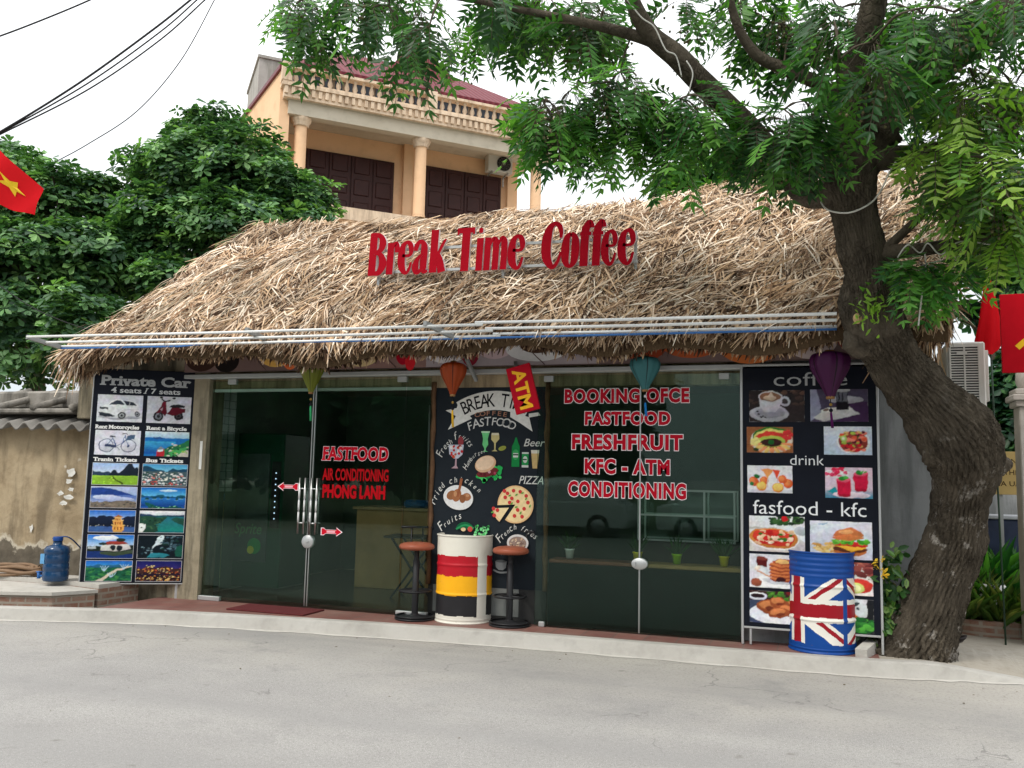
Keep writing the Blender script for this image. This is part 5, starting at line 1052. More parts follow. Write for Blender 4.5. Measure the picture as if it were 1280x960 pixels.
a = Art(-.032); a.text('Sprite', -.30, .70, .40, .13, (70, 120, 84), .01, .25); a.ell(.0, .55, .10, .10, (40, 140, 70)); a.ell(-.05, .5, .05, .05, (206, 206, 60)); a.build('lettering', fr)
ct = thing('shop_counter', 'plywood serving counter inside, seen through the right glass door leaf', 'counter', (-4.75, 10.6, .12))
b = MB(); b.bbox(-1.0, 1.25, 0, .55, .0, 1.02, .006); b.build('front', WOODP, ct, True)
b = MB(); b.bbox(-1.04, 1.29, -.05, .6, 1.022, 1.06, .005); b.build('top', simple('counter_top', (.30, .20, .10), .35, .2), ct, True)
o = MB(); 
for dx, hh, c in ((-.35, .10, (40, 90, 140)), (.1, .09, (60, 110, 150))): o.bbox(dx, dx+.34, .05, .3, 1.062, 1.062+hh, .03, 0, lin(c))
o = o.build('blue_trays', PAINT, ct, True)
def ftable(loc, rz, label):
    t = thing('folding_table', label, 'table', loc, rz, 'folding tables inside the shop')
    b = MB(); b.bbox(-.36, .36, -.25, .25, .72, .745, .006); b.build('tabletop', simple('dark_table_top', (.05, .04, .03), .4, .2), t, True)
    for y in (-.21, .21):
        for s in (-1, 1): b = MB(); b.beam((-.26*s, y+.012*s, .0), (.26*s, y+.012*s, .72), .03, .02); b.build('leg', BLACKPAINT, t, True)
    return t
ftable((-4.62, 10.1, .12), R_(8), 'black folding table in front of the plywood counter'); ftable((-3.98, 9.9, .12), R_(80), 'black folding table near the glass, behind the left bar stool')
dc = thing('display_case', 'glass counter display case with thin metal frame inside the window', 'display case', (-1.35, 10.1, .12))
b = MB(); b.bbox(-.55, .60, 0, .5, 0, .80, .01); b.build('base', simple('case_base', (.06, .05, .045), .5, .2), dc, True)
b = MB()
for x in (-.52, .22, .55):
    for y in (.02, .46): b.beam((x, y, .81), (x, y, 1.38), .022, .022)
for z in (.82, 1.10, 1.38):
    for y in (.02, .46): b.beam((-.53, y, z), (.56, y, z), .02, .02)
b.build('frame', ALU, dc, True); b = MB(); b.bbox(-.52, .55, .012, .018, .83, 1.37, .002); b.build('glass', GLASS, dc, True)
for px, c, lb in ((712, (214, 216, 212), 'small white flowerpot with a grassy plant on the window ledge'), (797, (226, 206, 50), 'small yellow flowerpot just left of the window lock'), (846, (150, 196, 20), 'small lime green flowerpot on the window ledge'), (905, (220, 206, 40), 'small yellow flowerpot at the right end of the window ledge')):
    p = P(px, 697, 8.96); t = thing('flowerpot', lb, 'flowerpot', (p.x, 8.96, .788), 0, 'flowerpots on the window ledge')
    b = MB(); b.lathe([(0, 0), (.036, 0), (.047, .085), (.052, .087), (.052, .10), (.045, .10), (.043, .08), (0, .078)], 20); b.build('pot', simple('glazed_pot', lin(c), .3, .05), t, True)
    n = 46; Pp = np.zeros((n, 3)); Pp[:, 2] = .08; Pp[:, :2] = RNG.normal(0, .014, (n, 2)); D = unit(n)*.75; D[:, 2] = np.abs(D[:, 2])+.7
    cloud('leaves', t, leafmat('pot_leaves'), Pp, D, unit(n), RNG.uniform(.10, .24, n), RNG.uniform(.008, .016, n), np.tile(lin((52, 92, 44)), (n, 1))*RNG.uniform(.7, 1.2, (n, 1)), 'lance', .25, True)
# ================================================================ LEFT WALL, BOTTLE, HOSE
gw = thing('garden_wall', 'old peeling ochre plaster wall left of the travel board, capped with corrugated sheets', 'wall', (-10, 8.7, .2))
b = MB(); NX, NZ = 60, 24; vs = []
for j in range(NZ+1):
    for i in range(NX+1):
        x = -13.5+(5.62)*i/NX; z = .2+1.93*j/NZ
        vs.append((x, 8.60+.015*math.sin(x*3.1+z*2)+.012*math.sin(x*7+z*5)-(.05 if z < .55+.12*math.sin(x*4) else 0)*0, z))
b.add(vs, [(j*(NX+1)+i, j*(NX+1)+i+1, (j+1)*(NX+1)+i+1, (j+1)*(NX+1)+i) for j in range(NZ) for i in range(NX)], 0, None, True)
b.box(-13.5, -8.33, 8.66, 8.698, .2, 2.12); 
m = Mt('peeling_plaster'); f1 = m.noise(.9, 8, .65); f2 = m.noise(4.5, 7, .65); sp = m.n('ShaderNodeSeparateXYZ'); m.l(m.tc.outputs['Object'], sp.inputs[0])
c = m.mix(m.ramp(f1, [(.35, 0.0), (.65, 1.0)]), (.29, .22, .135), (.41, .335, .225)); c = m.mix(m.ramp(f2, [(.46, 0.0), (.72, .7)]), c, (.19, .14, .085))
fd = m.noise(1.3, 6, .6, stretch=(2.5, 1, .5)); c = m.mix(m.ramp(fd, [(.50, 0.0), (.66, .75)]), c, (.13, .10, .065))
# bare stone and damp at the foot, where the render has come away
ad = m.n('ShaderNodeMath', operation='MULTIPLY_ADD'); m.l(m.noise(2.2, 5, .6), ad.inputs[0]); ad.inputs[1].default_value = 1.1; 
ng = m.n('ShaderNodeMath', operation='MULTIPLY'); m.l(sp.outputs[2], ng.inputs[0]); ng.inputs[1].default_value = -.92; m.l(ng.outputs[0], ad.inputs[2])
c = m.mix(m.ramp(ad.outputs[0], [(.06, 0.0), (.12, 1.0)]), c, (.48, .43, .34)); c = m.mix(m.ramp(ad.outputs[0], [(.14, 0.0), (.18, 1.0)]), c, m.mix(m.noise(9, 5), (.045, .038, .028), (.20, .17, .13)))
c = m.mix(m.ramp(m.noise(1.9, 3, .5), [(.70, 0.0), (.72, 1.0)]), c, (.62, .58, .5))
m.color(c).set(rough=.95, spec=.15).bump(f2, .4, .03).bump(ad.outputs[0], .5, .05).bump(m.noise(40, 5, .7), .3, .01); b.build('masonry', m.m, gw)
SHEET = simple('weathered_roof_sheet', (.19, .18, .165), .8, .3, 4, 0, .3)
b = MB(); n = 268; vs = []
for i in range(n+1):
    x = -13.5+5.32*i/n; s = .042*math.sin(x*2*math.pi/.25)
    vs += [(x, 8.36, 2.10+s-.02*(x+8.3)), (x, 8.95, 2.26+s-.02*(x+8.3)), (x, 8.36, 2.075+s-.02*(x+8.3)), (x, 8.95, 2.235+s-.02*(x+8.3))]
b.add(vs, [(4*i, 4*i+4, 4*i+5, 4*i+1) for i in range(n)]+[(4*i+2, 4*i+3, 4*i+7, 4*i+6) for i in range(n)]+[(4*i, 4*i+2, 4*i+6, 4*i+4) for i in range(n)], 0, None, True); b.build('corrugated_sheet', SHEET, gw)
b = MB(); b.bbox(-13.5, -8.55, 8.46, 8.90, 2.27, 2.33, .015)
for i in range(8): x = -12.9+i*.62; b.tube([(x, 8.45, 2.335), (x+.04, 9.5, 2.66)], .045, 8)
b.bbox(-13.5, -8.5, 8.92, 9.75, 2.36, 2.60, .03); b.build('mortar_ridge', plaster('weathered_mortar', (.20, .185, .16), (.33, .31, .28), (.09, .085, .075), 2.2, .4), gw)
b = MB()
for (x0, y0, w_, h_) in ((84, 590, 13, 9), (82, 601, 12, 7), (86, 612, 8, 5), (72, 617, 10, 6), (79, 621, 16, 6), (74, 629, 12, 5), (37, 660, 5, 10)):
    p = P(x0, y0, 8.575); W2, H2 = px2m(w_, p), px2m(h_, p)
    pts = [(p.x+W2*(.5+.62*math.cos(k*.52)*random.uniform(.45, 1.1)), p.y-.003+.004*math.sin(k), p.z+H2*(.62*math.sin(k*.52)*random.uniform(.4, 1.2))) for k in range(12)]; b.add(pts, [tuple(range(11, -1, -1))])
b.build('torn_paper', simple('torn_white_paper', (.62, .61, .57), .9, .08), gw)

BZ = .312; wb = thing('water_bottle', 'blue translucent water bottle with tap standing against the old wall', 'water bottle', (-8.22, 8.07, BZ))
BL_ = Mt('blue_bottle_plastic'); BL_.color(BL_.mix(BL_.noise(3), (.006, .04, .12), (.012, .07, .18))).set(rough=.18); BL_.b.inputs['Transmission Weight'].default_value = .25
b = MB(); pr = [(0, .0), (.118, .0), (.132, .012), (.136, .05), (.136, .10), (.128, .115), (.136, .13), (.136, .19), (.128, .205), (.136, .22), (.136, .29), (.128, .305), (.136, .32), (.134, .36), (.115, .39), (.07, .405), (.05, .412), (.048, .45), (.052, .452), (.052, .46), (.044, .462)]
b.lathe([(r*1.02, z) for r, z in pr], 36); b.build('body', BL_.m, wb, True)
b = MB(); b.lathe([(.054, .455), (.054, .49), (.048, .50), (0, .50)], 24); b.build('cap', simple('blue_cap', (.008, .05, .22), .4, .1), wb, True)
b = MB(); b.tube([(-.12, -.03, .05), (-.19, -.05, .05)], .014, 8); b.tube([(-.19, -.05, .02), (-.19, -.05, .09)], .02, 8); b.bbox(-.215, -.165, -.075, -.025, .09, .10, .003); b.build('tap', simple('blue_tap', (.03, .14, .42), .4, .1), wb, True)
b = MB(); b.box(-.098, -.04, -.1385, -.125, .20, .31); b.build('label_sticker', simple('pale_label', (.12, .32, .56), .5, .2, 30), wb, True)
hz = .315; pts = []
hs = MB()
for k, (rx, ry, dz) in enumerate(((.72, .17, 0), (.66, .15, .035), (.75, .19, .03), (.60, .14, .065), (.70, .16, .075))):
    ring = [(-9.42+rx*math.cos(t*math.pi/20)+.01*k, 8.28+ry*math.sin(t*math.pi/20)+.012*math.sin(t*.7+k), hz+.022+dz+.012*math.sin(t*.9+k*2)) for t in range(41)]; hs.tube(ring, .021, 8, cap=False)
o = hs.build('garden_hose', simple('brown_rubber_hose', (.22, .14, .085), .6, .2)); tag(o, 'coiled brown hose lying at the foot of the old wall', 'hose')
o = MB(); o.tube(smooth_path([tuple(P(*q)) for q in ((66, 673, 8.08), (84, 671, 8.12), (97, 681, 8.3), (103, 692, 8.4), (101, 720, 8.3), (104, 742, 8.2), (118, 756, 8.15), (150, 760, 8.2), (160, 757, 8.4))], 6), .008, 6)
o = o.build('blue_tube', simple('thin_blue_tube', (.03, .07, .20), .5, .1)); tag(o, 'thin blue tube running from the water bottle behind the travel board', 'tube')

bw_ = MB(); bw_.bbox(-9.0, .9, 14.9, 15.1, 0, 2.3, .01); o = bw_.build('yard_wall', plaster('pale_yard_wall', (.40, .40, .36), (.50, .50, .45), (.22, .22, .19), 1.2)); tag(o, 'pale yard wall behind the shop, facing the opening added to light its interior', 'wall')
# ================================================================ RIGHT SIDE: AIR CONDITIONER, FLAGS, GATE, PLANTING
def ac(label, loc, rz, w, d, h, fan):
    t = thing('air_conditioner', label, 'air conditioner', loc, rz, 'outdoor air conditioner units')
    b = MB(); b.bbox(-w/2, w/2, 0, d, 0, h, .015); b.build('body', simple('cream_metal_case', (.60, .60, .56), .45, .07, 3), t, True)
    b = MB()
    if fan:
        cx = w*.14; b.lathe([(0, 0), (h*.40, 0), (h*.42, .004), (h*.42, .012)], 32); b.v = [(x+cx, -.014+z, y+h*.5) for x, y, z in b.v]; b.build('fan_opening', BLACKPAINT, t, True)
        b = MB()
        for r in (.1, .2, .3, .4): b.tube([(cx+h*r*math.cos(k*math.pi/16), -.022, h*.5+h*r*math.sin(k*math.pi/16)) for k in range(33)], .004, 5, cap=False)
        for k in range(12): an = k*math.pi/6; b.tube([(cx, -.02, h*.5), (cx+h*.42*math.cos(an), -.02, h*.5+h*.42*math.sin(an))], .004, 5)
        b.lathe([(0, 0), (h*.09, .0)], 16); b.v[-32:] = [(x+cx, -.026, y+h*.5) for x, y, z in b.v[-32:]]; b.build('fan_guard', simple('grey_guard', (.16, .16, .16), .5, .1), t, True)
    else:
        b.box(-w*.42, w*.32, -.003, -.001, h*.07, h*.93); b.build('dark_grille_back', BLACKPAINT, t, True)
        b = MB(); n = 22
        for k in range(n+1): z = h*.07+h*.86*k/n; b.bbox(-w*.42, w*.32, -.016, -.004, z-.006, z+.006, .002)
        for x in (-w*.42, -w*.05, w*.32): b.bbox(x-.008, x+.008, -.02, -.0165, h*.06, h*.94, .002)
        b.bbox(-w*.25, w*.02, -.028, -.0205, h*.80, h*.84, .003); b.bbox(w*.5+.002, w*.5+.05, d*.2, d*.9, h*.12, h*.9, .006); b.build('grille', simple('pale_louvres', (.58, .58, .54), .45, .07), t, True)
    b = MB()
    for x in (-w*.32, w*.32): b.beam((x, -.02, -.03), (x, d+.12, -.03), .04, .04); b.beam((x, d+.1, -.03), (x, d+.1, -.33), .035, .035)
    b.build('bracket', ALU, t, True); return t
ac('cream air conditioner with louvred side, fixed beside the thatch on the right', (1.435, 9.35, 2.365), 0, .335, .72, .64, False)
b = MB(); b.tube([(1.20, 9.3, 2.60), (1.20, 9.3, 2.05), (1.16, 9.3, 1.4)], .035, 10); o = b.build('drain_pipe', simple('white_pvc', (.58, .58, .56), .4, .08)); tag(o, 'short white pipe beside the air conditioner under the hanging thatch', 'pipe')

FLAGR = Mt('red_flag_cloth'); FLAGR.color(FLAGR.mix(FLAGR.noise(6, 4), (.50, .006, .012), (.62, .010, .018))).set(rough=.8, spec=.05); tr_ = FLAGR.n('ShaderNodeBsdfTranslucent'); tr_.inputs[0].default_value = (.6, .02, .02, 1); x_ = FLAGR.n('ShaderNodeMixShader'); x_.inputs[0].default_value = .35; FLAGR.l(FLAGR.b.outputs[0], x_.inputs[1]); FLAGR.l(tr_.outputs[0], x_.inputs[2]); FLAGR.l(x_.outputs[0], FLAGR.out.inputs[0]); FLAGR = FLAGR.m
YEL = simple('yellow_star_cloth', (.72, .48, .02), .7, .08)
POLE = simple('bamboo_pole', (.34, .26, .14), .6, .2, 9)
# left flag: cloth with a star, hung on a slanting pole just outside the frame
fl = thing('star_flag', 'red flag with a yellow star, flying at the left over the trees', 'flag', P(-40, 210, 7.2))
q = {k: P(*v, 7.2) for k, v in dict(tl=(-62, 118), tr=(50, 232), bl=(-72, 214), br=(41, 270)).items()}
b = MB(); n = 28; vs = []
for j in range(n+1):
    for i in range(n+1):
        s, t = i/n, j/n; p = q['tl'].lerp(q['tr'], s).lerp(q['bl'].lerp(q['br'], s), t); vs.append((p.x, p.y+.05*math.sin(s*7+t*2)+.03*math.sin(s*15+t*4), p.z-.05*math.sin(s*math.pi)+.02*math.sin(s*11+t*3)))
b.add(vs, [(j*(n+1)+i, (j+1)*(n+1)+i, (j+1)*(n+1)+i+1, j*(n+1)+i+1) for j in range(n) for i in range(n)], 0, None, True); b.build('cloth', FLAGR, fl)
def star(c, r, ny, rot):
    b = MB(); pts = [(c.x+(r if k % 2 == 0 else r*.40)*math.sin(rot+k*math.pi/5), c.y+ny, c.z+(r if k % 2 == 0 else r*.40)*math.cos(rot+k*math.pi/5)) for k in range(10)]
    b.add([(c.x, c.y+ny-.004, c.z)]+pts, [(0, 1+(k+1) % 10, 1+k) for k in range(10)]); return b
def flagsurf(s, t): p = q['tl'].lerp(q['tr'], s).lerp(q['bl'].lerp(q['br'], s), t); return Vector((p.x, p.y+.05*math.sin(s*7+t*2)+.03*math.sin(s*15+t*4), p.z-.05*math.sin(s*math.pi)+.02*math.sin(s*11+t*3)))
for ny, nm in ((-.0, 'star'), ):
    b = MB(); c0, c1 = .74, .50; pts = [flagsurf(c0, c1)]
    for k in range(10): r = (.125 if k % 2 == 0 else .05); pts.append(flagsurf(c0+r*.95*math.sin(k*math.pi/5+.45), c1-r*1.45*math.cos(k*math.pi/5+.45)))
    b.add([(p.x, p.y-.012, p.z) for p in pts], [(0, 1+(k+1) % 10, 1+k) for k in range(10)]); b.build('star', YEL, fl)
b = MB(); e1, e2 = q['tl'], q['bl']; d_ = (e1-e2).normalized(); b.tube([e1+d_*.15, e2-d_*4.4], .02, 8); b.build('pole', POLE, fl)
# furled flag at the right
fp = thing('furled_flag', 'plain red flag hanging furled on its pole right of the air conditioner', 'flag', P(1234, 440, 9.8))
b = MB(); vs = []; n = 26; rows_ = 16
for j in range(rows_+1):
    t = j/rows_; c = P(1233.5+2.5*math.sin(t*3), 336+102*t+(0), 9.8); w_ = px2m(1.5+30*t**.85 if t < .85 else 29-26*(t-.85), c)
    for i in range(n): an = 2*math.pi*i/n; r = .5*w_*(1+.18*math.sin(an*5+t*3)); vs.append((c.x+r*math.cos(an), c.y+r*.55*math.sin(an), c.z+(.05*math.sin(an*2+1) if j == rows_ else 0)))
b.add(vs, [(j*n+i, (j+1)*n+i, (j+1)*n+(i+1) % n, j*n+(i+1) % n) for j in range(rows_) for i in range(n)], 0, None, True); b.build('cloth', FLAGR, fp)
b = MB(); p0 = P(1233, 332, 9.8); b.tube([p0, (p0.x+.06, p0.y+.04, 0)], .009, 8); b.build('pole', simple('dark_green_pole', (.03, .06, .04), .5, .1), fp)
# red panel
p = P(1253, 466, 9.0); p2 = P(1253, 368, 9.0); rd = thing('red_signboard', 'red signboard with a yellow mark, half out of view at the right edge', 'signboard', (p.x, 9.0, p.z))
b = MB(); b.bbox(0, .95, 0, .03, 0, p2.z-p.z, .003); b.build('panel', simple('red_board', (.46, .004, .012), .5, .1, spec=.06), rd, True)
a = Art(-.001); z_ = P(1273, 432, 9).z-p.z; x_ = P(1273, 432, 9).x-p.x
a.line([(x_-.01, z_-.02), (x_+.07, z_+.05), (x_+.16, z_+.08)], .05, (240, 190, 40)); a.line([(x_+.06, z_+.06), (x_+.12, z_-.12)], .05, (240, 190, 40)); a.build('yellow_mark', rd)
b = MB()
b.beam((.45, .05, -p.z), (.45, .05, p2.z-p.z-.05), .04, .03)
b.build('post', GREYPAINT, rd, True)
# gate pillar
pc = P(1292, 600, 10.0); gp = thing('gate_pillar', 'pale gate pillar with a moulded cap at the right edge', 'pillar', (pc.x, 10.0, 0))
b = MB(); b.bbox(-.13, .13, -.13, .13, 0, 2.42, .01); b.build('shaft', CONC, gp, True); b = MB()
for z, w_ in ((2.421, .16), (2.481, .19), (2.541, .16)): b.bbox(-w_, w_, -w_, w_, z, z+.058, .008)
b.lathe([(.10, 2.60), (.13, 2.68), (.12, 2.78), (.06, 2.86), (0, 2.88)], 20); b.build('cap', CONC, gp, True)
# low garden wall far right, notice, parked goods behind
bwl = MB(); bwl.bbox(1.14, 4.5, 12.6, 12.75, 0, 1.95, .01); o = bwl.build('boundary_wall', WALL_GREY); tag(o, 'grey boundary wall behind the planting right of the shop', 'wall')
p = P(1243, 618, 11.6); nb = thing('paper_notice', 'yellowed paper notice board seen right of the trunk', 'notice', (p.x, 11.6, p.z))
b = MB(); b.bbox(-.16, .30, 0, .02, 0, .50, .003); b.build('panel', simple('yellowed_notice', (.36, .26, .10), .7, .1), nb, True)
a = Art(-.001)
for k, t in enumerate(('TIEM BAN', 'KIEM THE', 'CHIA UA')): a.text(t, -.12+.02*k, .36-.13*k, .36, .055, (60, 44, 24), .01)
a.build('lettering', nb)
b = MB(); b.beam((.07, .035, -p.z), (.07, .035, .3), .04, .03); b.build('post', GREYPAINT, nb, True)
p = P(1262, 690, 11.9); bn = MB(); bn.bbox(p.x-.35, p.x+.5, 11.9, 12.3, .0, p.z+.38, .02, 0); bn.bbox(p.x-.37, p.x+.52, 11.88, 12.32, p.z+.381, p.z+.43, .01, 1)
o = bn.build('storage_box', [simple('dark_blue_panel', (.03, .04, .075), .3, .35, 6), simple('pale_lid', (.4, .42, .45), .4, .1)]); tag(o, 'dark blue box with pale lid beyond the planting at the right', 'box')
# brick planter
pl = thing('brick_planter', 'low curved brick planter full of grassy leaves right of the trunk', 'planter', (1.75, 10.9, .06))
b = MB(); pth = smooth_path([(1.28, 11.6), (1.33, 10.7), (1.50, 10.35), (1.85, 10.25), (2.05, 10.4), (2.10, 11.6)], 6); o_ = [(x, y) for x, y in pth]
cx = sum(p[0] for p in o_)/len(o_); cy = 11.0; inn = [(cx+(x-cx)*.80, cy+(y-cy)*.86) for x, y in o_]; n = len(o_)
vs = [(x, y, .03) for x, y in o_]+[(x, y, .25) for x, y in o_]+[(x, y, .25) for x, y in inn]+[(x, y, .15) for x, y in inn]
b.add(vs, [(k*n+i, k*n+i+1, (k+1)*n+i+1, (k+1)*n+i) for k in range(3) for i in range(n-1)]); b.build('brick_rim', BRICK, pl); b = MB(); b.prism(inn, .03, .17); b.build('soil', GROUND, pl)
LEAF = leafmat('garden_leaves', .3)
def grassy(name, label, cat, cx, cy, z, n, L, Wd, cols, spread, up=.8, shape='lance', curl=.5, group=None):
    t = thing(name, label, cat, (cx, cy, z), 0, group); Pp = np.zeros((n, 3)); Pp[:, :2] = RNG.normal(0, spread, (n, 2)); D = unit(n)*.7; D[:, 2] = np.abs(D[:, 2])+up
    C = np.array([lin(cols[k]) for k in RNG.integers(0, len(cols), n)])*RNG.uniform(.7, 1.25, (n, 1))
    cloud('leaves', t, LEAF, Pp, D, unit(n)*.4+np.array([0, -.2, 1.0]), RNG.uniform(*L, n), RNG.uniform(*Wd, n), C, shape, curl, True)
    b = MB()
    for k in range(6): an = k*1.05; b.tube([(spread*.5*math.cos(an), spread*.5*math.sin(an), -.03), (spread*.7*math.cos(an), spread*.7*math.sin(an), L[0]*.5)], .008, 5)
    b.build('stem', simple('green_stem', (.07, .10, .03), .7, .2), t, True); return t
GC = [(86, 120, 52), (110, 140, 60), (70, 104, 44), (140, 150, 80)]
for k, (x, y) in enumerate(((1.55, 10.65), (1.85, 10.6), (1.70, 11.0))): grassy('strap_leaf_plant', 'tuft of narrow arching leaves growing in the brick planter', 'plant', x, y, .17, 260, (.35, .62), (.014, .026), GC, .10, .9, group='tufts in the brick planter')
grassy('strap_leaf_plant', 'tuft of narrow leaves spilling onto the ground right of the planter', 'plant', 2.28, 10.55, .06, 240, (.35, .6), (.014, .026), GC, .10, .9)
grassy('leafy_shrub', 'broad bright green leaves rising behind the brick planter', 'shrub', 1.92, 11.5, .17, 420, (.55, 1.0), (.05, .10), [(60, 120, 50), (40, 96, 44), (90, 150, 60)], .22, .7, 'oval', .5)
grassy('leafy_shrub', 'dark green shrub beside the trunk, in front of the notice', 'shrub', 1.50, 11.4, .17, 420, (.4, .85), (.05, .09), [(40, 84, 40), (60, 104, 50), (30, 66, 34)], .20, .8, 'oval', .4)
p = P(1241, 738, 10.2); p = P(1241, 738, 10.62); ob = MB(); ob.lathe([(0, .17), (.09, .17), (.13, .30), (.145, .45), (.13, .58), (.11, .60), (.10, .59), (0, .56)], 24, (p.x, 10.62, 0)); o = ob.build('spotted_pot', None or (lambda: (lambda m: (m.color(m.mix(m.ramp(m.noise(9, 1, .4), [(.50, 0.0), (.52, 1.0)]), (.75, .75, .74), (.02, .02, .02))).set(rough=.4), m.m)[1])(Mt('black_white_patches')))()); tag(o, 'white pot with black patches among the planting at the right', 'pot')
p = G(1194, 806, .12); ob = MB(); ob.lathe([(.0, .02), (.05, .015), (.085, .05), (.09, .075), (.08, .06), (.045, .03), (0, .03)], 20, (0, 0, 0)); ob.v = [(x*1+p.x, y*.7+p.y-.1, z*.9+p.z+.02+x*.25) for x, y, z in ob.v]; o = ob.build('small_bowl', simple('dark_bowl', (.02, .015, .016), .35, .2)); tag(o, 'small dark bowl lying on the dirt at the foot of the trunk', 'bowl')

# ================================================================ BACKGROUND HOUSE
HC = Vector((-13.11, 20.10, 0)); az = R_(48); hu = Vector((math.sin(az), math.cos(az), 0)); hn = Vector((-hu.y, hu.x, 0))     # along the front, into the house
house = thing('villa', 'tall apricot house with columned balcony, balustrade and maroon tin roof above the thatch', 'house', HC, math.pi/2-az)
# local axes: x along the front, y into the house
APR = plaster('apricot_render', (.78, .50, .30), (.84, .56, .35), (.66, .42, .26), .5, .08, False); CRM = plaster('cream_trim', (.74, .57, .41), (.80, .63, .47), (.46, .34, .24), 1.5, .08); GRYW = plaster('grey_blind_wall', (.38, .36, .33), (.44, .42, .39), (.26, .25, .22), .5, .1); SOFF = plaster('cream_soffit', (.52, .46, .36), (.58, .52, .42), (.40, .34, .26), .8, .05, False)
DW = simple('dark_red_timber', (.045, .016, .014), .45, .25, 3); MAR = simple('maroon_tin', (.15, .028, .040), .45, .15, 4)
FL = 7.15
b = MB(); b.box(.0, FL, 1.5, 9, 0, 11.62); b.build('wall', APR, house, True)
b = MB(); b.box(-.10, FL+.1, -.10, 9.0, 8.6, 8.95); b.build('balcony_floor', CRM, house, True)
b = MB(); b.box(-.45, -.001, 1.2, 9, 0, 11.6); b.build('side_wall', APR, house, True)
b = MB(); b.box(-.45, FL+.45, -.35, 9, 11.625, 11.64, 1); b.box(-.55, FL+.55, -.45, 1.3, 11.641, 11.70, 0); b.box(-.62, FL+.62, -.52, 9.0, 11.94, 12.02, 0); b.box(-.55, FL+.55, -.44, 9, 11.701, 11.939, 2); b.build('cornice', [CRM, SOFF, CRM], house, True)
b = MB(); b.box(-.40, FL+.40, -.30, -.02, 11.25, 11.622); b.box(-.3, 0, -.019, 1.5, 11.25, 11.622); b.build('beam', SOFF, house, True)
b = MB()
for k in range(46): x = -.5+(FL+1.0)*k/45; b.box(x-.045, x+.045, -.50, -.441, 11.73, 11.92)
b.build('dentil_row', CRM, house, True)
cpr = None
for i, x in enumerate((.0, 3.43, FL-.05)):
    b = MB(); b.lathe([(.17, 0), (.17, .0), (.19, .05), (.17, .1), (.165, 2.0), (.16, 2.05), (.185, 2.08), (.185, 2.12), (.16, 2.15), (.165, 2.22), (.22, 2.33)], 20, (x, -.02, 8.95)); b.box(x-.24, x+.24, -.26, .22, 11.281, 11.42) if False else None
    c_ = b.build('column', APR, house, True); ORG[c_.name] = Vector((0, 0, 0)); b = MB(); b.lathe([(.19, 0), (.22, .03), (.20, .06), (.26, .13), (.28, .2), (.28, .24)], 20, (x, -.02, 11.02)); b.build('capital', CRM, c_, True)
b = MB(); b.box(3.33, 3.60, 1.35, 1.499, 8.95, 11.62); b.build('pilaster', APR, house, True); b = MB(); b.box(6.75, 7.0, 1.35, 1.499, 8.95, 11.62); b.build('pilaster', APR, house, True)
for x0, x1, z0, z1 in ((.42, 3.05, 8.96, 11.0), (4.05, 6.55, 8.96, 11.08)):
    b = MB(); b.box(x0, x1, 1.42, 1.497, z0, z1, 0); d_ = b.build('door', DW, house, True); ORG[d_.name] = Vector((0, 0, 0)); b = MB(); n = 4; w_ = (x1-x0)/n
    for k in range(n):
        X = x0+w_*k; b.bbox(X+.02, X+w_-.02, 1.385, 1.419, z0+.02, z1-.02, .006)
        for zz in (.15, .85, 1.5): b.bbox(X+.10, X+w_-.10, 1.362, 1.384, z0+zz, z0+zz+.48, .02)
    b.build('leaf', DW, d_, True)
b = MB(); b.box(.3, 3.15, 1.38, 1.499, 8.951, 8.959); b.build('sill', CRM, house, True)
# balustrade, upper storey behind it and the tin roof
bal = MB(); bal.box(-.60, FL+.60, -.50, -.22, 12.021, 12.07); bal.box(-.60, FL+.60, -.50, -.22, 12.455, 12.53); bo = bal.build('balustrade', CRM, house, True); ORG[bo.name] = Vector((0, 0, 0))
pr = [(.06, 0), (.06, .03), (.035, .05), (.072, .14), (.06, .20), (.032, .29), (.05, .34), (.06, .35), (.06, .385)]
b0 = MB(); b0.lathe(pr, 10, (0, 0, 0)); bal0 = b0.build('baluster', CRM, bo, True)
N_ = 36; first = True
for k in range(N_):
    x = -.48+(FL+.96)*k/(N_-1)
    if k in (18,): continue
    o = bal0 if first else bal0.copy()
    if not first: COL.objects.link(o)
    o.parent = bo; o.location = (x, -.36, 12.07); first = False
b = MB()
for x in (-.50, 3.6, FL+.5): b.bbox(x-.13, x+.13, -.52, -.20, 12.071, 12.58, .01)
b.build('pier', CRM, bo, True)
b = MB(); b.box(-.20, FL+.2, .5, .62, 12.03, 12.98); b.build('upper_wall', simple('upper_storey_wall', (.30, .22, .15), .8, .15, 2), house, True)
b = MB()
for k in range(26): x = -.1+(FL+.2)*k/25; b.box(x-.10, x+.10, .44, .498, 12.06, 12.8); b.lathe([(.10, 0), (.10, .05)], 12) if False else None
b.build('upper_window', simple('dark_window', (.03, .035, .045), .2, .3), house, True)
e0 = [(-.3, .3), (FL+.3, .3), (FL+.3, 8.5), (-.3, 8.5)]; b = MB()
b.add([(x, y, 13.0) for x, y in e0]+[(1.9, 4.2, 15.5), (5.6, 4.2, 15.5)], [(0, 1, 5, 4), (1, 2, 5), (2, 3, 4, 5), (3, 0, 4)]); b.add([(x, y, 12.82) for x, y in e0]+[(x, y, 12.998) for x, y in e0], [(0, 1, 5, 4), (1, 2, 6, 5), (2, 3, 7, 6), (3, 0, 4, 7), (3, 2, 1, 0)])
m = Mt('maroon_corrugated_tin'); wv = m.n('ShaderNodeTexWave'); wv.inputs['Scale'].default_value = 1.6; m.l(m.tc.outputs['Object'], wv.inputs[0]); m.color(m.mix(wv.outputs['Fac'], (.12, .020, .030), (.17, .036, .046))).set(rough=.6, spec=.1).bump(wv.outputs['Fac'], .6, .05)
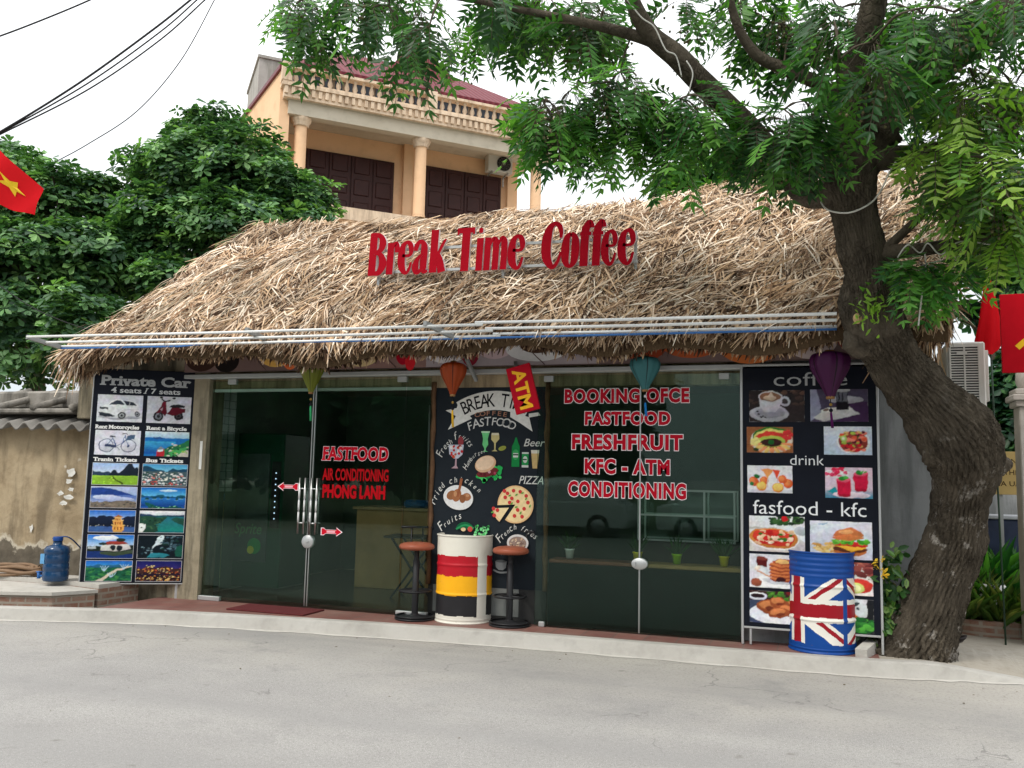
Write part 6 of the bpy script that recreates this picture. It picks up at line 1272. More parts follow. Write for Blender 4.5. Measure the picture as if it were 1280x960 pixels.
ro = b.build('roof', m.m, house, True); ORG[ro.name] = Vector((0, 0, 0))
b = MB(); b.add([(2.9, 2.6, 14.2), (5.7, 2.6, 14.2), (5.7, 5.4, 14.2), (2.9, 5.4, 14.2), (4.3, 4.0, 16.5)], [(0, 1, 4), (1, 2, 4), (2, 3, 4), (3, 0, 4)]); b.build('roof_lantern', m.m, ro, True)
# parapet of the side and the blind stair tower
b = MB(); b.prism([(-.62, -.2), (-.35, -.2), (-1.6, 9.0), (-1.87, 9.0)], 0, 12.45, 0); b.prism([(-.68, -.3), (-.30, -.3), (-1.55, 9.0), (-1.93, 9.0)], 12.451, 12.56, 1); b.build('side_parapet', [APR, MAR], house, True)
for k in range(5): pass
b = MB(); b.box(-.645, -.621, .2, 1.6, 12.25, 12.75); b.build('side_grille', CRM, house, True)
b = MB(); b.box(-.55, 1.3, 6.0, 9.2, 0, 15.6); b.box(-.6, 1.35, 5.95, 9.25, 15.601, 15.7); b.build('stair_tower', [GRYW], house, True)
def hw(x, y, z): return HC+hu*x+hn*y+Vector((0, 0, z))
acl = hw(6.35, 1.02, 11.12); t_ = ac('white air conditioner with round fan, high on the apricot balcony wall', acl, math.pi/2-az, .82, .30, .56, True)

# ================================================================ OVERHEAD CABLES
def cable(label, pts, r): b = MB(); b.tube(smooth_path([tuple(P(*q)) for q in pts], 10), r, 6); o = b.build('overhead_cable', CABLE); tag(o, label, 'cable', 'overhead cables at the left')
cable('short black cable crossing the top left corner', ((-60, 64, 8), (0, 45, 8.2), (60, 22, 8.5), (110, 1, 8.8), (150, -18, 9)), .011)
cable('uppermost of the black cables bundled at the left', ((-80, 208, 8), (0, 165, 8.3), (100, 103, 8.8), (190, 38, 9.2), (238, 0, 9.5), (262, -20, 9.6)), .014)
cable('middle of the black cables bundled at the left', ((-80, 208, 8.02), (0, 166.5, 8.32), (110, 104, 8.82), (200, 40, 9.2), (246, 0, 9.5), (270, -22, 9.6)), .010)
cable('lower black cable of the bundle at the left', ((-80, 206, 8.05), (0, 168, 8.35), (110, 112, 8.85), (200, 50, 9.3), (256, 0, 9.55), (285, -26, 9.7)), .010)
cable('thin single cable sagging down into the left trees', ((70, 202, 11), (110, 180, 10.6), (170, 140, 10.2), (225, 77, 9.9), (268, 0, 9.7), (280, -25, 9.6)), .008)
cable('thin dark cable drooping across the left trees', ((-30, 335, 9.0), (30, 378, 9.1), (80, 402, 9.2), (140, 420, 9.3)), .007)
# ================================================================ TREES
BARK = Mt('dark_fissured_bark'); f1 = BARK.noise(2.2, 8, .65); f2 = BARK.noise(9, 7, .7, stretch=(1, 1, .45)); f3 = BARK.noise(6.5, 7, .7); f4 = BARK.noise(26, 5, .65)
c = BARK.mix(BARK.ramp(f2, [(.3, 0.0), (.7, 1.0)]), (.034, .028, .021), (.125, .104, .078)); c = BARK.mix(BARK.ramp(f1, [(.45, 0.0), (.7, .6)]), c, (.14, .115, .085))
sp = BARK.n('ShaderNodeSeparateXYZ'); BARK.l(BARK.tc.outputs['Object'], sp.inputs[0]); lo = BARK.n('ShaderNodeMapRange'); BARK.l(sp.outputs[2], lo.inputs[0]); lo.inputs[1].default_value = 2.4; lo.inputs[2].default_value = .9
wp = BARK.ramp(f3, [(.58, 0.0), (.64, .8)]); mu = BARK.n('ShaderNodeMath', operation='MULTIPLY'); BARK.l(wp, mu.inputs[0]); BARK.l(lo.outputs[0], mu.inputs[1])
c = BARK.mix(mu.outputs[0], c, (.42, .39, .35)); c = BARK.mix(BARK.ramp(f4, [(.58, 0.0), (.72, .35)]), c, (.15, .135, .115)); vo = BARK.n('ShaderNodeTexVoronoi', feature='DISTANCE_TO_EDGE'); vo.inputs['Scale'].default_value = 19; mp_ = BARK.n('ShaderNodeMapping'); mp_.inputs['Scale'].default_value = (1, 1, .38); nz_ = BARK.n('ShaderNodeTexNoise'); nz_.inputs['Scale'].default_value = 7; BARK.l(BARK.tc.outputs['Object'], nz_.inputs['Vector'])
va = BARK.n('ShaderNodeVectorMath', operation='MULTIPLY_ADD'); BARK.l(nz_.outputs['Color'], va.inputs[0]); va.inputs[1].default_value = (.30, .30, .30); BARK.l(BARK.tc.outputs['Object'], va.inputs[2]); BARK.l(va.outputs[0], mp_.inputs[0]); BARK.l(mp_.outputs[0], vo.inputs['Vector'])
crk = BARK.mix(BARK.ramp(BARK.noise(2.6, 4, .6), [(.40, 0.0), (.62, .75)]), (1, 1, 1), BARK.ramp(vo.outputs['Distance'], [(0.0, 0.0), (.22, 1.0)])); c = BARK.mix(crk, BARK.mix(1.0, c, (.45, .43, .40), 'MULTIPLY'), c)
BARK.color(c).set(rough=.95, spec=.15).bump(crk, .55, .02).bump(f2, .6, .04).bump(f4, .6, .02); BARK = BARK.m
BARK2 = simple('grey_brown_bark', (.10, .08, .06), .95, .3, 6, 0, .6, 20)

main = thing('street_tree', 'big dark leaning tree with feathery leaves, right of the blue drum', 'tree', (.95, 8.82, .10))
def limb(pts, n=14, rough=.05, name='limb', par=None, bumps=0.0, sm=7):
    """pts: photo px, py, depth Y, width px"""
    raw = []
    for px, py, Y, w_ in pts:
        p = P(px, py, Y); raw.append((p.x, p.y, p.z, px2m(w_, p)/2))
    path = smooth_path(raw, sm); b = MB(); r = [max(.004, q[3]) for q in path]
    pts3 = [Vector(q[:3]) for q in path]; b.tube(pts3, r, n, 0, None, True)
    if bumps:
        from mathutils import noise as mn
        rn = random.Random(3); kn = [(rn.randrange(len(pts3)), rn.uniform(0, 6.28), rn.uniform(.06, .16), rn.uniform(.02, .07)) for _ in range(34)]
        nv = []
        for i, v in enumerate(b.v):
            k = i//n; v = Vector(v); c0 = pts3[k]; d = v-c0; q = 1+.05*math.sin(k*.9+i % n*1.7)+.035*math.sin(i % n*2.9+k*.37)
            for (kk, an, s, am) in kn:
                cpos = pts3[kk]+Vector((math.cos(an), math.sin(an), 0))*r[kk]; q += am/r[k]*math.exp(-((v-cpos).length/s)**2)
            d2 = d*q; nz = mn.fractal(Vector((v.x*3.2, v.y*3.2, v.z*2.0)), 1.0, 2.1, 3)*.022+mn.fractal(Vector((v.x*11, v.y*11, v.z*4.5)), 1.0, 2.0, 3)*.006; nv.append(tuple(c0+d2+d.normalized()*nz))
        b.v = nv
    o = b.build(name, BARK, par or main); return o, path
trunk, tp = limb([(1130, 828, 8.92, 112), (1137, 812, 8.92, 96), (1146, 790, 8.90, 88), (1160, 760, 8.86, 78), (1177, 716, 8.78, 70), (1189, 685, 8.72, 66), (1197, 655, 8.66, 62), (1203, 617, 8.56, 64), (1207, 589, 8.50, 80), (1203, 560, 8.42, 90), (1186, 528, 8.30, 82), (1158, 496, 8.18, 66), (1134, 470, 8.06, 60), (1116, 444, 7.95, 60), (1099, 415, 7.80, 70), (1089, 388, 7.70, 66), (1085, 355, 7.62, 54), (1081, 325, 7.56, 48), (1072, 285, 7.52, 50), (1066, 250, 7.50, 54), (1066, 215, 7.48, 58), (1078, 180, 7.45, 60), (1092, 155, 7.42, 60)], 160, name='trunk', bumps=1, sm=7)
# knee swelling, cut stub, hollow scar
for (px, py, Y, rr) in ((1240, 580, 8.52, (22, 16)), (1216, 560, 8.42, (28, 26)), (1095, 408, 7.68, (32, 24)), (1078, 425, 7.75, (24, 22))):
    p = P(px, py, Y); b = MB(); b.ball(p, (px2m(rr[0], p), px2m(rr[0], p)*.9, px2m(rr[1], p)), 14)
    b.v = [tuple(Vector(v)+Vector((.012*math.sin(v[2]*40+v[0]*30), .012*math.sin(v[0]*37), .012*math.sin(v[0]*45+v[1]*21)))) for v in b.v]; b.build('burl', BARK, main)
p = P(1072, 398, 7.52); b = MB(); b.ball(p, (.035, .02, .045), 12); b.build('cut_stub', simple('fresh_cut_wood', (.50, .33, .17), .8, .15, 20), main)
LM = []
for pts, nn in (
    ([(1085, 165, 7.42, 70), (1108, 130, 7.40, 64), (1140, 102, 7.36, 58), (1180, 70, 7.30, 54), (1225, 38, 7.2, 50), (1300, -10, 7.05, 44), (1400, -80, 6.9, 34)], 14),
    ([(1075, 200, 7.46, 60), (1062, 150, 7.3, 46), (1068, 100, 7.1, 40), (1085, 40, 6.9, 34), (1100, -40, 6.7, 30), (1120, -140, 6.5, 22)], 12),
    ([(1062, 235, 7.50, 44), (1030, 243, 7.46, 36), (1005, 240, 7.4, 32), (975, 205, 7.3, 30), (940, 165, 7.2, 30), (905, 130, 7.05, 30), (870, 96, 6.9, 29), (845, 70, 6.8, 28), (815, 45, 6.7, 24), (795, 12, 6.55, 20), (780, -30, 6.4, 16), (750, -90, 6.2, 12)], 12),
    ([(850, 72, 6.85, 18), (815, 52, 6.75, 16), (770, 38, 6.6, 14), (720, 26, 6.45, 11), (660, 14, 6.3, 9), (590, 0, 6.2, 7), (500, -12, 6.1, 6), (420, -20, 6.0, 5)], 8),
    ([(1070, 190, 7.46, 36), (1050, 150, 7.3, 24), (1030, 110, 7.15, 18), (985, 88, 7.0, 16), (950, 72, 6.9, 14), (928, 45, 6.8, 12), (915, 10, 6.7, 10), (905, -40, 6.6, 8)], 10),
    ([(1086, 330, 7.58, 26), (1115, 316, 7.5, 20), (1160, 311, 7.42, 17), (1220, 300, 7.3, 15), (1290, 280, 7.2, 12), (1360, 262, 7.1, 9)], 9),
    ([(1100, 318, 7.52, 13), (1135, 285, 7.5, 11), (1170, 252, 7.45, 9), (1200, 215, 7.4, 8), (1220, 170, 7.35, 6)], 8),
    ([(1092, 195, 7.44, 40), (1130, 196, 7.5, 26), (1165, 188, 7.6, 18), (1210, 165, 7.6, 12), (1260, 120, 7.6, 8)], 10)):
    LM.append(limb(pts, nn)[1])
# feathery compound leaves hung in sprays from the limbs
LPTS = [Vector(q[:3]) for l in LM for q in l]
SPR = []      # photo px, py, depth, radius px, number of fronds, tone
rn = random.Random(8)
def sprays(n, poly, Y, rad, fr, tone):
    x0, x1 = min(p[0] for p in poly), max(p[0] for p in poly); y0, y1 = min(p[1] for p in poly), max(p[1] for p in poly); k = 0
    while k < n:
        x, y = rn.uniform(x0, x1), rn.uniform(y0, y1); ins = False
        for i in range(len(poly)):
            (xa, ya), (xb, yb) = poly[i], poly[i-1]
            if (ya > y) != (yb > y) and x < (xb-xa)*(y-ya)/(yb-ya)+xa: ins = not ins
        if ins: SPR.append((x, y, rn.uniform(*Y), rn.uniform(*rad), fr, tone)); k += 1
sprays(7, [(365, -10), (420, -10), (420, 40), (400, 55), (372, 30)], (6.0, 6.4), (16, 26), 12, 0)
sprays(13, [(430, -30), (640, -30), (620, -12), (560, 8), (535, 48), (492, 60), (472, 15), (430, -12)], (5.9, 6.5), (22, 36), 12, 0)
sprays(12, [(600, -20), (775, -20), (750, 40), (740, 66), (690, 45), (610, 12)], (6.5, 7.2), (24, 38), 12, 0)
sprays(16, [(560, -20), (790, -20), (752, 40), (700, 72), (640, 40), (570, 45)], (6.9, 7.6), (24, 36), 12, 0)
sprays(10, [(678, 115), (716, 108), (728, 140), (706, 168), (682, 168), (672, 145)], (6.2, 6.7), (18, 32), 13, 1)
sprays(7, [(735, 90), (800, 85), (800, 112), (745, 118)], (6.5, 6.9), (16, 26), 10, 0)
sprays(20, [(720, 155), (790, 110), (860, 105), (890, 130), (900, 180), (870, 192), (830, 185), (760, 185)], (6.6, 7.2), (20, 34), 12, 1)
sprays(17, [(915, 150), (1000, 110), (1045, 115), (1020, 178), (1000, 182), (930, 182)], (6.6, 7.2), (24, 40), 13, 0)
sprays(18, [(830, -20), (1060, -20), (1060, 90), (1000, 60), (940, 40), (905, 10), (860, 22)], (6.9, 7.7), (22, 36), 10, 0)
sprays(27, [(1010, -20), (1300, -20), (1230, 50), (1150, 75), (1090, 95), (1060, 90), (1020, 50)], (6.2, 7.2), (30, 48), 12, 0)
sprays(32, [(1180, 70), (1310, 20), (1310, 240), (1250, 262), (1200, 240), (1165, 180)], (6.6, 7.8), (28, 46), 14, 2)
sprays(15, [(1185, 200), (1300, 210), (1300, 300), (1230, 300), (1190, 270)], (7.0, 7.7), (20, 34), 11, 2)
sprays(8, [(1110, 318), (1190, 315), (1180, 345), (1130, 350)], (7.3, 7.6), (14, 22), 11, 1)
sprays(7, [(1040, 110), (1150, 80), (1150, 120), (1040, 130)], (7.6, 8.3), (18, 30), 10, 0)
sprays(34, [(380, -330), (1400, -360), (1500, -20), (420, -30)], (5.4, 8.6), (40, 70), 12, 0)
TONES = [[(52, 96, 44), (68, 118, 50), (40, 78, 40), (86, 136, 56)], [(64, 116, 46), (82, 136, 54), (48, 96, 46), (100, 152, 62)], [(88, 130, 48), (112, 150, 56), (70, 110, 46), (136, 168, 70), (60, 96, 44)]]  # last palette brighter and yellower: light through the right-hand fronds put in the colour
AP, AD, AN, AL, AW, AC = [], [], [], [], [], []; twig = MB(); fruit = MB()
CEN = sorted(SPR, key=lambda s: min((P(*s[:3])-q).length for q in LPTS)); NODES = list(LPTS)
for px, py, Y, rad, nf, tone in CEN:
    c0 = P(px, py, Y); r = px2m(rad, c0)*1.15
    b0 = min(NODES, key=lambda q: (q-c0).length); NODES.append(c0); dist = (b0-c0).length
    if dist > .12:
        mid = b0.lerp(c0, .55)+Vector((0, 0, .12*dist)); twig.tube(smooth_path([tuple(b0), tuple(mid), tuple(c0)], 4), [.014*min(1, dist+.3)]*4+[.011]*2+[.008]*2+[.004], 5)
    for k in range(int(nf*.72)):
        an = rn.uniform(0, 6.283); el = rn.uniform(-1.15, .35); dirv = Vector((math.cos(an)*math.cos(el), math.sin(an)*math.cos(el), math.sin(el)))
        st = c0+dirv*r*rn.uniform(.05, .6); ln = rn.uniform(.30, .48); droop = rn.uniform(.4, 1.1)
        side = dirv.cross(Vector((0, 0, 1))); side = side.normalized() if side.length > .1 else Vector((1, 0, 0)); side = (side+Vector((0, 0, rn.uniform(-.7, .7)))).normalized()
        col = np.array(lin(rn.choice(TONES[tone])))*rn.uniform(.75, 1.2); npair = rn.randint(6, 7); pv = st; L0 = rn.uniform(.09, .155)
        ra = [tuple(st)]
        for j in range(npair):
            t = (j+1)/npair; d = (dirv+Vector((0, 0, -droop*t*1.6))).normalized(); pt = pv+d*(ln/npair); pv = pt; ra.append(tuple(pt))
            if j == 0: continue
            nrm = d.cross(side)
            for s in (-1, 1):
                dd = (side*s+d*.55+Vector((0, 0, -.18+rn.uniform(-.12, .12)))).normalized(); AP.append(pt); AD.append(dd); AN.append(nrm+Vector((rn.uniform(-.3, .3), rn.uniform(-.3, .3), rn.uniform(-.3, .3)))); f = L0*(1-.5*abs(t-.5))*rn.uniform(.85, 1.1); AL.append(f); AW.append(f*rn.uniform(.27, .36)); AC.append(col*rn.uniform(.9, 1.1))
        AP.append(pv); AD.append(d); AN.append(nrm); AL.append(L0*.8); AW.append(L0*.26); AC.append(col)
        twig.tube([ra[0], ra[len(ra)//2], ra[-1]], .0026, 3, cap=False)
    if py < 235 and rn.random() < .45:
        for k in range(14):
            q = c0+Vector((rn.gauss(0, r*.5), rn.gauss(0, r*.5), -r*rn.uniform(.7, 1.7))); fruit.ball(q, .012, 5); twig.tube([c0+(q-c0)*.3+Vector((0, 0, .05)), q], .0018, 3, cap=False)
arr = lambda L: np.array([tuple(v) for v in L], float)
mainleaf = leafmat('feathery_leaves', .35, .45)
o = cloud('crown', main, mainleaf, arr(AP), arr(AD), arr(AN), np.array(AL), np.array(AW), np.array(AC), 'lance', .12); 
twig.build('twigs', BARK2, main); fruit.build('berries', simple('green_brown_berries', (.11, .10, .045), .5, .2), main)
# young shoot on the trunk
n = 60; c0 = P(1090, 388, 7.44); Pp = np.array(c0)+RNG.normal(0, 1, (n, 3))*np.array([.055, .03, .065]); cloud('shoot', main, mainleaf, Pp, unit(n)+np.array([0, -.3, .2]), unit(n)+np.array([0, -.4, .6]), RNG.uniform(.05, .09, n), RNG.uniform(.02, .034, n), np.tile(lin((130, 170, 60)), (n, 1))*RNG.uniform(.8, 1.2, (n, 1)), 'oval')
def strap(label, pts, r): b = MB(); b.tube(smooth_path([tuple(P(*q)) for q in pts], 6), r, 6); o = b.build('tied_cord', simple('white_cord', (.62, .60, .56), .6, .06)); tag(o, label, 'cord', 'white cords tied round the tree')
strap('white cord looped round the trunk below its fork', ((1024, 248, 7.42), (1034, 262, 7.28), (1060, 266, 7.22), (1085, 256, 7.26), (1100, 240, 7.36), (1118, 205, 7.4), (1145, 178, 7.4)), .007)
strap('white cord twisted round the low right branch', ((1122, 322, 7.36), (1135, 306, 7.30), (1150, 316, 7.36), (1160, 304, 7.28), (1176, 318, 7.28), (1200, 302, 7.22), (1240, 306, 7.2)), .006)
strap('white cord hanging straight down from the low right branch', ((1156, 316, 7.36), (1157, 340, 7.36), (1152, 372, 7.36), (1148, 407, 7.36)), .0065)
strap('white cord draped along the upper left limb', ((784, 0, 6.4), (802, 22, 6.5), (818, 34, 6.56), (832, 62, 6.62), (845, 70, 6.66), (852, 96, 6.72)), .0055)
strap('white cord hanging over the middle of the left limb', ((858, 76, 6.7), (866, 92, 6.72), (862, 118, 6.75), (878, 128, 6.8), (900, 152, 6.9)), .0055)

# broad-leaved trees: whorls of large leaves over rounded, uneven lobes
def whorls(name, par, mat, lobes, n, L, cols, seed, inner=.35, flat=.55):
    rg = np.random.default_rng(seed); Pp, D, Nn, Ls, Ws, C = [], [], [], [], [], []
    wts = np.array([l[3]**2 for l in lobes]); wts /= wts.sum(); ids = rg.choice(len(lobes), n, p=wts)
    for k in ids:
        cx, cy, cz, r = lobes[k][:4]; v = rg.normal(size=3); v /= np.linalg.norm(v); v[2] = abs(v[2]) if rg.random() < .35 else v[2]
        q = (1-inner*rg.random()**1.6)*(1+.16*math.sin(v[0]*5+k)+.14*math.sin(v[2]*6+k*2)+.10*math.sin(v[1]*9)); c = np.array([cx, cy, cz])+v*r*q*np.array([1, 1, .82])
        ax = v*.55+np.array([0, 0, .75])+rg.normal(size=3)*.25; ax /= np.linalg.norm(ax); e1 = np.cross(ax, [.3, .9, .1]); e1 /= np.linalg.norm(e1); e2 = np.cross(ax, e1)
        m = rg.integers(6, 10); col = np.array(lin(cols[rg.integers(0, len(cols))]))*rg.uniform(.75, 1.2); s = rg.uniform(.8, 1.2)
        for j in range(m):
            t = 6.283*j/m+rg.uniform(-.25, .25); up = rg.uniform(-.25, flat); d = e1*math.cos(t)+e2*math.sin(t)+ax*up; Pp.append(c+d*.02); D.append(d); Nn.append(ax+rg.normal(size=3)*.2); l_ = rg.uniform(*L)*s; Ls.append(l_); Ws.append(l_*rg.uniform(.42, .55)); C.append(col*rg.uniform(.85, 1.15))
    return cloud(name, par, mat, np.array(Pp), np.array(D), np.array(Nn), np.array(Ls), np.array(Ws), np.array(C), 'obov', .18)
BROAD = leafmat('broad_glossy_leaves', .22, .5, .35)
def btree(label, base, lobes_px, n, seed, L=(.12, .21), cols=None, trunk_r=.22, group='broad-leaved trees behind the shop', name='broad_leaved_tree', abs_lobes=None):
    t = thing(name, label, 'tree', base, 0, group); lobes = []
    for px, py, Y, rp in lobes_px: p = P(px, py, Y); lobes.append((p.x, p.y, p.z, px2m(rp, p)))
    if abs_lobes: lobes = abs_lobes
    whorls('crown', t, BROAD, lobes, n, L, cols or [(62, 98, 64), (76, 114, 72), (52, 84, 58), (92, 134, 78), (120, 160, 94)], seed)
    b = MB(); top = max(l[2] for l in lobes); cz = sum(l[2] for l in lobes)/len(lobes); B = Vector(base); cx = sum(l[0] for l in lobes)/len(lobes); cy = sum(l[1] for l in lobes)/len(lobes)
    fork = Vector((B.x*.5+cx*.5, B.y*.5+cy*.5, min(l[2]-l[3]*.6 for l in lobes) if B.z < 1 else cz)); fork.z = max(fork.z, B.z+1.2)
    b.tube(smooth_path([tuple(B-Vector((0, 0, .1))), tuple(B.lerp(fork, .5)+Vector((.1, 0, 0))), tuple(fork)], 5), [trunk_r*(1.25-.5*i/10) for i in range(11)], 12, rough=.04); b.build('trunk', BARK2, t)
    b = MB()
    for l in lobes:
        e = Vector(l[:3]); md = fork.lerp(e, .5)+Vector((0, 0, .15)); b.tube(smooth_path([tuple(fork), tuple(md), tuple(e)], 4), [trunk_r*.6*(1-.085*i) for i in range(9)], 8)
        for k in range(5): v = Vector(unit(1)[0])*l[3]*.8; b.tube([tuple(e), tuple(e+v*.5+Vector((0, 0, .1))), tuple(e+v)], [.05, .03, .012], 5)
    b.build('limb', BARK2, t); return t
btree('dense broad-leaved tree with rosettes of glossy leaves, directly left of the apricot house', (-12.3, 15.2, 0), [(250, 232, 14.6, 82), (310, 230, 14.6, 74), (360, 262, 14.8, 62), (225, 300, 14.0, 80), (300, 300, 14.0, 74), (262, 178, 15.0, 46), (378, 292, 14.4, 40), (205, 215, 15.2, 38), (160, 350, 13.6, 62), (230, 370, 13.4, 64)], 5400, 21)
btree('wide broad-leaved tree behind the garden wall at the left edge', (-14.2, 13.2, 0), [(20, 240, 13.4, 60), (75, 262, 13.2, 56), (-30, 300, 13, 90), (40, 340, 12.6, 84), (110, 330, 12.8, 62), (120, 250, 13.6, 34), (30, 420, 12.2, 74), (-60, 400, 12.2, 90), (110, 420, 12.0, 62), (10, 200, 13.8, 28), (155, 300, 13.6, 40)], 5800, 22)
btree('low bright green tree top showing over the ridge, left of the main trunk', (-.8, 17.5, 0), [(870, 232, 17.5, 40), (920, 224, 17.5, 44), (975, 222, 17.5, 44), (845, 250, 17.0, 26), (1025, 232, 17.5, 36), (930, 270, 17, 50)], 1500, 23, (.16, .26), [(80, 130, 56), (64, 112, 50), (110, 156, 66), (50, 96, 46)])
btree('dark tree behind the flags at the right edge', (4.3, 16, 0), [(1230, 330, 15, 30), (1270, 310, 15, 44), (1320, 360, 15, 70), (1255, 500, 14.4, 40), (1290, 480, 14.4, 50), (1310, 560, 14.2, 60), (1245, 560, 14.4, 34), (1210, 395, 15.2, 16)], 1700, 24, (.14, .24), [(30, 66, 42), (44, 84, 50), (24, 54, 38), (60, 100, 52)])
# the row across the road: only the shop glass shows it
rowlab = 'leafy tree across the road, seen only as a dark reflection in the shop glass'
t0 = None
for k, (x, y, s) in enumerate(((-13, -13, 1.0), (-7.2, -12.4, 1.1), (3.6, -13.2, .95), (9.2, -12.2, 1.0), (-19.5, -12.6, 1.15), (15.5, -13, 1.1), (-26, -12, 1.1))):
    if t0 is None:
        lob = [(x+dx, y+dy, dz, r) for dx, dy, dz, r in ((0, 0, 5.6, 2.3), (-1.9, .4, 4.6, 2.0), (1.9, -.2, 4.7, 2.1), (.2, .9, 3.4, 2.1), (-1.2, -.6, 6.9, 1.4), (1.2, .3, 6.6, 1.5), (-2.4, .2, 2.7, 1.5), (2.4, .1, 2.8, 1.5), (0, .4, 2.0, 1.6))]
        t0 = btree(rowlab, (x, y, 0), [], 2600, 31, (.35, .6), [(38, 84, 44), (50, 100, 52), (30, 70, 40)], .25, 'trees across the road', 'roadside_tree', lob); o = t0
    else:
        o = dup(t0); o.location = (x, y, 0)
    o.rotation_euler = (0, 0, k*1.3); o.scale = (s, s, s*.95)
# yellow-flowered creeper between drum and trunk
cp = thing('flowering_creeper', 'leafy creeper with yellow flowers climbing between the blue drum and the trunk', 'plant', (.62, 8.98, .10))
n = 210; Pp = np.empty((n, 3)); 
for i in range(n):
    t = RNG.random(); q = P(1093+RNG.normal(6, 10)+18*t, 800-112*t+RNG.normal(0, 6), 8.72+RNG.normal(0, .05)); Pp[i] = q
    if Pp[i][2] < .2: Pp[i][2] = .2
cloud('leaves', cp, LEAF, Pp, unit(n)+np.array([0, -.3, -.1]), unit(n)*.6+np.array([0, -.8, .5]), RNG.uniform(.06, .11, n), RNG.uniform(.04, .07, n), np.array([lin(((50, 90, 40), (76, 120, 50), (40, 74, 38), (104, 134, 66))[k]) for k in RNG.integers(0, 4, n)]), 'oval', .3)
b = MB()
for k in range(5): b.tube(smooth_path([(.50+.06*k, 8.95, .1), tuple(P(1096+k*5, 760-6*k, 8.78)), tuple(P(1092+k*7, 712+k*5, 8.74))], 5), .006, 5)
b.build('stem', simple('creeper_stem', (.12, .11, .05), .8, .2), cp)
n = 34; cc = [P(*q, 8.62) for q in ((1099, 700), (1096, 712), (1104, 718), (1092, 704))]; Pp = np.array([tuple(cc[i % 4]) for i in range(n)])+RNG.normal(0, .012, (n, 3)); cloud('flowers', cp, LEAF, Pp, unit(n)+np.array([0, -.5, .2]), unit(n), RNG.uniform(.04, .07, n), RNG.uniform(.022, .034, n), np.tile(lin((244, 206, 70)), (n, 1)), 'oval', .3)
# loose brick kerb round the tree pit
tpk = MB(); 
for (x0, y0, x1, y1) in ((.40, 8.42, .60, 9.0),): tpk.beam((x0, y0, .13), (x1, y1, .20), .10, .12)
o = tpk.build('pit_edging', CONC); tag(o, 'short pale concrete edging between the blue drum and the trunk', 'edging')
# dead leaves and twigs blown onto the road
lf = MB(); rn2 = random.Random(4)
for k in range(55):
    x = rn2.uniform(-7, 2.2); y = rn2.uniform(4.6, 8.2) if rn2.random() < .6 else rn2.uniform(7.4, 8.3); a_ = rn2.uniform(0, 6.28); s = rn2.uniform(.008, .022); c_, s_ = math.cos(a_), math.sin(a_)
    if y > np.interp(x, [k_[0] for k_ in KT], [k_[1] for k_ in KT])-.12: continue
    lf.add([(x+(u*c_-v*s_)*s, y+(u*s_+v*c_)*s, .004+w_*s) for u, v, w_ in ((-1, 0, .05), (0, .4, .3), (1, 0, .15), (0, -.4, .05))], [(0, 1, 2), (0, 2, 3)])
struct('leaf_litter', lf, simple('dry_leaf_bits', (.10, .07, .04), .9, .3, 3), 'stuff')

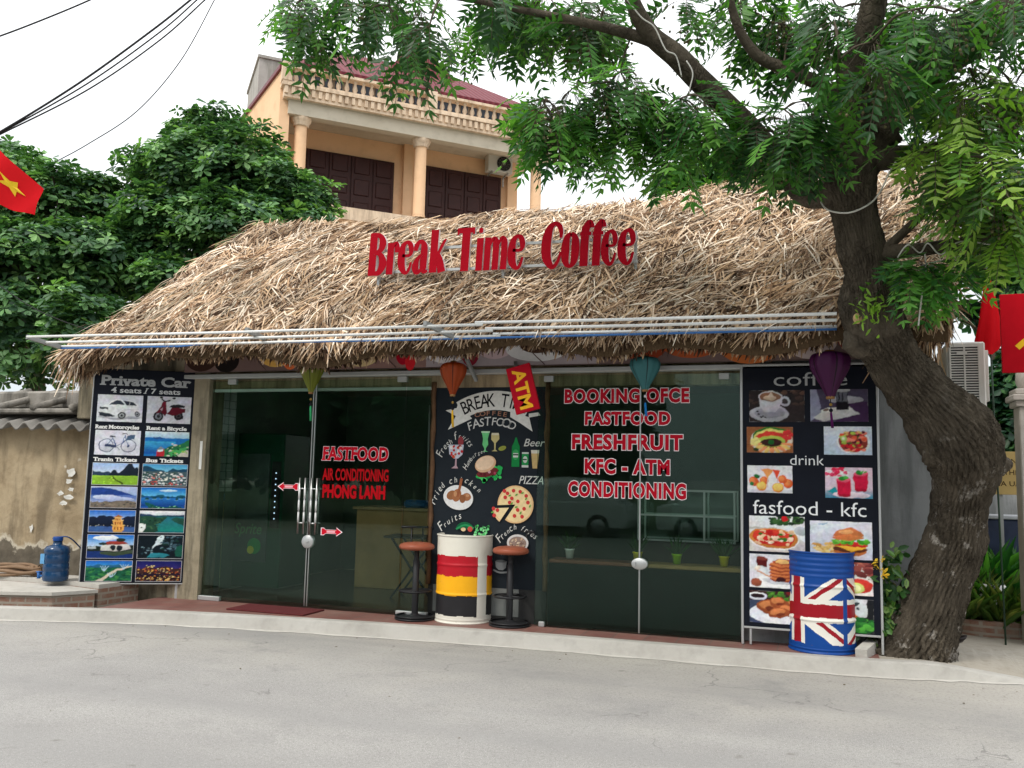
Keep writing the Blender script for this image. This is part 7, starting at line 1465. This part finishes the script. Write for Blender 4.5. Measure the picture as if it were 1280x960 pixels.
# two parked cars across the road, mirrored in the display window
CARP = simple('white_car_paint', (.72, .73, .74), .25, .03, 3, spec=.5); CARG = simple('dark_car_glass', (.02, .025, .028), .08, .1, spec=.5); HUBM = simple('alloy_wheel', (.4, .4, .41), .35, .1, metal=.8)
def car(label, loc, rz):
    t = thing('parked_car', label, 'car', loc, rz, 'cars parked across the road'); W2 = .86
    low = [(-2.1, .28), (-2.15, .62), (-2.05, .86), (-1.2, .98), (1.75, 1.02), (2.08, .92), (2.12, .5), (2.05, .28)]
    def loft(secs, name, mat):
        b = MB(); n = len(secs[0][1]); vs = [(x, y, z) for y, prof in secs for x, z in prof]
        fs = [(i*n+k, i*n+(k+1) % n, (i+1)*n+(k+1) % n, (i+1)*n+k) for i in range(len(secs)-1) for k in range(n)]+[tuple(range(n-1, -1, -1)), tuple(range((len(secs)-1)*n, len(secs)*n))]
        b.add(vs, fs); return b.build(name, mat, t, True)
    sq = lambda pr, kx, kz, dz: [(x*kx, dz+(z-dz)*kz) for x, z in pr]
    loft([(-W2, sq(low, .95, .90, .5)), (-W2*.93, low), (W2*.93, low), (W2, sq(low, .95, .90, .5))], 'body', CARP)
    cab = [(-1.25, .97), (-.55, 1.58), (.1, 1.67), (1.2, 1.64), (1.85, 1.02)]
    loft([(-W2*.92, [(-1.2, .99), (-.62, 1.38), (.1, 1.42), (1.1, 1.40), (1.75, 1.03)]), (-W2*.74, cab), (W2*.74, cab), (W2*.92, [(-1.2, .99), (-.62, 1.38), (.1, 1.42), (1.1, 1.40), (1.75, 1.03)])], 'roof', CARP)
    for s in (-1, 1):
        b = MB(); b.add([(x, s*(W2*.925+.004-.30*(z-1.0)), z) for x, z in ((-1.02, 1.04), (-.52, 1.36), (.28, 1.39), (.28, 1.04))], [(0, 1, 2, 3) if s > 0 else (3, 2, 1, 0)]); b.add([(x, s*(W2*.925+.004-.30*(z-1.0)), z) for x, z in ((.36, 1.04), (.36, 1.39), (1.08, 1.37), (1.55, 1.05))], [(0, 1, 2, 3) if s > 0 else (3, 2, 1, 0)]); b.build('side_window', CARG, t, True)
        for x in (-1.32, 1.30):
            b = MB(); b.lathe([(.0, -.10), (.30, -.10), (.33, -.07), (.33, .07), (.30, .10), (0, .10)], 28); b.v = [(p[0]+x, p[2]+s*.78, p[1]+.33) for p in b.v]; w = b.build('wheel', RUBBER, t, True); ORG[w.name] = Vector((0, 0, 0))
            b = MB(); b.lathe([(.0, -.104), (.20, -.104), (.20, .104), (0, .104)], 20); b.v = [(p[0]+x, p[2]+s*.78, p[1]+.33) for p in b.v]; b.build('rim', HUBM, w, True)
        b = MB(); b.ball((-2.06, s*.62, .72), (.07, .16, .08), 10); b.build('headlight', simple('lamp_glass', (.6, .62, .64), .15, .05, spec=.5), t, True)
    b = MB(); b.add([(-1.20+.012*0-.02, -.62, 1.04), (-.60, -.56, 1.545), (-.60, .56, 1.545), (-1.22, .62, 1.04)], [(3, 2, 1, 0)]); b.build('windscreen', CARG, t, True); return t
car('white parked car across the road, mirrored left in the display window', (-6.9, -7.6, 0), 0)
car('white parked car across the road, mirrored right in the display window', (-1.9, -7.7, 0), math.pi)
